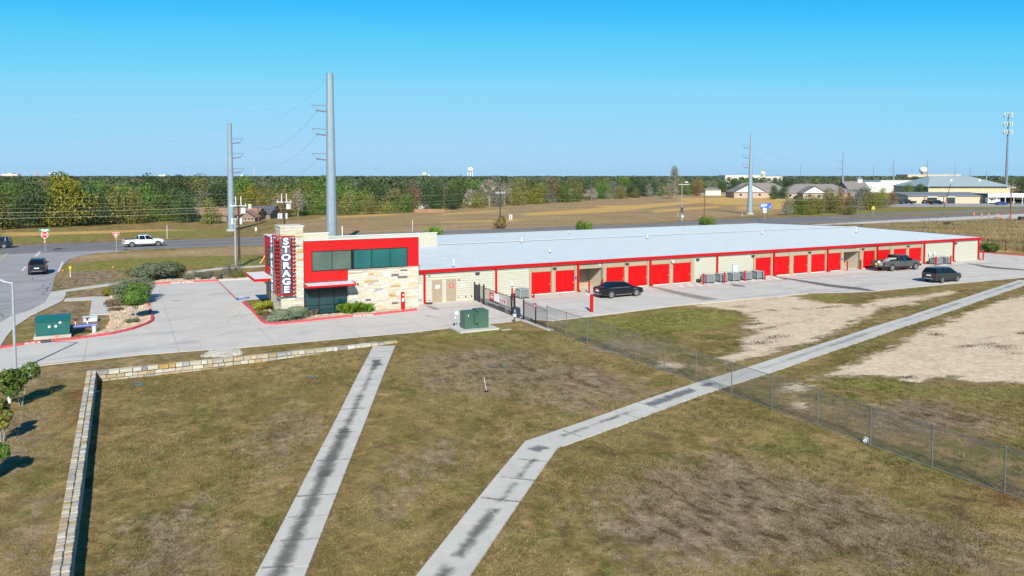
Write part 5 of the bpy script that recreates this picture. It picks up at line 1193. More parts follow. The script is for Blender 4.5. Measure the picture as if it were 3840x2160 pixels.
for k, (px, py) in enumerate(((3652, 811), (3681, 813.5), (3708, 814.5), (3737, 816), (3745.5, 817), (3784, 817.5))):
    x, y = G(px, py); ordn = ('first', 'second', 'third', 'fourth', 'fifth', 'sixth')[k]
    l = ordn + ' from the left in the row of orange traffic cones'
    if cone0 is None:
        cone0 = thing('traffic_cone', l, 'cone', (x, y, .03), 0, 'orange cones on the shoulder'); MB().cyl((0, 0, 0), (0, 0, .06), .45, n=4).build('base', RUBBER, cone0, local=True); MB().cyl((0, 0, .06), (0, 0, 1.3), .16, .05, n=10).build('cone', ORANGE, cone0, local=True); MB().cyl((0, 0, .7), (0, 0, .9), .105, .09, n=10).build('reflective_band', WHITE, cone0, local=True)
    else: dup(cone0, (x, y, .03), 0, l)
x, y = G(3829, 831); du = thing('dumpster', 'dark steel waste bin standing in the tall golden grass', 'bin', (x, y, 0), YAW - R(90)); MB().box(-.55, .55, -.5, .5, .1, 1.25).build('body', DARK, du, local=True); MB().box(-.58, .58, -.53, .53, 1.25, 1.32).build('lid', BLACK, du, local=True)
for x in (-.45, .45): MB().box(x - .06, x + .06, -.4, .4, 0, .1).build('skid', BLACK, du, local=True)
wf = thing('old_wire_fence', 'few thin leaning posts of an old wire fence by the highway shoulder', 'fence', G(3500, 832) + (0,))
for px, py in ((3460, 832), (3471, 831), (3482, 832), (3514, 834), (3553, 830)):
    x, y = G(px, py); MB().cyl((x, y, 0), (x + .05, y, 1.5 if px != 3553 else 2.2), .035, n=5).build('post', DARK, wf)
MB().tube([G(3460, 832) + (1.2,), G(3482, 832) + (1.15,), G(3514, 834) + (1.2,), G(3553, 830) + (1.2,)], .012, 4).build('wire', DARK, wf)
# ================= vehicles ====================================================================================
def ring(x, zl, zb, w, crown=.02, tuck=.86):
    zm = zl + (zb - zl) * .55
    return [(x, -w * tuck, zl), (x, -w * .985, zl + .10), (x, -w, zm), (x, -w * .955, zb - .03), (x, -w * .90, zb), (x, -w * .4, zb + crown), (x, w * .4, zb + crown), (x, w * .90, zb), (x, w * .955, zb - .03), (x, w, zm), (x, w * .985, zl + .10), (x, w * tuck, zl)]
def wheel(t, x, y, r, wd, rim=RIM, spokes=10, side=1):
    wh = MB().cyl((x, y - wd / 2, r), (x, y + wd / 2, r), r, n=20).build('wheel', RUBBER, t, local=True, smooth=True, angle=40)
    yo = y + side * (wd / 2 + .004); yi = y + side * (wd / 2 - .03)
    rr = MB(); rr.cyl((x, yi, r), (x, yo, r), r * .66, n=20); rr.build('rim_dish', M('rim_dark', (.06, .06, .065), .5), wh, local=True)
    sp = MB(); n = spokes
    for k in range(n):
        a = 2 * math.pi * k / n; d = .5 * math.pi / n
        p = lambda rad, an: (x + rad * math.cos(an), yo + side * .012, r + rad * math.sin(an))
        q = [p(r * .12, a - d * 1.8), p(r * .62, a - d * .8), p(r * .62, a + d * .8), p(r * .12, a + d * 1.8)]
        sp.add(q if side < 0 else q[::-1], [(0, 1, 2, 3)])
    for k in range(20):
        a, b = 2 * math.pi * k / 20, 2 * math.pi * (k + 1) / 20; p = lambda rad, an: (x + rad * math.cos(an), yo + side * .014, r + rad * math.sin(an))
        q = [p(r * .58, a), p(r * .67, a), p(r * .67, b), p(r * .58, b)]; sp.add(q if side < 0 else q[::-1], [(0, 1, 2, 3)])
    sp.build('spokes', rim, wh, local=True)
def arch(t, x, y, r, mat, side, wd=.03):
    b = MB(); n = 14; pts = [(x + r * math.cos(math.pi * k / n), r * math.sin(math.pi * k / n)) for k in range(n + 1)]
    cz = r * .82
    v0 = [(p[0], y, max(.22, cz + p[1])) for p in pts] + [(x - r, y, .24), (x + r, y, .24)][::-1][:0]
    vv = [(p[0], y + side * .006, cz + p[1]) for p in pts] + [(x - r, y + side * .006, .30), (x + r, y + side * .006, .30)]
    b.add(vv, [tuple(range(len(vv))) if side < 0 else tuple(range(len(vv) - 1, -1, -1))]); b.build('wheel_arch', mat, t, local=True)
def cabin(t, bx0, bx1, tx0, tx1, wb, wt, zb, zt, paint, pillars=(), roof_name='roof', glass=CARGLASS):
    """glass house between belt and roof; bx/tx rear..front; pillars = fractions along the side"""
    g = MB(); n = 3
    bot = [(bx0, -wb, zb), (bx1, -wb, zb), (bx1 + .06, 0, zb), (bx1, wb, zb), (bx0, wb, zb), (bx0 - .06, 0, zb)]
    top = [(tx0, -wt, zt), (tx1, -wt, zt), (tx1 + .05, 0, zt), (tx1, wt, zt), (tx0, wt, zt), (tx0 - .05, 0, zt)]
    g.loft([bot, top]); gl = g.build('windows', glass, t, local=True)
    r_ = MB(); e = .035
    r_.loft([[(tx0 - e, -wt - e, zt - .02), (tx1 + e, -wt - e, zt - .02), (tx1 + .05 + e, 0, zt - .015), (tx1 + e, wt + e, zt - .02), (tx0 - e, wt + e, zt - .02), (tx0 - .05 - e, 0, zt - .015)],
             [(tx0 + .02, -wt, zt + .02), (tx1 - .02, -wt, zt + .02), (tx1, 0, zt + .03), (tx1 - .02, wt, zt + .02), (tx0 + .02, wt, zt + .02), (tx0, 0, zt + .03)],
             [(tx0 + .15, -wt * .7, zt + .055), (tx1 - .15, -wt * .7, zt + .05), (tx1 - .12, 0, zt + .06), (tx1 - .15, wt * .7, zt + .05), (tx0 + .15, wt * .7, zt + .055), (tx0 + .12, 0, zt + .065)]])
    r_.build(roof_name, paint, t, local=True, smooth=True, angle=50)
    for s in (-1, 1):
        for f0, f1, w_ in [(0.0, 0.0, .09), (1.0, 1.0, .08)] + [(p[0], p[1], p[2]) for p in pillars]:
            xb = bx0 + (bx1 - bx0) * f0; xt = tx0 + (tx1 - tx0) * f1; o = .012
            q = [(xb - w_ / 2, s * (wb + o), zb - .01), (xb + w_ / 2, s * (wb + o), zb - .01), (xt + w_ / 2, s * (wt + o), zt), (xt - w_ / 2, s * (wt + o), zt)]
            q2 = [(a, b - s * .03, c) for a, b, c in q]; m_ = MB(); m_.add(q + q2, [(0, 1, 2, 3) if s < 0 else (3, 2, 1, 0), (0, 4, 5, 1), (1, 5, 6, 2), (2, 6, 7, 3), (3, 7, 4, 0)]); m_.build('pillar', paint, t, local=True)
    return gl
def sidebox(t, name, x0, x1, y0, y1, z0, z1, mat): return MB().box(x0, x1, y0, y1, z0, z1).build(name, mat, t, local=True)
def lamps(t, L2r, L2f, w, zt, zh, tl=(.35, .16), wide=True):
    for s in (-1, 1):
        sidebox(t, 'tail_lamp', L2r - .02, L2r + .10, min(s * w, s * (w - tl[0])), max(s * w, s * (w - tl[0])), zt, zt + tl[1], TAIL)
        sidebox(t, 'headlight', L2f - .16, L2f - .01, min(s * w, s * (w - .38)), max(s * w, s * (w - .38)), zh, zh + .085, LAMPW)
def mirrors(t, x, w, z, mat):
    for s in (-1, 1): MB().box(x - .06, x + .08, min(s * w, s * (w + .2)), max(s * w, s * (w + .2)), z, z + .15).build('mirror', mat, t, local=True)
def sedan(label, loc, rz, paint):
    t = thing('car', label, 'car', loc, rz); w = .93
    st = [(-2.54, .42, .80, .74), (-2.50, .34, .96, .82), (-2.30, .28, 1.04, .89), (-1.6, .24, 1.05, .93), (-.8, .22, .99, .935), (.6, .22, .97, .935), (1.15, .22, .97, .93), (1.9, .23, .90, .92), (2.25, .26, .82, .87), (2.46, .32, .72, .79), (2.54, .38, .60, .70)]
    MB().loft([ring(x, zl, zb, ww) for x, zl, zb, ww in st]).build('body', paint, t, local=True, smooth=True, angle=42)
    cabin(t, -2.0, 1.28, -1.05, .42, .86, .64, 1.0, 1.45, paint, ((.30, .25, .16), (.56, .66, .06)))
    for s in (-1, 1):
        for x in (-1.5, 1.5): arch(t, x, s * .925, .43, RUBBER, s); wheel(t, x, s * .84, .355, .2, RIM, 10, s)
        m_ = MB(); m_.add([(-1.75, s * .885, 1.0), (1.15, s * .90, .985), (1.15, s * .90, 1.015), (-1.75, s * .885, 1.03)], [(0, 1, 2, 3) if s < 0 else (3, 2, 1, 0)]); m_.build('belt_trim', CHROME, t, local=True)
        sidebox(t, 'sill_trim', -.95, .95, min(s * .945, s * .90), max(s * .945, s * .90), .30, .335, CHROME)
        sidebox(t, 'fender_badge', 1.15, 1.55, min(s * .94, s * .91), max(s * .94, s * .91), .80, .83, CHROME)
    lamps(t, -2.545, 2.47, .80, .84, .62, (.55, .07)); mirrors(t, .95, .90, .98, paint)
    sidebox(t, 'number_plate', -2.57, -2.545, -.26, .26, .66, .80, PLATE); sidebox(t, 'tail_light_bar', -2.562, -2.535, -.28, .28, .86, .90, LAMPW)
    sidebox(t, 'grille', 2.535, 2.56, -.42, .42, .42, .62, CHROME); sidebox(t, 'rear_bumper_trim', -2.575, -2.5, -.7, .7, .40, .44, CHROME)
    return t
def wagon(label, loc, rz, paint, k=1.0, clad=True, suv=False):
    t = thing('car', label, 'car', loc, rz); h = .12 if suv else 0
    st = [(-2.42, .46, .86, .80), (-2.38, .36, 1.08 + h, .88), (-2.1, .30, 1.12 + h, .92), (-1.3, .26, 1.10 + h, .935), (.4, .25, 1.06 + h, .935), (1.0, .25, 1.05 + h, .93), (1.8, .27, .98 + h, .91), (2.2, .30, .90 + h, .86), (2.38, .36, .76 + h, .78), (2.43, .42, .62, .72)]
    MB().loft([ring(x, zl, zb, ww) for x, zl, zb, ww in st]).build('body', paint, t, local=True, smooth=True, angle=42)
    cabin(t, -2.33, 1.2, -1.98, .42, .88, .68, 1.09 + h, 1.62 + h * 1.4, paint, ((.22, .16, .16), (.50, .50, .06), (.72, .80, .05)))
    for s in (-1, 1):
        for x in (-1.37, 1.37): arch(t, x, s * .93, .45, RUBBER, s); wheel(t, x, s * .84, .36, .22, RIM, 5, s)
        sidebox(t, 'sill_cladding', -.95, .95, min(s * .948, s * .90), max(s * .948, s * .90), .26, .42, RUBBER)
        MB().tube([(-1.85, s * .60, 1.68 + h * 1.4), (-1.7, s * .60, 1.75 + h * 1.4), (.1, s * .60, 1.74 + h * 1.4), (.3, s * .60, 1.67 + h * 1.4)], .022, 6).build('roof_rail', DARK, t, local=True)
    MB().box(-2.46, -2.36, -.62, .62, 1.12 + h, 1.13 + h).build('tailgate_trim', CHROME, t, local=True)
    m_ = MB(); m_.add([(-2.415, -.66, 1.15 + h), (-2.12, -.58, 1.56 + h * 1.4), (-2.12, .58, 1.56 + h * 1.4), (-2.415, .66, 1.15 + h), (-2.35, -.66, 1.15 + h), (-2.06, -.58, 1.56 + h * 1.4), (-2.06, .58, 1.56 + h * 1.4), (-2.35, .66, 1.15 + h)], [(0, 1, 2, 3), (4, 7, 6, 5), (0, 4, 5, 1), (1, 5, 6, 2), (2, 6, 7, 3), (3, 7, 4, 0)]); m_.build('rear_window', CARGLASS, t, local=True)
    lamps(t, -2.44, 2.36, .82, .92 + h, .70 + h, (.26, .13)); mirrors(t, .85, .90, 1.06 + h, paint)
    sidebox(t, 'number_plate', -2.455, -2.425, -.26, .26, .78, .92, PLATE); sidebox(t, 'rear_bumper', -2.47, -2.30, -.80, .80, .38, .62, RUBBER); sidebox(t, 'bumper_strip', -2.485, -2.471, -.55, .55, .46, .52, CHROME)
    sidebox(t, 'grille', 2.41, 2.45, -.45, .45, .5, .72, BLACK); return t
def pickup(label, loc, rz, paint, bed=2.45, tailgate_down=False, arches=RUBBER, rim=RIM, rack=False):
    t = thing('pickup_truck', label, 'pickup truck', loc, rz); w = 1.0; cb = -.75                     # cab back at x = cb
    fr = cb + 3.95; rr = cb - bed - .06
    st = [(cb, .50, 1.22, .985), (cb + .3, .48, 1.24, 1.0), (cb + 1.9, .46, 1.24, 1.0), (cb + 2.35, .46, 1.26, 1.0), (cb + 3.1, .48, 1.24, .99), (cb + 3.65, .52, 1.16, .96), (fr - .08, .56, 1.02, .90), (fr, .60, .86, .84)]
    MB().loft([ring(x, zl, zb, ww, .03, .9) for x, zl, zb, ww in st]).build('cab_body', paint, t, local=True, smooth=True, angle=42)
    cabin(t, cb + .04, cb + 2.35, cb + .12, cb + 1.62, .93, .76, 1.24, 1.90, paint, ((.47, .53, .08),))
    b = MB()
    for s in (-1, 1):
        y0, y1 = (min(s * w, s * (w - .13)), max(s * w, s * (w - .13)))
        bs = MB(); bs.loft([[(cb - .04, y0, .56), (cb - .04, y1, .56), (cb - .04, y1 - .01, 1.30), (cb - .04, y0 + .01, 1.30)], [(rr, y0 + (.02 if s < 0 else 0), .60), (rr, y1 - (.02 if s > 0 else 0), .60), (rr, y1 - .02, 1.28), (rr, y0 + .02, 1.28)]]); bs.build('bed_side', paint, t, local=True)
    MB().box(rr, cb - .05, -.88, .88, .60, .70).build('bed_floor', BLACK, t, local=True); MB().box(cb - .12, cb - .045, -.87, .87, .70, 1.28).build('bed_front', paint, t, local=True)
    if tailgate_down: MB().box(rr - .58, rr - .02, -.84, .84, .64, .72).build('tailgate', paint, t, local=True)
    else: MB().box(rr - .01, rr + .06, -.86, .86, .62, 1.27).build('tailgate', paint, t, local=True)
    MB().box(rr - .22, rr - .01, -.92, .92, .48, .62).build('rear_bumper', DARK if not rack else CHROME, t, local=True)
    MB().box(fr - .02, fr + .14, -.94, .94, .48, .70).build('front_bumper', DARK, t, local=True); MB().box(fr - .03, fr + .05, -.62, .62, .72, 1.05).build('grille', BLACK, t, local=True)
    MB().box(rr + .3, fr - .4, -.42, .42, .36, .56).build('chassis', BLACK, t, local=True)
    wbx = (cb - bed * .48, cb + 3.0)
    for s in (-1, 1):
        for x in wbx: arch(t, x, s * 1.0, .52, arches, s); wheel(t, x, s * .88, .42, .26, rim, 7, s)
        sidebox(t, 'running_board', cb + .1, cb + 2.0, min(s * 1.0, s * .8), max(s * 1.0, s * .8), .38, .44, BLACK)
        sidebox(t, 'tail_lamp', rr - .012, rr + .10, min(s * 1.005, s * .86), max(s * 1.005, s * .86), .86, 1.22, TAIL)
        sidebox(t, 'headlight', fr - .14, fr + .02, min(s * .92, s * .64), max(s * .92, s * .64), .82, 1.04, LAMPW)
        sidebox(t, 'mirror', cb + 1.9, cb + 2.06, min(s * .98, s * 1.22), max(s * .98, s * 1.22), 1.30, 1.56, BLACK)
        sidebox(t, 'door_handle', cb + .25, cb + .45, min(s * 1.012, s * .99), max(s * 1.012, s * .99), 1.06, 1.10, paint); sidebox(t, 'door_handle', cb + 1.1, cb + 1.3, min(s * 1.012, s * .99), max(s * 1.012, s * .99), 1.06, 1.10, paint)
        sidebox(t, 'door_seam', cb + .98, cb + .995, min(s * 1.008, s * .98), max(s * 1.008, s * .98), .6, 1.2, BLACK)
    sidebox(t, 'number_plate', rr - .235, rr - .221, -.2, .2, .5, .61, PLATE)
    if rack:
        MB().box(cb - .14, cb - .05, -.8, .8, 1.3, 1.36).box(cb - .14, cb - .05, -.1, .0, 1.36, 1.98).build('headache_rack', BLACK, t, local=True); MB().box(rr + .2, cb - .3, -.86, .86, 1.2, 1.36).build('bed_cover', BLACK, t, local=True)
    return t
def heading(a, b): return math.atan2(b[1] - a[1], b[0] - a[0])
P_BLACK = carpaint('paint_black', (.006, .006, .012)); P_GREY = carpaint('paint_grey', (.085, .09, .085)); P_OLIVE = carpaint('paint_olive', (.035, .045, .045)); P_WHITE = carpaint('paint_white', (.72, .74, .78), 0); P_NAVY = carpaint('paint_navy', (.008, .014, .03))
P_BLUE = carpaint('paint_blue', (.012, .05, .30)); P_MAROON = carpaint('paint_maroon', (.16, .015, .02)); P_SILVER = carpaint('paint_silver', (.42, .45, .48)); P_BROWN = carpaint('paint_brown', (.09, .05, .045))
sedan('black sedan parked before the first alcove of red storage doors', (43.95, 63.1, .03), R(.5), P_BLACK)
tr_ = pickup('dark grey crew cab pickup with lowered tailgate loading at the storage doors', (88.15, 64.95, .03), R(-3), P_GREY, 2.55, True)
wagon('dark olive estate car standing on the apron near the grey pickup', (82.95, 55.35, .03), R(1), P_OLIVE)
slide = thing('ramp_load', 'grey inflated slide shaped load lying in the bed of the grey pickup', 'cargo', (88.15, 64.95, .03), R(-3))
m_ = MB(); prof = [(-3.75, .78), (-3.1, 1.05), (-2.4, 1.50), (-1.9, 1.66), (-.95, 1.64), (-.95, 1.46), (-1.95, 1.44), (-2.45, 1.22), (-3.2, .76)]
m_.loft([[(x, -.72, z) for x, z in prof], [(x, -.30, z) for x, z in prof]]); m_.build('slide_body', M('load_grey', (.30, .33, .34), .5), slide, local=True)
MB().sphere((-3.55, .1, .86), .15, 8, 6).build('orange_strap', YELLOW, slide, local=True); MB().sphere((-2.6, .5, 1.0), .22, 8, 6).build('white_sack', WHITE, slide, local=True)
a, b = G(479.7, 928.5), G(574, 924); c = ((a[0] + b[0]) / 2, (a[1] + b[1]) / 2)
pickup('white crew cab pickup driving along the highway', (c[0] + .35, c[1] + .9, .027), heading(a, b), P_WHITE, 2.15, False, M('arch_purple', (.03, .03, .05), .7), RIM, True)
x, y = G(112, 1031); wagon('dark blue SUV seen from behind on the side road', (x + .75, y + 1.4, .03), R(91), P_NAVY, suv=True)
x, y = G(13, 932); wagon('dark SUV cut by the left edge on the highway', (x - 1.3, y + .9, .027), R(180), P_NAVY, suv=True)
# yard vehicles far right
def yard(fn, px, py, rz, label, paint, **kw):
    x, y = G(px, py); return fn(label, (x, y, .0), rz, paint, **kw)
AL = YAW - R(90)
yard(pickup, 3404, 765, AL + R(180), 'black pickup at the left end of the yard before the red container', P_BLACK)
yard(pickup, 3512, 767, AL + R(10), 'dark pickup standing before the open shop door', P_NAVY)
yard(wagon, 3469, 763, AL + R(60), 'small dark car between the two dark pickups in the yard', P_BLACK)
yard(wagon, 3628, 761, AL + R(170), 'maroon car beside the white pickup before the tan shop', P_MAROON)
yard(pickup, 3654, 761, AL + R(100), 'white pickup seen from behind before the tan shop', P_WHITE)
yard(sedan, 3755, 769, AL + R(4), 'bright blue car at the front of the yard under the white awning', P_BLUE)
yard(sedan, 3786, 763, AL + R(95), 'silver car parked under the white awning', P_SILVER)
yard(pickup, 3757, 758, AL + R(95), 'silver pickup parked behind the blue car', P_SILVER)
yard(wagon, 3822, 763, AL + R(95), 'brown van at the right end under the white awning', P_BROWN, suv=True)
x, y = G(3598, 761); tk = thing('box_truck', 'white utility truck with boom parked against the tan shop wall', 'truck', (x, y, 0), AL + R(15)); MB().box(-2.2, 1.0, -1.1, 1.1, .8, 2.6).build('box', P_WHITE, tk, local=True); MB().box(1.05, 2.5, -1.05, 1.05, .6, 2.2).build('cab', P_WHITE, tk, local=True); MB().box(1.6, 2.52, -.9, .9, 1.5, 2.1).build('windscreen', CARGLASS, tk, local=True)
for xx in (-1.4, 1.7):
    for s in (-1, 1): wheel(tk, xx, s * .9, .45, .3, RIM, 6, s)
x, y = G(3559, 760); fk = thing('loader', 'orange loader parked inside the second shop door', 'loader', (x, y, 0), AL + R(90)); MB().box(-1.4, 1.2, -.9, .9, .7, 1.6).build('body', ORANGE, fk, local=True); MB().box(-.6, .4, -.7, .7, 1.6, 2.7).build('cab', CARGLASS, fk, local=True); MB().box(1.5, 2.1, -1.1, 1.1, .2, .9).build('bucket', YELLOW, fk, local=True)
for xx in (-.9, .9):
    for s in (-1, 1): wheel(fk, xx, s * .95, .55, .35, RIM, 5, s)
x, y = G(3722, 764); cm = thing('camper_trailer', 'white camper trailer parked under the awning left of the silver pickup', 'trailer', (x, y, 0), AL); MB().box(-2.6, 2.6, -1.1, 1.1, .5, 2.7).build('body', WHITE, cm, local=True); MB().box(-1.5, -.5, -1.12, -1.101, 1.4, 2.0).build('window', CARGLASS, cm, local=True)
for s in (-1, 1): wheel(cm, 0, s * .95, .35, .25, RIM, 6, s)
x, y = G(3430, 761); ct = thing('red_container', 'rust red shipping container at the left end of the tan shop', 'container', (x, y, 0), AL); MB().box(-4.5, 4.5, -1.2, 1.2, .1, 2.6).build('body', M('container_red', (.22, .06, .05), .7, var=.25), ct, local=True)
for k in range(30): MB().box(-4.4 + k * .3, -4.25 + k * .3, -1.24, -1.202, .2, 2.5).build('rib', MATS['container_red'], ct, local=True)
x, y = G(3388, 752); ct2 = thing('orange_machine', 'rusty orange machine box beside the red container', 'machine', (x, y, 0), AL); MB().box(-1.4, 1.4, -1, 1, .3, 3.3).build('body', M('machine_red', (.35, .10, .06), .7), ct2, local=True); MB().box(-1.6, 1.6, -1.2, 1.2, 0, .3).build('skid', DARK, ct2, local=True)
x, y = G(3365, 764); tl = thing('flatbed_trailer', 'low flatbed trailer with black load left of the black pickup', 'trailer', (x, y, 0), AL); MB().box(-4, 4, -1, 1, .6, .75).build('deck', M('deck_tan', (.3, .26, .2), .7), tl, local=True); MB().box(-2, 3.5, -.9, .9, .75, 1.6).build('load', BLACK, tl, local=True)
for s in (-1, 1): wheel(tl, 0, s * .85, .35, .25, RIM, 6, s)
# ================= vegetation ==================================================================================
def leaf_mesh(name, seed, lobes, n, size, mat, flat=.0, outw=.5, shell=.62, elong=1.0):
    r = np.random.RandomState(seed); L = np.array(lobes, float)
    w = L[:, 3] ** 2; idx = r.choice(len(L), n, p=w / w.sum())
    d = r.normal(size=(n, 3)); d /= np.linalg.norm(d, axis=1, keepdims=True)
    rad = L[idx, 3] * (shell + (1.06 - shell) * r.uniform(0, 1, n) ** .6); zs = L[idx, 4] if L.shape[1] > 4 else 1.0
    c = L[idx, :3] + d * rad[:, None] * np.stack([np.ones(n), np.ones(n), np.ones(n) * zs], 1)
    nn = d * outw * 2.2 + r.normal(size=(n, 3)) * .45; nn[:, 2] += flat; nn /= np.linalg.norm(nn, axis=1, keepdims=True)
    a = np.cross(nn, r.normal(size=(n, 3))); a /= np.linalg.norm(a, axis=1, keepdims=True); b = np.cross(nn, a)
    s = size * r.uniform(.55, 1.35, n)[:, None]; k = np.sqrt(elong)
    V = np.stack([c + a * s * k * .55, c + b * s / k * .40 + a * s * k * .05, c - a * s * k * .5, c - b * s / k * .42], 1).reshape(-1, 3)
    V[:, 2] = np.maximum(V[:, 2], .02)
    lob = r.uniform(-.34, .34, len(L)); tone = np.clip(.5 + lob[idx] + r.uniform(-.16, .16, n), 0, 1)
    me = bpy.data.meshes.new(name); F = np.arange(4 * n).reshape(n, 4)
    me.vertices.add(4 * n); me.vertices.foreach_set('co', V.ravel()); me.loops.add(4 * n); me.loops.foreach_set('vertex_index', F.ravel())
    me.polygons.add(n); me.polygons.foreach_set('loop_start', np.arange(n) * 4); me.update(calc_edges=True)
    at = me.attributes.new('tone', 'FLOAT', 'POINT'); at.data.foreach_set('value', np.repeat(tone, 4)); me.materials.append(mat); return me
def limbs(seed, H, r0, spread, n, z0=.28, up=.75, sub=0, twig=0, lean=0.0):
    r = random.Random(seed); mb = MB(); top = Vector((lean, 0, H * .62)); mb.cyl((0, 0, -.15), top * .55, r0, r0 * .72, 7); mb.cyl(top * .55, top, r0 * .72, r0 * .3, 6)
    def branch(p, d, L, rad, depth):
        q = p + d * L; mb.cyl(p, q, rad, rad * .55, 5, caps=False)
        if depth > 0:
            for _ in range(3):
                dd = (d + Vector((r.uniform(-.8, .8), r.uniform(-.8, .8), r.uniform(-.15, .6)))).normalized(); branch(p.lerp(q, r.uniform(.55, 1)), dd, L * r.uniform(.5, .75), rad * .5, depth - 1)
    for k in range(n):
        t = r.uniform(z0, .95); a = 2 * math.pi * k / n + r.uniform(-.5, .5); d = Vector((math.cos(a) * spread, math.sin(a) * spread, up)).normalized()
        branch(top * t, d, H * r.uniform(.25, .38), r0 * .42, sub)
    return mb
def crown_lobes(seed, H, W, z0, n, rr=(.22, .36)):
    r = random.Random(seed); out = []
    for k in range(n):
        t = r.uniform(0, 1); a = r.uniform(0, 6.28); f = math.sin(math.pi * min(.97, .18 + .8 * t)) ** .8
        rad = W * .5 * f * r.uniform(.35, .8); lr = W * r.uniform(*rr) * (.7 + .5 * f)
        out.append((rad * math.cos(a), rad * math.sin(a), z0 + (H - z0 - lr * .8) * t, lr, .85))
    out.append((0, 0, z0 + (H - z0) * .5, W * .3, 1.1)); return out
PROTO = {}
def tree_proto(key, leafm, H, W, z0, nl, nleaf, leaf, bark=BARK, seeds=(1, 2, 3), bare=False):
    ms = []
    for s in seeds:
        if bare:
            tk = limbs(s + 50, H, H * .022, .75, 9, .3, .9, 2).mesh('trunk', bark, True, 60); ck = leaf_mesh('crown', s, crown_lobes(s, H, W, z0, nl, (.16, .26)), nleaf, leaf, leafm, elong=4.0, shell=.3)
        else:
            tk = limbs(s + 50, H, H * .024, .9, 6, .3, .8, 0).mesh('trunk', bark, True, 60); ck = leaf_mesh('crown', s, crown_lobes(s, H, W, z0, nl, (.19, .32)), nleaf, leaf, leafm, shell=.82)
        n_ = len(ck.vertices); co = np.empty(n_ * 3); ck.vertices.foreach_get('co', co); co = co.reshape(-1, 3); zz = np.percentile(co[:, 2], 99.5); rr_ = np.percentile(np.hypot(co[:, 0], co[:, 1]), 97)
        co[:, 2] *= H / zz; co[:, :2] *= W * .5 / rr_; ck.vertices.foreach_set('co', co.ravel()); ck.update(); ms.append((tk, ck, H))
    PROTO[key] = ms
tree_proto('dark green', DGREENL, 10, 11.0, .6, 15, 3400, .46, seeds=(1, 2, 3)); tree_proto('green', GREENL, 10, 10.5, .5, 15, 3400, .46, seeds=(4, 5, 6)); tree_proto('olive green', OLIVEL, 10, 10.5, .4, 14, 3000, .44, seeds=(7, 8, 9))
tree_proto('yellow green', YELLOWL, 10, 11, .6, 14, 3000, .46, seeds=(10, 11)); tree_proto('rust brown', RUSTL, 10, 8.0, 1.0, 16, 2200, .42, seeds=(12, 13)); tree_proto('grey green', GREYL, 10, 8.0, .8, 15, 1600, .42, BARKG, seeds=(14, 15))
tree_proto('bare grey', TWIGL, 10, 8.0, 2.5, 14, 420, .62, BARKG, seeds=(16, 17), bare=True)
TREES = []
def plant_tree(col, x, y, h, wscale=1.0, row='front row', name='tree', label=None, group='trees of the wood beyond the highway'):
    ms = PROTO[col]; tk, ck, H = ms[rnd.randrange(len(ms))]
    t = bpy.data.objects.new(name, None); COL.objects.link(t); t.location = (x, y, 0); t.rotation_euler = (0, 0, rnd.uniform(0, 6.28)); s = h / H; t.scale = (s * wscale, s * wscale, s)
    o = link('trunk', tk, t); o2 = link('crown', ck, t); tag(t, label, 'tree', group)
    if label is None: TREES.append((t, col, row, P(x, y, 0)[0]))
    return t
EDGE = [(-330, 872), (-150, 864), (0, 858), (250, 850), (480, 838), (660, 826), (760, 815), (1000, 812), (1130, 806), (1500, 799), (1570, 795), (1900, 773), (2150, 757), (2450, 737), (2600, 730), (2760, 722), (2960, 716)]
TOPA = [(-330, 680), (0, 678), (180, 668), (300, 670), (380, 705), (480, 695), (620, 702), (700, 742), (800, 745), (1000, 722), (1100, 716), (1150, 732), (1480, 732), (1560, 735), (1640, 700), (1750, 712), (1900, 690), (2050, 685), (2200, 700), (2450, 700), (2700, 690), (2960, 690)]
def lin(tab, x): return float(np.interp(x, [p[0] for p in tab], [p[1] for p in tab]))
def zone_cols(px):
    if px < 170: return ('green', 'green', 'green', 'olive green', 'dark green')
    if px < 330: return ('yellow green', 'yellow green', 'dark green', 'green')
    if px < 640: return ('green', 'dark green', 'olive green', 'green', 'bare grey')
    if px < 1000: return ('dark green', 'olive green', 'green', 'yellow green')
    if px < 1130: return ('olive green', 'rust brown', 'bare grey')
    if px < 1570: return ('olive green', 'olive green', 'green', 'rust brown')
    if px < 1720: return ('dark green', 'grey green', 'green')
    if px < 2300: return ('olive green', 'grey green', 'green', 'bare grey', 'rust brown', 'yellow green')
    return ('grey green', 'olive green', 'green', 'dark green', 'bare grey')
def row_trees(row, back, topfn, px0, px1, wmul, skip=None, cols=None):
    px = px0; wmul = wmul * 1.02
    while px < px1:
        by = lin(EDGE, px); x0, y0 = G(px, by); D0 = x0 * _cf[0] + y0 * _cf[1]; D = D0 + back + rnd.uniform(-.12, .25) * (8 + back * .3)
        if not (skip and skip(px)):
            yt = topfn(px) + rnd.choice((-1, 1, 1)) * rnd.uniform(0, 30) * min(1, 220 / D); h = CAMH - (yt - 660) * D / FPX; h = max(4.0, min(15, h))
            p = atD(px, 800, D); col = rnd.choice(cols or zone_cols(px)); plant_tree(col, p[0], p[1], h, wmul * rnd.uniform(.85, 1.2) * (1.25 if h < 8 else 1.0), row)
        px += max(20, 7.2 * wmul * FPX / D * rnd.uniform(.75, 1.2))
house_gap = lambda px: 690 < px < 1010
row_trees('front row', 0, lambda p: lin(TOPA, p), -320, 2660, .95, house_gap)
row_trees('second row', 16, lambda p: min(690, lin(TOPA, p) - 6) if p > 640 else lin(TOPA, p) + 4, -320, 2700, 1.0, lambda px: 700 < px < 1000, None)
row_trees('third row', 42, lambda p: 683 if 640 < p < 1600 else 676, -320, 2950, 1.1, None, ('green', 'dark green', 'olive green', 'dark green', 'green', 'grey green'))
row_trees('back row', 95, lambda p: 672, -320, 3300, 1.25, None, ('dark green', 'green', 'dark green', 'olive green', 'grey green'))
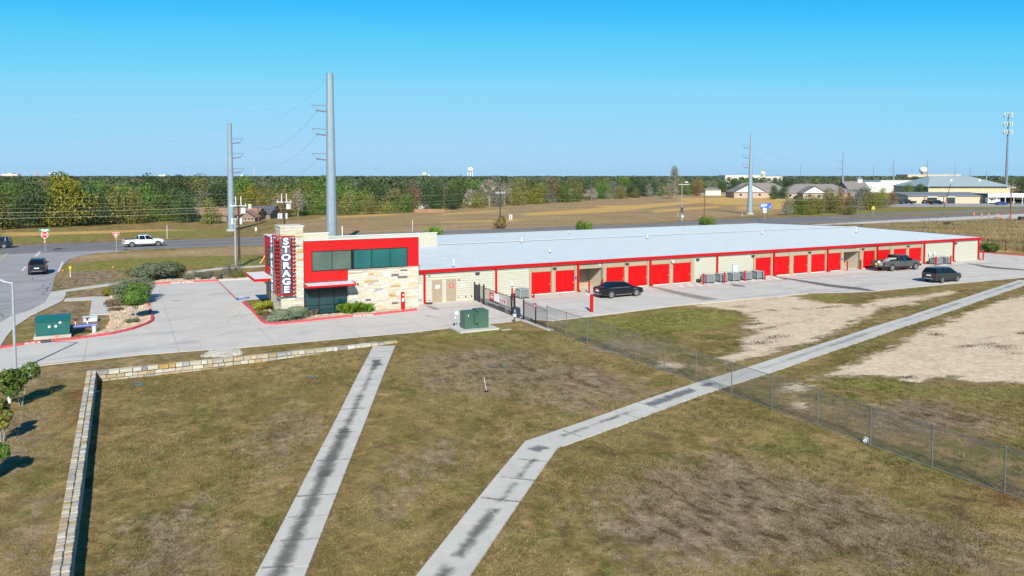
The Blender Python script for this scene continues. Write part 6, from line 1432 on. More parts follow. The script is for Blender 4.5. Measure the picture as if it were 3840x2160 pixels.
# labels that count from landmarks along each row
LMK = [(170, 'stop sign'), (437, 'yield sign'), (868, 'left steel pole'), (1245, 'tallest steel pole'), (1764, 'white water tower'), (2556, 'solar street light'), (2812, 'right steel pole'), (3160, 'far steel pole')]
ORDN = ['first', 'second', 'third', 'fourth', 'fifth', 'sixth', 'seventh', 'eighth', 'ninth', 'tenth', 'eleventh', 'twelfth', 'thirteenth', 'fourteenth', 'fifteenth', 'sixteenth', 'seventeenth', 'eighteenth', 'nineteenth', 'twentieth']
def label_trees():
    for row in ('front row', 'second row', 'third row', 'back row'):
        g = sorted([t for t in TREES if t[2] == row], key=lambda t: t[3])
        for t, col, _, px in g:
            lm = min(LMK, key=lambda l: abs(l[0] - px)); right = px >= lm[0]
            k = sum(1 for u in g if (lm[0] <= u[3] < px if right else px < u[3] < lm[0]))
            t['label'] = f"{col} tree, {ORDN[min(k, 19)]} {'right' if right else 'left'} of the {lm[1]}, wood {row}"
label_trees()
# single trees and bushes between the highway and the houses at right
def single(col, px, pyb, pyt, wpx, label, name='tree', group=None):
    x, y = G(px, pyb); D = x * _cf[0] + y * _cf[1]; h = CAMH - (pyt - 660) * D / FPX; W = PROTO[col][0][2] * 1.0; ws = (wpx * D / FPX) / (W * h / 10)
    return plant_tree(col, x, y, h, ws, name=name, label=label, group=group)
for a in (('olive green', 786, 838, 742, 95, 'olive tree standing before the tan roofed house at left'), ('rust brown', 1062, 814, 712, 120, 'broad rust olive tree right of the thin wooden pole'), ('yellow green', 935, 800, 692, 120, 'yellow green tree rising behind the grey roofed house'),
          ('dark green', 692, 834, 712, 90, 'dark green tree at the left end of the tan roofed house'), ('olive green', 900, 812, 716, 60, 'olive tree directly behind the tan roofed house'), ('bare grey', 1118, 812, 705, 80, 'pale bare tree right of the rust olive tree'),
          ('grey green', 2530, 745, 622, 70, 'tall loose grey green tree above the treeline behind the solar light'), ('rust brown', 2615, 735, 660, 60, 'rust brown round tree right of the tall loose tree'), ('dark green', 2900, 748, 695, 42, 'dark green tree before the apartments, left of two'), ('dark green', 2940, 745, 700, 40, 'dark green tree before the apartments, right of two'),
          ('grey green', 2955, 806, 738, 70, 'grey thicket bush at the left end of the highway bushes'), ('green', 3000, 804, 735, 58, 'bright green bush right of the grey thicket'), ('olive green', 3070, 802, 735, 70, 'olive bush right of the bright green bush'), ('olive green', 3128, 798, 716, 85, 'tall olive bush in the middle of the highway bushes'), ('rust brown', 3150, 785, 698, 60, 'rusty topped tree behind the tall olive bush'),
          ('grey green', 3215, 792, 706, 80, 'wide grey olive bush right of the rusty tree'), ('olive green', 3265, 786, 700, 75, 'olive bush behind the yellow crossing sign'), ('yellow green', 3310, 768, 704, 45, 'yellow green tree left of the rusty round tree by the yard'), ('rust brown', 3348, 768, 706, 52, 'rusty round tree left of the yard vehicles'), ('olive green', 3180, 805, 765, 60, 'low olive bush at the highway edge below the rusty tree'),
          ('olive green', 2975, 795, 748, 60, 'olive bush behind the grey thicket bush'), ('olive green', 3040, 790, 725, 70, 'olive tree between the bright bush and the tall olive bush'), ('olive green', 3100, 780, 706, 80, 'broad olive tree behind the tall olive bush'), ('rust brown', 3180, 776, 712, 60, 'rust olive tree left of the wide grey olive bush'), ('grey green', 3240, 772, 702, 90, 'broad grey tree behind the wide grey olive bush'), ('olive green', 3290, 780, 722, 60, 'olive bush right of the yellow crossing sign'), ('olive green', 3035, 806, 768, 50, 'low olive bush at the highway edge by the bright bush'), ('grey green', 3325, 778, 745, 50, 'low grey bush left of the flatbed trailer'),
          ('green', 3405, 758, 690, 60, 'green tree at the left end of the warehouse'), ('dark green', 3450, 752, 690, 60, 'dark green tree touching the warehouse left wall'), ('dark green', 3828, 745, 672, 50, 'dark green tree right of the cell tower'), ('dark green', 3870, 750, 680, 60, 'dark green tree at the right edge beyond the warehouse')):
    single(*a[:6] if len(a) > 6 else a, group='separate trees beyond the highway')
# shrub protos for the near plants
def bush(name, label, loc, W, H, leafm, n, leaf, cat='shrub', seed=1, stem=BARK, elong=1.6, spiky=False, group=None, rz=0.0, squash=(1, 1)):
    t = thing(name, label, cat, loc, rz, group); r = random.Random(seed)
    lb = [(r.uniform(-.5, .5) * W * .62 * squash[0], r.uniform(-.5, .5) * W * .62 * squash[1], H * r.uniform(.28, .72), W * r.uniform(.16, .27), min(1.2, H / W * 1.1)) for _ in range(14)]
    link('crown', leaf_mesh('crown', seed, lb, n, leaf, leafm, elong=elong, outw=.9 if spiky else .4), t)
    s = MB()
    for k in range(6):
        a = k * 1.05; s.cyl((0, 0, -.05), (W * .3 * math.cos(a) * squash[0], W * .3 * math.sin(a) * squash[1], H * .6), .035 * W, .01, 5)
    s.build('stems', stem, t, local=True); return t
def g3(px, py): x, y = G(px, py); return (x, y, 0)
bush('large_shrub', 'large pale green spreading cypress shrub behind the island', g3(575, 1052), 5.4, 2.3, SAGEL, 6500, .20, seed=2, elong=3.0, squash=(1.2, .6)); bush('shrub', 'sage shrub at the right end of the cypress shrub', g3(672, 1046), 2.0, 2.0, OLIVEL, 1600, .13, seed=3)
bush('round_shrub', 'big round silver sage shrub behind the small tree', g3(500, 1128), 4.0, 2.4, SAGEL, 6500, .12, seed=4, squash=(1, .8)); bush('shrub', 'dark green rounded shrub between the sage shrub and the small tree', g3(520, 1140), 2.6, 2.1, GREENL, 3500, .13, seed=5)
bush('shrub', 'dark green low shrub at the foot of the cypress shrub', g3(492, 1082), 2.2, .9, DGREENL, 1800, .12, seed=6); bush('shrub', 'yellow green low juniper left of the silver sage shrub', g3(432, 1106), 2.6, .9, YELLOWL, 2600, .13, seed=7)
bush('shrub', 'dry grey brown sprawling shrub on the rock bed left of the small tree', g3(436, 1150), 1.9, .8, DRYL, 1500, .12, seed=8, elong=4); bush('shrub', 'low dry brown tuft beside the concrete stepping path', g3(440, 1165), 1.5, .35, DRYL, 900, .1, seed=9, elong=4); bush('shrub', 'low grey green tuft at the foot of the small tree', g3(494, 1212), 1.2, .45, SAGEL, 900, .1, seed=10)
tr = thing('small_tree', 'small rounded evergreen tree in the rock island by the parking lot', 'tree', g3(508, 1198)); link('crown', leaf_mesh('crown', 21, [(0, 0, 1.75, .75, .8), (.45, .1, 1.65, .55, .8), (-.5, .05, 1.65, .6, .8), (.1, -.4, 1.75, .55, .8), (-.1, .4, 1.9, .6, .8), (.2, .1, 2.15, .5, .7), (-.3, -.2, 2.0, .5, .8)], 5200, .13, GREENL), tr)
MB().cyl((0, 0, -.05), (.03, 0, .7), .09, .07, 8).cyl((.03, 0, .65), (.4, .1, 1.6), .05, .02, 6).cyl((.03, 0, .65), (-.35, .05, 1.6), .05, .02, 6).cyl((.03, 0, .65), (0, .2, 1.8), .05, .02, 6).build('trunk', BARKG, tr, local=True, smooth=True)
for k, (px, py) in enumerate(((705, 1052), (737, 1043), (765, 1050), (787, 1044), (825, 1049))): bush('round_tuft', ORDN[k] + ' from the left of five round grey tufts along the back kerb', g3(px, py), 1.35, 1.0, GREYL, 900, .09, seed=30 + k, elong=4, group='grey tufts along the back kerb')
bush('wispy_shrub', 'tall wispy yellow green shrub right of the round grey tufts', g3(872, 1042), 2.4, 2.4, GREYL, 900, .12, seed=40, elong=4); bush('shrub', 'low yellow green shrub at the foot of the wispy shrub', g3(893, 1043), 2.6, .8, OLIVEL, 1300, .12, seed=41)
bush('shrub', 'bright yellow green juniper at the left corner of the office bed', g3(981, 1166), 2.0, .9, YELLOWL, 3000, .10, seed=11); bush('shrub', 'dry pinkish grass clump at the office bed corner', g3(1012, 1200), 1.3, .85, DRYL, 1500, .10, seed=12, elong=5)
bush('rosemary_shrub', 'wide grey green rosemary shrub below the stone tower', g3(1082, 1203), 3.6, 1.15, SAGEL, 6500, .10, seed=13, elong=3, spiky=True, squash=(1.1, .55)); bush('shrub', 'small olive shrub left of the dry grass clump', g3(985, 1186), 1.1, .6, OLIVEL, 1000, .09, seed=14)
def tuft(name, label, loc, n, H, W, mat, seed, cat='grass clump', group=None):
    r = np.random.RandomState(seed); t = thing(name, label, cat, loc, 0, group); V = []; tone = []
    for k in range(n):
        a = r.uniform(0, 6.28); l = r.uniform(.2, 1) * W; h = H * r.uniform(.6, 1.05); w_ = .018; bx, by = r.normal(0, W * .12, 2); dx, dy = math.cos(a), math.sin(a)
        V += [(bx - dy * w_, by + dx * w_, 0), (bx + dy * w_, by - dx * w_, 0), (bx + dx * l * .45 + dy * w_ * .8, by + dy * l * .45 - dx * w_ * .8, h * .75), (bx + dx * l, by + dy * l, h * (.7 + .3 * r.rand()))]; tone += [r.uniform(.1, .9)] * 4
    me = bpy.data.meshes.new('blades'); me.from_pydata(V, [], [(4 * i, 4 * i + 1, 4 * i + 2, 4 * i + 3) for i in range(n)]); at = me.attributes.new('tone', 'FLOAT', 'POINT'); at.data.foreach_set('value', tone); me.materials.append(mat); link('blades', me, t)
    MB().cyl((0, 0, -.05), (0, 0, .12), W * .22, W * .15, 8).build('crown_base', BARK, t, local=True); return t
for k, (px, py, H_, l) in enumerate(((1290, 1177, 1.0, 'leftmost bright green ornamental grass before the office window'), (1318, 1180, 1.15, 'middle bright green ornamental grass below the stone wall'), (1345, 1175, 1.1, 'third bright green ornamental grass from the left, the tallest'), (1378, 1174, .95, 'rightmost bright green ornamental grass below the stone wall'))): tuft('ornamental_grass', l, g3(px, py), 420, H_, .65, BRIGHTL, 60 + k, group='ornamental grasses at the office')
tuft('dry_grass', 'small dry grass tuft between the rosemary and the storefront glass', g3(1180, 1186), 160, .7, .35, DRYL, 70)
# three saplings at the left edge
def sapling(label, loc, H, W, seed, n=2600, mat=GREENL, stems=3):
    t = thing('sapling', label, 'tree', loc, 0, 'young trees in the left verge'); r = random.Random(seed)
    lb = [(r.uniform(-.5, .5) * W * .7, r.uniform(-.5, .5) * W * .7, H * r.uniform(.38, .85), W * r.uniform(.16, .28), 1.0) for _ in range(11)]; link('crown', leaf_mesh('crown', seed, lb, n, .13, mat), t)
    s = MB()
    for k in range(stems): a = k * 2.1; s.cyl((.05 * math.cos(a), .05 * math.sin(a), -.05), (W * .2 * math.cos(a), W * .2 * math.sin(a), H * .7), .035, .012, 6)
    s.build('trunk', BARKG, t, local=True); return t
def g3z(px, py): return GG(px, py)
sapling('upper left sapling beside the pale green pillar', g3z(77, 1523), 2.05, 1.75, 80); sapling('middle left sapling cut by the photo edge', g3z(8, 1656), 2.1, 1.0, 81, 1500, OLIVEL); sapling('lowest left sapling, only its right side in view', g3z(-22, 1800), 1.6, 1.3, 82)
# bushes that rise behind the storage building and by the far fence
for px, pt, w_, l in ((1620, 854, 3.0, 'bright green shrub top behind the ribbed screen wall'), (2190, 838, 3.1, 'bright green shrub top behind the middle of the long roof'), (2652, 820, 3.2, 'bright green shrub top behind the roof near the wooden pole')):
    Yb = 113.6; q = onY(px, pt, Yb); bush('tall_shrub', l, (q[0], Yb, 0), w_ * 1.1, q[2] * 1.22, BRIGHTL, 4200, .17, seed=90 + px % 7, group='shrubs behind the storage building', squash=(1, .8))
x, y = G(3706, 950); bush('shrub', 'dark green round bush by the boundary fence right of the storage building', (x + 1.2, y + 1.0, 0), 3.0, 1.6, GREENL, 3000, .15, seed=97)
bush('shrub', 'dry brown bush at the foot of the wooden pole in the brown field', g3(1877, 857), 3.6, 3.2, RUSTL, 1400, .3, seed=98, elong=2); bush('shrub', 'dark tangled bush in the grass beside the golden field', g3(3556, 848), 2.6, 1.3, DRYL, 900, .2, seed=99)
# --- tall golden grass beyond the fence, lawn tufts, far wood: masses nobody could count
def blades(name, label, poly, n, hlo, hhi, mat, seed, wd=.03, zf=None, cat='grass', patch=None):
    r = np.random.RandomState(seed); xs = [p[0] for p in poly]; ys = [p[1] for p in poly]
    X = r.uniform(min(xs), max(xs), n * 5); Y = r.uniform(min(ys), max(ys), n * 5); k = sdist(poly, X, Y) > 0
    if patch is not None: k &= patch(X, Y, r)
    for sp_ in SAND: k &= sdist(sp_, X, Y) < -.6
    X, Y = X[k][:n], Y[k][:n]; n = len(X); Z = gz(X, Y); a = r.uniform(0, 6.28, n); h = r.uniform(hlo, hhi, n) * (1 + .35 * np.sin(X * .31 + 1.9 * np.sin(Y * .23)) * np.sin(Y * .37 + X * .11)); ln = h * r.uniform(.15, .8, n); wv = wd * r.uniform(.6, 1.4, n)
    dx, dy = np.cos(a), np.sin(a); b2 = r.uniform(0, 6.28, n)
    V = np.stack([np.stack([X - dy * wv, Y + dx * wv, Z - .01], 1), np.stack([X + dy * wv, Y - dx * wv, Z - .01], 1), np.stack([X + np.cos(b2) * ln, Y + np.sin(b2) * ln, Z + h], 1)], 1).reshape(-1, 3)
    me = bpy.data.meshes.new(name); me.vertices.add(3 * n); me.vertices.foreach_set('co', V.ravel()); me.loops.add(3 * n); me.loops.foreach_set('vertex_index', np.arange(3 * n)); me.polygons.add(n); me.polygons.foreach_set('loop_start', np.arange(n) * 3); me.update(calc_edges=True)
    at = me.attributes.new('tone', 'FLOAT', 'POINT'); at.data.foreach_set('value', np.repeat(np.clip(.5 + .25 * np.sin(X * .35 + Y * .21) + r.uniform(-.35, .35, n), 0, 1), 3)); me.materials.append(mat)
    return tag(link(name, me), label, cat, kind='stuff')
blades('tall_grass', 'tall golden dry grass field beyond the boundary fence', [(125.5, 92), (128.5, 60), (150, 57), (230, 95), (215, 128), (140, 128), (112, 121), (111, 118), (124, 117)], 80000, .22, .85, GOLDG, 5, .04)
NEARLAWN = [(-1.5, 14), (29.3, 14), (29.3, 51.5), (19, 53), (-1.5, 52.3)]
def off_path(X, Y, r):
    ok = np.ones(X.shape, bool)
    for pts in ([(16.25, 52.0), (3.6, 22.9), (-1.2, 11.5)], [(1.5, 14.0), (8.1, 21.1), (16.5, 29.6), (30, 33.6), (60, 42.0), (92, 51.2)]):
        for a, b in zip(pts[:-1], pts[1:]):
            ex, ey = b[0] - a[0], b[1] - a[1]; t = np.clip(((X - a[0]) * ex + (Y - a[1]) * ey) / (ex * ex + ey * ey), 0, 1); ok &= np.hypot(X - a[0] - t * ex, Y - a[1] - t * ey) > .87
    return ok
def clumpy(s0, s1, thr):
    def f(X, Y, r):
        v = np.sin(X * s0 + 2 * np.sin(Y * s1)) + np.sin(Y * s0 * 1.3 + 1.7 * np.sin(X * s1 * .8)) + r.normal(0, .7, X.shape); return off_path(X, Y, r) & (v > thr)
    return f
STRAW = leafmat('lawn_straw', [(.14, .105, .05), (.20, .15, .078), (.28, .215, .125)], .1); LGREEN = leafmat('lawn_green', [(.09, .095, .024), (.13, .135, .034), (.175, .17, .05)], .15)
blades('lawn_straw', 'dry straw coloured grass blades in the foreground lawn', NEARLAWN, 90000, .025, .07, STRAW, 11, .016, patch=clumpy(.7, .33, -.2))
blades('lawn_green', 'green grass blades in patches of the foreground lawn', NEARLAWN, 50000, .025, .08, LGREEN, 12, .016, patch=clumpy(.42, .25, .5))
RIGHTLAWN = [(29.7, 14), (70, 30), (70, 42), (29.7, 32)]
blades('lawn_straw', 'dry straw coloured grass blades right of the chain link fence', RIGHTLAWN, 40000, .03, .08, STRAW, 13, .02, patch=clumpy(.6, .3, -.2))
VERGE = [(-14, 14), (-2.3, 14), (-2.3, 52.5), (-8, 54)]
blades('lawn_straw', 'dry straw coloured grass blades of the left verge', VERGE, 30000, .025, .07, STRAW, 14, .018, patch=clumpy(.8, .4, -.2))
# dark weed clumps creeping over the bare sand
def weeds():
    r = np.random.RandomState(21); V = []; tone = []
    spots = [(2840, 1170), (2830, 1215), (2870, 1232), (2930, 1185), (2960, 1195), (3000, 1210), (3060, 1203), (3100, 1200), (3140, 1195), (2900, 1165), (2990, 1160), (3040, 1160), (3110, 1152), (2770, 1150), (2905, 1265), (2850, 1285), (2950, 1215), (2760, 1290), (3510, 1255), (3620, 1300), (3700, 1290), (3760, 1300), (3800, 1330), (3560, 1330), (3480, 1350), (3410, 1415), (3820, 1415), (3840, 1250)]
    for px, py in spots:
        cx, cy = G(px, py); nb = r.randint(60, 260); sx, sy = r.uniform(.25, 1.0), r.uniform(.15, .4)
        for k in range(nb):
            x, y = cx + r.normal(0, sx), cy + r.normal(0, sy); a, l, h = r.uniform(0, 6.28), r.uniform(.04, .14), r.uniform(.02, .07)
            V += [(x - .025 * math.sin(a), y + .025 * math.cos(a), 0), (x + .025 * math.sin(a), y - .025 * math.cos(a), 0), (x + l * math.cos(a), y + l * math.sin(a), h)]; tone += [r.uniform(0, 1)] * 3
    me = bpy.data.meshes.new('weed_clumps'); me.from_pydata(V, [], [(3 * i, 3 * i + 1, 3 * i + 2) for i in range(len(V) // 3)]); at = me.attributes.new('tone', 'FLOAT', 'POINT'); at.data.foreach_set('value', tone); me.materials.append(leafmat('weed_leaf', [(.045, .035, .016), (.085, .068, .03), (.12, .10, .045)], .05))
    tag(link('weed_clumps', me), 'dark weed clumps creeping over the bare sandy ground', 'weeds', kind='stuff')
weeds()
def tufts(name, label, pts, mat, seed, hlo, hhi, per, wd=.014, spread=.07, cat='grass'):
    r = np.random.RandomState(seed); P0 = np.repeat(np.array(pts), per, 0); n = len(P0); P0 = P0 + r.normal(0, spread, (n, 2)); Z = gz(P0[:, 0], P0[:, 1]); a = r.uniform(0, 6.28, n); h = r.uniform(hlo, hhi, n); ln = h * r.uniform(.2, 1.0, n); b2 = r.uniform(0, 6.28, n); wv = wd * r.uniform(.6, 1.4, n)
    V = np.stack([np.stack([P0[:, 0] - np.sin(a) * wv, P0[:, 1] + np.cos(a) * wv, Z - .01], 1), np.stack([P0[:, 0] + np.sin(a) * wv, P0[:, 1] - np.cos(a) * wv, Z - .01], 1), np.stack([P0[:, 0] + np.cos(b2) * ln, P0[:, 1] + np.sin(b2) * ln, Z + h], 1)], 1).reshape(-1, 3)
    me = bpy.data.meshes.new(name); me.vertices.add(3 * n); me.vertices.foreach_set('co', V.ravel()); me.loops.add(3 * n); me.loops.foreach_set('vertex_index', np.arange(3 * n)); me.polygons.add(n); me.polygons.foreach_set('loop_start', np.arange(n) * 3); me.update(calc_edges=True)
    at = me.attributes.new('tone', 'FLOAT', 'POINT'); at.data.foreach_set('value', np.repeat(np.clip(np.repeat(r.uniform(.15, .85, len(pts)), per) + r.uniform(-.2, .2, n), 0, 1), 3)); me.materials.append(mat); return tag(link(name, me), label, cat, kind='stuff')
def scatter(poly, n, seed, fn):
    r = np.random.RandomState(seed); xs = [p[0] for p in poly]; ys = [p[1] for p in poly]; X = r.uniform(min(xs), max(xs), n * 6); Y = r.uniform(min(ys), max(ys), n * 6); k = (sdist(poly, X, Y) > 0) & fn(X, Y, r)
    for sp_ in SAND: k &= sdist(sp_, X, Y) < -.3
    return list(zip(X[k][:n], Y[k][:n]))
DARKG = leafmat('weed_dark_green', [(.045, .055, .014), (.085, .095, .022), (.13, .135, .035)], .1)
tufts('lawn_weeds', 'darker green weed tufts dotted through the foreground lawn', scatter(NEARLAWN, 2600, 31, clumpy(.5, .3, .4)), DARKG, 31, .03, .09, 12)
tufts('lawn_weeds', 'brown dead tufts dotted through the foreground lawn', scatter(NEARLAWN, 2600, 32, clumpy(.9, .5, .3)), leafmat('weed_dead', [(.055, .038, .018), (.11, .078, .04), (.17, .125, .07)], .05), 32, .02, .06, 12, .018, .11)
tufts('lawn_weeds', 'weed tufts dotted through the grass right of the chain link fence', scatter([(29.7, 14), (80, 34), (80, 50), (31, 54.5), (29.7, 32)], 3000, 33, clumpy(.5, .3, .2)), DARKG, 33, .03, .10, 12, .018, .1)
def path_edges():
    r = np.random.RandomState(41); out_ = []
    for pts, w in (([(16.25, 52.0), (3.6, 22.9), (-1.2, 11.5)], 1.55), ([(1.5, 14.0), (8.1, 21.1), (16.5, 29.6), (30, 33.6), (60, 42.0), (92, 51.2)], 1.62)):
        for a, b in zip(pts[:-1], pts[1:]):
            L = math.hypot(b[0] - a[0], b[1] - a[1]); d = ((b[0] - a[0]) / L, (b[1] - a[1]) / L)
            for s in (-1, 1):
                for k in range(int(L * 9)):
                    t = r.uniform(0, L); o = s * (w / 2 + abs(r.normal(0, .05)) - .01 + .04 * math.sin(t * 1.7) * (math.sin(t * .6) > 0)); out_.append((a[0] + d[0] * t - d[1] * o, a[1] + d[1] * t + d[0] * o))
    return out_
tufts('path_edge_grass', 'ragged grass growing over the edges of the concrete paths', path_edges(), STRAW, 42, .05, .10, 5, .018, .05)
# ================= poles, wires, far buildings =================================================================
def D_of(x, y): return x * _cf[0] + y * _cf[1]
def zat(py, D): return CAMH - (py - 660) * D / FPX
TSTEEL = M('tower_steel', (.27, .35, .41), .45, metal=.3, var=.08, scale=1.0)
def steel_pole(label, base, h, r0, r1, arms=(), side=-1, detail=True):
    t = thing('transmission_pole', label, 'power pole', (base[0], base[1], 0), 0, 'steel transmission poles')
    MB().cyl((0, 0, -.2), (0, 0, h), r0, r1, n=12).build('shaft', TSTEEL, t, local=True)
    MB().cyl((0, 0, h), (0, 0, h + .15), r1 * 1.04, n=12).build('cap', TSTEEL, t, local=True)
    if detail: MB().cyl((0, 0, 0), (0, 0, .35), r0 * 1.35, n=12).build('base_flange', KERBC, t, local=True)
    u = Vector((_cr[0], _cr[1], 0)) * side
    for z in arms:
        a = MB(); p0 = Vector((0, 0, z)) + u * r1 * .8; a.cyl(p0, p0 + u * 2.6 + Vector((0, 0, .1)), .05, n=5)
        a.cyl(p0 + Vector((0, 0, -1.0)), p0 + u * 1.9 + Vector((0, 0, -.75)), .11, n=6); a.cyl(p0 + u * 2.6 + Vector((0, 0, .1)), p0 + u * 1.7 + Vector((0, 0, -.9)), .035, n=5)
        a.build('insulator_arm', M('insulator', (.16, .14, .18), .5), t, local=True)
    return t
def wire_line(name, label, p, q, sag, r, mat, n=14):
    p, q = Vector(p), Vector(q); pts = []
    for k in range(n + 1):
        t = k / n; v = p.lerp(q, t); v.z -= sag * 4 * t * (1 - t); pts.append(tuple(v))
    o = MB().tube(pts, r, 4).build(name, mat); return tag(o, label, 'wire', 'overhead wires')
WIRE = M('wire_alu', (.34, .36, .38), .5, metal=.3); WIREL = M('wire_light', (.34, .34, .27), .5)
A_ = atD(1243, 800, 125.0); B_ = G(868, 866); C_ = G(2812, 803)
steel_pole('tallest grey steel transmission pole rising behind the office', A_, zat(282, 125), .90, .55, (zat(398, 125), zat(486, 125), zat(578, 125)))
DB = D_of(*B_); steel_pole('second tallest steel pole left of the office beyond the highway', B_, zat(466, DB), .78, .45, (zat(522, DB), zat(577, DB), zat(632, DB)), 1)
DC = D_of(*C_); steel_pole('steel transmission pole right of centre beside the blue billboard', C_, zat(505, DC), .95, .18, (zat(545, DC), zat(582, DC), zat(618, DC)))
FARP = [(3160, 571, 485, 'far steel pole standing before the grey roofed apartments'), (3002, 612, 880, 'far steel pole left of the grey gables'), (3350, 594, 650, 'far steel pole above the white store, right of the cupola'), (3477, 597, 690, 'far steel pole at the left edge of the warehouse roof'), (3275, 618, 1030, 'faint far steel pole just left of the store steel pole'), (3580, 614, 930, 'faint far steel pole above the warehouse ridge, left one'), (3637, 618, 1000, 'faint far steel pole above the warehouse ridge, right one'), (3698, 640, 560, 'short dark far pole at the right end of the warehouse ridge')]
for px, pt, D, l in FARP:
    q = atD(px, 700, D); steel_pole(l, q, zat(pt, D), .7 if D < 800 else .8, .3, (zat(pt, D) - 5, zat(pt, D) - 10, zat(pt, D) - 15) if D < 800 else (), -1, False)
def armp(b, py, D, px): q = atD(px, py, D); return q
for k, (ya, yb, nm) in enumerate(((408, 523, 'upper'), (497, 578, 'middle'), (590, 634, 'lower'))):
    wire_line('power_line', f'{nm} sagging wire between the two tall steel poles', atD(1195, ya, 124), atD(905, yb, DB), 4.0, .018, WIRE)
    wire_line('power_line', f'{nm} wire running from the tallest pole out past the left edge', atD(1143, ya - 20, 124), atD(-900, (ya - 20) + (30, 60, 80)[k], 112), 1.5, .015, WIRE)
    wire_line('power_line', f'{nm} wire from the right steel pole to the far steel pole', atD(2820, (545, 582, 618)[k], DC), atD(3160, (590, 620, 645)[k], 485), 5, .024, WIRE)
wire_line('power_line', 'top shield wire between the tops of the two tall steel poles', atD(1222, 303, 125), atD(860, 468, DB), 3.0, .013, WIRE)
def wood_pole(label, px, pyb, pyt, r, mat=WOOD, D=None, kit=0, lean=0.0):
    b = atD(px, 800, D) if D else G(px, pyb) + (0,); D = D or D_of(b[0], b[1]); h = zat(pyt, D)
    t = thing('utility_pole', label, 'power pole', (b[0], b[1], 0), AL, 'wooden utility poles'); MB().cyl((0, 0, -.2), (lean, 0, h), r, r * .7, n=8).build('shaft', mat, t, local=True, smooth=True)
    if kit:
        MB().box(-1.1, 1.1, -.06, .06, h - .75, h - .62).build('crossarm', GREYBOX, t, local=True)
        for x in (-.95, -.4, .4, .95): MB().cyl((x, 0, h - .62), (x, 0, h - .35), .06, n=6).build('insulator', GREYBOX, t, local=True)
    if kit > 1:
        for x in (-.35, .35): MB().cyl((x, 0, h - .5), (x, 0, h + .55), .06, n=6).build('arrester', WHITE, t, local=True)
        for k, x in enumerate((-.75, -.38, .38)): MB().cyl((x, -.2, h - 3.1), (x, -.2, h - 2.3), .16, n=10).build('transformer_can', M('can_grey', (.55, .58, .6), .5), t, local=True)
        MB().cyl((-.4, -.1, h - 3.2), (-.75, 0, h - 4.6), .025, n=5).cyl((-.4, -.1, h - 3.2), (-.55, 0, h - 4.6), .025, n=5).build('service_drop', WOOD, t, local=True)
        MB().box(.35, .95, -.1, .1, h - 1.7, h - .95).build('switch_gear', GREYBOX, t, local=True)
    return t
wood_pole('dark wooden pole with transformers left of the office', 898, 1001, 752, .17, WOOD, None, 2); wood_pole('dark wooden pole with white switches rising behind the stone tower', 1066, 0, 740, .17, WOOD, 112, 2)
wood_pole('plain brown wooden pole behind the highway, left of the stone tower', 970, 868, 713, .14, WOODR); wood_pole('wooden pole with brown bush at its foot in the field', 1876, 857, 712, .15, WOOD, None, 1); wood_pole('red brown wooden pole by the bright shrub behind the roof', 2641, 824, 718, .17, WOODR, None, 1)
wood_pole('tall brown wooden pole at the right edge by the golden grass', 3788, 835, 694, .17, WOODR, None, 1); wood_pole('leaning dark wooden pole before the warehouse yard', 3540, 778, 690, .15, WOOD, None, 0, 2.3); wood_pole('thin leaning brown pole among the highway bushes', 3098, 783, 735, .12, WOODR, None, 0, .7)
gp = thing('steel_mast', 'slim grey steel mast standing beside the dark pole with transformers', 'pole', G(884, 1003) + (0,)); MB().cyl((0, 0, 0), (0, 0, 5.8), .12, .10, n=10).build('shaft', STEEL, gp, local=True, smooth=True); MB().cyl((0, 0, 5.8), (-.25, 0, 7.2), .02, n=5).cyl((0, 0, 5.8), (.25, 0, 7.2), .02, n=5).build('riser_cables', WOOD, gp, local=True)
MB().box(.1, .5, -.03, .03, 5.4, 5.46).build('bracket', STEEL, gp, local=True)
b = G(2556, 828); D = D_of(*b); sl = thing('solar_street_light', 'pale steel street light with solar panel and twin arms beside the highway', 'street light', (b[0], b[1], 0), AL); h = zat(680, D); MB().cyl((0, 0, 0), (0, 0, h), .16, .10, n=8).build('pole', TSTEEL, sl, local=True); MB().box(-.9, 1.9, -.05, .05, h - .9, h - .78).build('arm', WHITE, sl, local=True); MB().box(.7, 1.6, -.2, .2, h - .35, h - .1).build('lamp_head', WHITE, sl, local=True); MB().box(-.35, .35, -.22, -.15, 2.2, 3.6).build('solar_panel', DARK, sl, local=True)
x, y = G(2559, 833); sp = thing('small_plate_sign', 'small grey plate on a post at the foot of the solar light', 'sign', (x, y, 0), AL); MB().cyl((0, 0, 0), (0, 0, 1.6), .04, n=5).build('post', STEEL, sp, local=True); MB().box(-.3, .3, -.06, -.03, 1.2, 1.8).build('plate', GREYBOX, sp, local=True)
gw = thing('guy_guard', 'yellow guy wire guard slanting in the grass left of the office', 'guy wire', G(975, 989) + (0,)); MB().cyl((0, 0, 0), (1.3, .4, 1.9), .05, n=6).build('guard', YELLOW, gw, local=True); MB().cyl((0, 0, -.05), (0, 0, .12), .09, n=6).build('anchor', STEEL, gw, local=True)
x, y = G(960, 872); wb = thing('marker_box', 'white cable marker plate by the plain brown pole', 'marker', (x, y, 0), AL); MB().box(-.18, .18, -.05, .05, .4, 1.1).build('plate', WHITE, wb, local=True); MB().cyl((0, 0, 0), (0, 0, .5), .05, n=6).build('post', WHITE, wb, local=True)
NP = [atD(-900, 800, 150), G(970, 868) + (0,), G(1876, 857) + (0,), G(2641, 824) + (0,), G(3788, 835) + (0,), atD(5200, 800, 170)]
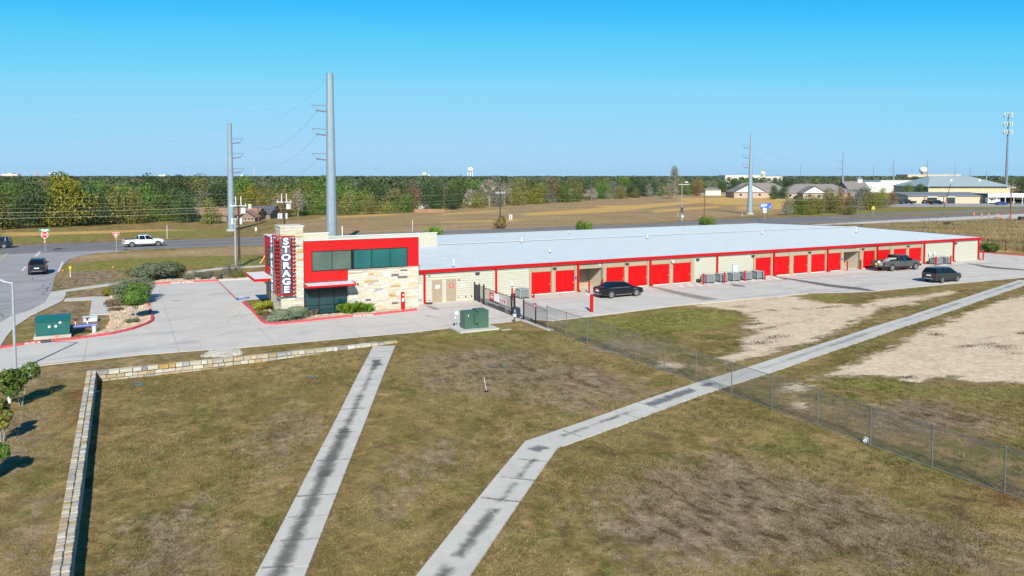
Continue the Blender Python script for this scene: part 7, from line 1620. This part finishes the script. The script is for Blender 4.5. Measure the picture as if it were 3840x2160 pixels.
for k, (py, nm) in enumerate(((722, 'highest'), (742, 'second highest'), (752, 'third highest'), (772, 'lowest'))):
    for i in range(5):
        a, c = NP[i], NP[i + 1]; D0, D1 = D_of(a[0], a[1]), D_of(c[0], c[1]); seg = ('left of the plain brown pole', 'between the plain brown pole and field pole', 'between the field pole and red brown pole', 'between red brown pole and right edge pole', 'right of the right edge pole')[i]
        hz = (8.4, 7.2, 6.6, 5.4)[k]; wire_line('overhead_wire', f'{nm} thin wire {seg}', (a[0], a[1], hz), (c[0], c[1], hz), .9 + .2 * k, .011, WIREL, 10)
S1 = G(898, 1001); S2 = atD(1066, 800, 112)
for k, (z, nm) in enumerate(((8.0, 'upper'), (7.3, 'lower'))):
    wire_line('overhead_wire', f'{nm} wire from the transformer pole past the left edge', (S1[0], S1[1], z), (-60, 122, z + .4), .7, .018, WIREL, 10); wire_line('overhead_wire', f'{nm} wire between the transformer pole and the stone tower pole', (S1[0], S1[1], z), (S2[0], S2[1], z), .2, .018, WIREL, 6)
# cell tower
q = atD(3773, 700, 430); ct = thing('cell_tower', 'tall slim cell tower with three rings of white antennas', 'tower', (q[0], q[1], 0)); h = zat(428, 430); MB().cyl((0, 0, 0), (0, 0, h), .85, .28, n=12).build('mast', M('mast_grey', (.16, .20, .24), .5), ct, local=True)
for zi, py in enumerate((432, 466, 496)):
    z = zat(py, 430)
    rg = MB().cyl((0, 0, z - .1), (0, 0, z + .1), 2.0, n=3).build('platform', DARK, ct, local=True)
    for k in range(9):
        a = k * .698; MB().box(2.0 * math.cos(a) - .22, 2.0 * math.cos(a) + .22, 2.0 * math.sin(a) - .12, 2.0 * math.sin(a) + .12, z - 1.3, z + 1.3).build('antenna', WHITE if k % 3 else GREYBOX, rg, local=True)
# houses
def house(name, label, px0, px1, pyb, wallh, py_ridge, depth, wallm, roofm, gable='x', wins=3, cat='house', D=None, hip=False, wm=None, chim=False, rz=None, doors=0):
    c = atD((px0 + px1) / 2, 800, D) if D else G((px0 + px1) / 2, pyb) + (0,); D = D or D_of(c[0], c[1]); W = (px1 - px0) * D / FPX; H2 = zat(py_ridge, D + depth / 2)
    fx_, fy_ = _cf; t = thing(name, label, cat, (c[0] + fx_ * depth / 2, c[1] + fy_ * depth / 2, 0), AL if rz is None else rz); w, d = W / 2, depth / 2; e = .4; H2 = max(H2, wallh + .8)
    m_ = MB().box(-w, w, -d, d, -.1, wallh)
    if gable == 'y': m_.add([(-w, -d, wallh), (w, -d, wallh), (0, -d, H2 - .15), (-w, d, wallh), (w, d, wallh), (0, d, H2 - .15)], [(0, 1, 2), (5, 4, 3)])
    elif not hip: m_.add([(-w, -d, wallh), (-w, d, wallh), (-w, 0, H2 - .15), (w, -d, wallh), (w, d, wallh), (w, 0, H2 - .15)], [(0, 2, 1), (3, 4, 5)])
    wl_ = m_.build('wall', wallm, t, local=True); r_ = MB()
    if gable == 'y': top = [(-w - e, -d - e, wallh - .1), (-w - e, d + e, wallh - .1), (0, d + e, H2), (0, -d - e, H2), (w + e, -d - e, wallh - .1), (w + e, d + e, wallh - .1)]; fs = [(0, 3, 2, 1), (3, 4, 5, 2)]
    else:
        i = w * .45 if hip else -e; top = [(-w - e, -d - e, wallh - .1), (w + e, -d - e, wallh - .1), (w - i if hip else w + e, 0, H2), (-w + i if hip else -w - e, 0, H2), (w + e, d + e, wallh - .1), (-w - e, d + e, wallh - .1)]; fs = [(0, 1, 2, 3), (3, 2, 4, 5)] + ([(1, 4, 2), (5, 0, 3)] if hip else [])
    r_.add(top + [(a, b_, c_ - .15) for a, b_, c_ in top], fs + [tuple(k + 6 for k in reversed(f)) for f in fs] + ([(0, 4, 10, 6)] if gable == 'y' else [(0, 6, 7, 1), (4, 10, 11, 5)])); rf = r_.build('roof', roofm, t, local=True)
    for k in range(wins):
        x = -w + W * (k + .7) / (wins + .4); ww, wh = min(.7, W * .06), min(1.1, wallh * .4); z = wallh * .55
        f = MB().box(x - ww - .08, x + ww + .08, -d - .05, -d - .004, z - wh / 2 - .08, z + wh / 2 + .08).build('window', WHITE, t, local=True); MB().box(x - ww, x + ww, -d - .07, -d - .051, z - wh / 2, z + wh / 2).build('pane', wm or CARGLASS, f, local=True)
    for k in range(doors): x = w * (.2 + .5 * k); MB().box(x - 1.3, x + 1.3, -d - .04, -d - .003, 0, 2.3).build('garage_door', WHITE, t, local=True)
    if chim: MB().box(w * .15, w * .15 + .9, -.4, .4, H2 - 1.2, H2 + 1.1).build('chimney', M('chimney_stone', (.5, .46, .4), .9), rf, local=True)
    return t
RT = M('roof_terracotta', (.26, .155, .105), .85, var=.2); RGY = M('roof_slate', (.075, .085, .11), .8, var=.15); RBR = M('roof_brown_grey', (.20, .18, .175), .85, var=.12); BRK = M('brick_pink', (.42, .32, .26), .9, var=.15); STU = M('stucco_cream', (.66, .62, .50), .85, var=.06); TANW = M('warehouse_tan', (.50, .43, .285), .6, var=.05); SHOPW = M('shop_tan', (.48, .40, .29), .6, var=.06); RMET = M('roof_metal_grey', (.33, .40, .42), .5, metal=.1, var=.08)
house('house', 'low tan roofed house between trees at left beyond the highway', 706, 850, 823, 1.75, 779, 8, M('stucco_brown', (.22, .18, .14), .85), RT, 'x', 2, D=204); house('house', 'tan roofed house with chimney behind the dark wooden pole', 850, 960, 818, 1.75, 780, 8, M('brick_dark', (.22, .165, .135), .9), RT, 'x', 2, D=206, chim=True); house('house', 'brown gabled house end with round white windows right of the dark pole', 898, 955, 817, 1.3, 789, 4, MATS['brick_dark'], RT, 'y', 4, D=201)
house('house', 'house with dark slate roof behind the plain brown pole', 935, 1012, 812, 1.7, 772, 10, MATS['brick_dark'], RGY, 'x', 2, D=214); house('shed', 'small grey roofed shed behind the brown board fence in the trees', 1569, 1618, 783, 1.6, 766, 6, WHITE, RBR, 'x', 0, 'shed'); house('house', 'small house gable glimpsed among the trees near the white water tower', 1735, 1768, 768, 3.2, 742, 6, STU, RMET, 'x', 1)
wfn = thing('board_fence', 'brown timber board fence at the wood edge before the small shed', 'fence', G(1610, 797) + (0,), AL); ww = 115 * D_of(*G(1610, 797)) / FPX
for k in range(40): MB().box(-ww / 2 + k * ww / 40, -ww / 2 + (k + .93) * ww / 40, -.02, .02, 0, 1.15 + .04 * (k % 3)).build('board', M('fence_board', (.30, .17, .10), .9, var=.2, orand=.15), wfn, local=True)
house('house', 'brown roofed house in the trees left of the solar light', 2490, 2580, 728, 3.0, 700, 10, BRK, RT, 'x', 2, D=520); house('house', 'small grey roofed house with white garage left of the right steel pole', 2645, 2702, 731, 3.4, 703, 10, STU, RBR, 'x', 0, D=480, doors=2, hip=True)
house('apartment_block', 'long brown grey roofed apartment block behind the right steel pole', 2750, 2965, 747, 3.1, 686, 16, BRK, RBR, 'x', 7, 'apartments', D=430, hip=True); house('apartment_gable', 'white gable front of the apartments behind the right steel pole', 2752, 2872, 748, 3.2, 688, 8, BRK, RBR, 'y', 3, 'apartments', D=420)
house('apartment_block', 'long brown grey roofed apartment block right of the dark trees', 2940, 3205, 750, 3.1, 690, 16, BRK, RBR, 'x', 8, 'apartments', D=410, hip=True); house('apartment_gable', 'white gable front of the right apartment block', 3010, 3096, 751, 3.2, 697, 8, BRK, RBR, 'y', 2, 'apartments', D=398)
house('cupola_building', 'grey roofed building with white cupola behind the apartments', 3180, 3262, 735, 4.0, 680, 18, M('blue_gable', (.10, .15, .22), .7), RBR, 'x', 0, 'building', D=455, hip=False)
q = atD(3221, 700, 464); cu = thing('cupola', 'square white cupola with small grey roof on the grey roofed building', 'cupola', (q[0], q[1], 8.0), AL); MB().box(-1.4, 1.4, -1.4, 1.4, 0, 2.2).build('wall', WHITE, cu, local=True); MB().cyl((0, 0, 2.2), (0, 0, 3.6), 2.6, .1, n=4).build('roof', RBR, cu, local=True)
gw1 = M('gable_white', (.70, .70, .69), .6)
for px0, px1, D, pyr in ((2752, 2872, 420, 688), (3010, 3096, 398, 697)):
    c = atD((px0 + px1) / 2, 800, D - .6); W = (px1 - px0) * D / FPX / 2; t = thing('gable_board', 'white triangular gable panel on the ' + ('left' if px0 < 2900 else 'right') + ' apartment front', 'gable', (c[0], c[1], 0), AL); zt_ = zat(pyr, D) - .6
    m_ = MB(); m_.add([(-W * .92, 0, 3.25), (W * .92, 0, 3.25), (0, 0, zt_), (-W * .92, .3, 3.25), (W * .92, .3, 3.25), (0, .3, zt_)], [(0, 1, 2), (5, 4, 3), (0, 3, 4, 1), (1, 4, 5, 2), (2, 5, 3, 0)]); m_.build('panel', gw1, t, local=True); MB().box(-.5, .5, -.03, -.004, 4.0, 4.8).build('vent', GREYBOX, t, local=True)
def block(name, label, px0, px1, py_top, D, depth, mat, wins=0, base=0.0, cat='building', parapet=True, winm=None):
    c = atD((px0 + px1) / 2, 800, D); W = (px1 - px0) * D / FPX; h = zat(py_top, D); t = thing(name, label, cat, (c[0] + _cf[0] * depth / 2, c[1] + _cf[1] * depth / 2, base), AL)
    MB().box(-W / 2, W / 2, -depth / 2, depth / 2, -.1, h - base).build('wall', mat, t, local=True); MB().box(-W / 2 - .2, W / 2 + .2, -depth / 2 - .2, depth / 2 + .2, h - base, h - base + .35).build('roof', GREYBOX if parapet else mat, t, local=True)
    for k in range(wins):
        x = -W / 2 + W * (k + .5) / wins; MB().box(x - W / wins * .22, x + W / wins * .22, -depth / 2 - .12, -depth / 2 - .004, (h - base) * .55, (h - base) * .75).build('window', winm or CARGLASS, t, local=True)
    return t
block('office_block', 'long cream flat roofed building on the horizon right of centre', 2718, 2850, 658, 900, 30, STU, 5); block('office_block', 'lower right wing of the long cream building behind the right steel pole', 2850, 2932, 662, 900, 30, STU, 4); block('store', 'low cream building behind the apartment roofs', 3015, 3145, 671, 1000, 30, STU, 0)
block('store', 'pale grey long building right of the far steel pole', 3190, 3330, 667, 1100, 30, STU, 0); block('store', 'wide white store with a blue square sign', 3300, 3520, 678, 560, 40, WHITE, 0); block('store', 'lower left white wing of the store with the blue sign', 3240, 3300, 684, 558, 40, WHITE, 0)
c = atD(3397, 690, 555); bs = thing('store_sign', 'bright blue square sign on the white store wall', 'sign', (c[0], c[1], c[2] - 1), AL); MB().box(-1.0, 1.0, -.1, .1, 0, 2.2).build('panel', M('sky_blue_sign', (.02, .35, .75), .5), bs, local=True); MB().box(-.35, .35, -.12, -.101, .4, 1.0).build('mark', WHITE, bs, local=True)
block('brick_block', 'reddish brick building left of the warehouse ridge', 3468, 3545, 667, 900, 25, M('brick_far', (.45, .28, .22), .9), 0); block('brick_block', 'long tan building along the horizon above the white store', 3400, 3600, 655, 1300, 40, M('tan_far', (.55, .44, .33), .9), 0)
block('far_tower_block', 'beige eight storey hotel block on the far left horizon', 10, 70, 653, 3000, 25, STU, 9); block('far_block', 'taller centre of the beige hotel block at far left', 32, 48, 649, 2998, 25, STU, 0); block('far_block', 'small white building cluster on the horizon left of the steel pole', 598, 630, 657, 2600, 25, WHITE, 0); block('far_block', 'wide white building on the horizon before the left steel pole', 650, 720, 661, 2600, 25, WHITE, 3); block('far_block', 'pale tower block on the left horizon cluster', 612, 624, 654, 2590, 15, WHITE, 0); block('far_block', 'pinkish building on the horizon right of the left steel pole', 934, 966, 664, 2400, 20, M('brick_far2', (.5, .36, .3), .9), 0)
block('far_block', 'white low building with four short turrets on the centre horizon', 1908, 1942, 660, 2700, 20, WHITE, 4); block('silo', 'white silo beside the tan water tower', 1606, 1612, 655, 3000, 8, WHITE, 0); block('far_block', 'tan house block on the right horizon beyond the warehouse', 3740, 3775, 663, 900, 20, BRK, 3)
def wtower(label, px, py_top, D, R_, mat, style='legs'):
    q = atD(px, 700, D); h = zat(py_top, D); t = thing('water_tower', label, 'water tower', (q[0], q[1], 0)); zt = h - R_ * .8
    MB().sphere((0, 0, zt), R_, 16, 10, sz=.8).build('tank', mat, t, local=True, smooth=True)
    if style == 'legs':
        MB().cyl((0, 0, 0), (0, 0, zt - R_ * .5), 1.2, n=10).build('riser', mat, t, local=True)
        for k in range(6): a = k * 1.047; MB().cyl((R_ * .95 * math.cos(a), R_ * .95 * math.sin(a), 0), (R_ * .9 * math.cos(a), R_ * .9 * math.sin(a), zt), .5, n=6).build('leg', mat, t, local=True)
    else: MB().cyl((0, 0, 0), (0, 0, zt - R_ * .45), R_ * .45, R_ * .42, n=16).cyl((0, 0, zt - R_ * 1.0), (0, 0, zt - R_ * .2), R_ * .45, R_ * .95, n=16).build('column', M('column_tan', (.5, .38, .3), .8), t, local=True)
    return t
WTW = M('water_tower_white', (.80, .82, .84), .5, var=.03); wtower('white legged water tower on the horizon right of the office', 1764, 627, 2300, 8.8, WTW); wtower('cream domed water tower on the horizon behind the office', 1592, 646, 2600, 8.5, STU); wtower('broad white water tower on a fluted column above the warehouse', 3461, 626, 1900, 10.0, WTW, 'col'); wtower('tiny white water tower near the left horizon steeple', 188, 648, 3000, 6, WTW); wtower('tiny water tower right of the left steel pole', 908, 655, 2900, 6, WTW); wtower('small white water tower behind the long cream building', 2860, 642, 1900, 6.0, WTW)
q = atD(138, 700, 2500); sp = thing('church_steeple', 'slim red church steeple on the left horizon', 'steeple', (q[0], q[1], 0)); MB().box(-4, 4, -4, 4, 0, zat(658, 2500)).build('tower', M('steeple_brick', (.5, .25, .2), .8), sp, local=True); MB().cyl((0, 0, zat(658, 2500)), (0, 0, zat(645, 2500)), 5.2, .1, n=4).build('spire', M('spire_red', (.45, .16, .12), .7), sp, local=True)
q = atD(955, 700, 2300); ms = thing('radio_mast', 'thin radio mast on the horizon right of the left steel pole', 'mast', (q[0], q[1], 0)); MB().cyl((0, 0, 0), (0, 0, zat(618, 2300)), 1.0, .5, n=6).build('shaft', GREYBOX, ms, local=True); MB().cyl((0, 0, zat(640, 2300)), (0, 0, zat(639, 2300)), 2.2, n=6).build('ring', GREYBOX, ms, local=True)
# warehouse and shop
D = 372; c = atD(3632, 800, D); W = (3786 - 3480) * D / FPX / 2; ez = zat(699, D); rz_ = zat(660, D + 16); wh = thing('warehouse', 'big tan warehouse with pale grey hipped metal roof at right', 'warehouse', (c[0] + _cf[0] * 17, c[1] + _cf[1] * 17, 0), AL); d = 17
MB().box(-W, W, -d, d, -.1, ez - .05).build('wall', TANW, wh, local=True); e = .8; i0 = W * .52
r_ = MB(); r_.add([(-W - e, -d - e, ez), (W + e, -d - e, ez), (W * .5, 0, rz_), (-W * .5, 0, rz_), (W + e, d + e, ez), (-W - e, d + e, ez), (-W - e, -d - e, ez - .35), (W + e, -d - e, ez - .35), (W + e, d + e, ez - .35), (-W - e, d + e, ez - .35)], [(0, 1, 2, 3), (2, 4, 5, 3), (1, 4, 2), (5, 0, 3), (0, 6, 7, 1), (1, 7, 8, 4), (9, 6, 0, 5)]); rf = r_.build('roof', RMET, wh, local=True)
for x in (-4, 10): MB().cyl((x, -8, rz_ - 3.2), (x, -8, rz_ - 1.7), .7, .8, n=8).build('roof_vent', WHITE, rf, local=True)
for k in range(6): x = -W + 2 * W * k / 6 + .2; MB().box(x, x + .25, -d - .06, -d - .004, .2, ez - .1).build('panel_joint', M('joint_cream', (.68, .6, .42), .6), wh, local=True)
MB().box(-W - .1, W + .1, -d - e - .12, -d - e - .01, ez - .3, ez - .02).build('gutter', DARK, wh, local=True)
D = 335; c = atD(3552, 800, D); W = (3704 - 3402) * D / FPX / 2; ez = zat(732, D); sh = thing('repair_shop', 'long low tan metal shop with open bays before the warehouse', 'workshop', (c[0] + _cf[0] * 7, c[1] + _cf[1] * 7, 0), AL)
MB().box(-W, W, -7, 7, -.1, ez - .05).build('wall', SHOPW, sh, local=True); r_ = MB(); r_.add([(-W - .5, -7.6, ez), (W + .5, -7.6, ez), (W + .5, 7.4, ez + 1.1), (-W - .5, 7.4, ez + 1.1), (-W - .5, -7.6, ez - .3), (W + .5, -7.6, ez - .3)], [(0, 1, 2, 3), (4, 5, 1, 0)]); r_.build('roof', M('roof_charcoal', (.16, .18, .21), .7), sh, local=True)
for p0, p1 in ((3475, 3512), (3549, 3580)):
    x0 = (p0 - 3552) * D / FPX; x1 = (p1 - 3552) * D / FPX; b = MB().box(x0, x1, -7.06, -7.004, 0, 2.7).build('bay_shade_panel', SHADEIN, sh, local=True); MB().box(x0, x1, -7.25, -7.07, 2.7, 3.2).build('rolled_door', WHITE, b, local=True)  # dark panel on the solid wall, shade of the open bay painted in
for px in (3402, 3466, 3537, 3693): x = (px - 3552) * D / FPX; MB().box(x - .12, x + .12, -7.12, -7.004, 0, ez - .1).build('downspout', DARK, sh, local=True)
D = 330; c = atD(3785, 800, D); W = (3870 - 3706) * D / FPX / 2; aw = thing('carport', 'white roofed carport with dark open bays at the right edge', 'carport', (c[0] + _cf[0] * 5, c[1] + _cf[1] * 5, 0), AL); zt_ = zat(725, D); zb_ = zat(740, D)
MB().box(-W, W, -5, -4.7, zb_, zt_).build('fascia', WHITE, aw, local=True); MB().box(-W, W, -4.7, 5, zt_ - .4, zt_ - .1).build('roof', RMET, aw, local=True); MB().box(-W, W, 4.7, 5, 0, zt_ - .42).build('back_wall', SHADEIN, aw, local=True)
for k in range(6): x = -W + .2 + k * (2 * W - .4) / 5; MB().box(x - .12, x + .12, -4.9, -4.72, 0, zb_).build('post', WHITE, aw, local=True)
yard_g = sheet('yard_gravel', [atD(3340, 768, 300)[:2], atD(3900, 768, 300)[:2], atD(3900, 768, 345)[:2], atD(3340, 768, 345)[:2]], .02, ASPHL, .1)
# far wood: thousands of crowns reaching the horizon, one mass
def far_wood():
    r = np.random.RandomState(4); cs = []
    def band(n, D0, D1, px0, px1, hlo, hhi, exclude=None):
        D = D0 * (D1 / D0) ** r.uniform(0, 1, n); px = r.uniform(px0, px1, n); h = r.uniform(hlo, hhi, n)
        for a, b, c in zip(D, px, h):
            if exclude and exclude(a, b): continue
            by = np.interp(b, [p[0] for p in EDGE], [p[1] for p in EDGE]) if b < 2960 else None
            if by is not None and a < 12 * FPX / (by - 660) + 110: continue
            if by is None and a < 640: continue
            q = atD(b, 700, a); cs.append((q[0], q[1], c, a))
    band(5600, 280, 1400, -500, 4200, 7.0, 12.4); band(5600, 900, 3800, -700, 4500, 8.0, 12.8, lambda a, b: False)
    cs_ = np.array(cs); n = len(cs_); per = 38; N = n * per; idx = np.repeat(np.arange(n), per)
    rad = r.uniform(3.2, 5.5, n)[idx] * np.clip(cs_[idx, 3] / 900, 1, 1.9); d = r.normal(size=(N, 3)); d /= np.linalg.norm(d, axis=1, keepdims=True); d[:, 2] = np.abs(d[:, 2]) * 1.0 - .15
    c = cs_[idx, :3].copy(); H_ = c[:, 2].copy(); c[:, 2] = H_ - 3.6; c[:, :2] += d[:, :2] * rad[:, None]; c[:, 2] += d[:, 2] * 3.5
    nn = d + r.normal(size=(N, 3)) * .5; nn /= np.linalg.norm(nn, axis=1, keepdims=True); a = np.cross(nn, r.normal(size=(N, 3))); a /= np.linalg.norm(a, axis=1, keepdims=True); b = np.cross(nn, a); s = (r.uniform(.9, 1.7, N) * np.clip(cs_[idx, 3] / 900, 1, 1.9))[:, None]
    V = np.stack([c + a * s * .6, c + b * s * .5, c - a * s * .6, c - b * s * .5], 1).reshape(-1, 3)
    me = bpy.data.meshes.new('far_wood'); me.vertices.add(4 * N); me.vertices.foreach_set('co', V.ravel()); me.loops.add(4 * N); me.loops.foreach_set('vertex_index', np.arange(4 * N)); me.polygons.add(N); me.polygons.foreach_set('loop_start', np.arange(N) * 4); me.update(calc_edges=True)
    tone = np.clip(r.uniform(0, 1, n)[idx] + r.uniform(-.15, .15, N), 0, 1); at = me.attributes.new('tone', 'FLOAT', 'POINT'); at.data.foreach_set('value', np.repeat(tone, 4))
    me.materials.append(leafmat('far_foliage', [(.055, .10, .05), (.085, .145, .06), (.13, .17, .07), (.17, .18, .10)])); return tag(link('far_wood', me), 'far wooded plain of mixed green trees reaching the horizon', 'wood', kind='stuff')
far_wood()
# air between the camera and the horizon
def haze():
    hm = bpy.data.materials.new('haze_air'); hm.use_nodes = True; t = hm.node_tree; t.nodes.clear(); o = t.nodes.new('ShaderNodeOutputMaterial'); v = t.nodes.new('ShaderNodeVolumePrincipled'); v.inputs['Color'].default_value = (.72, .84, 1, 1); v.inputs['Density'].default_value = .00004; v.inputs['Anisotropy'].default_value = .2; t.links.new(v.outputs[0], o.inputs['Volume'])
    ob = MB().box(-4200, 5600, -460, 5600, -1.6, 62).build('haze', hm); return tag(ob, 'thin bluish air haze over the plain', 'haze', kind='stuff')
USE_HAZE = True
if USE_HAZE: haze()
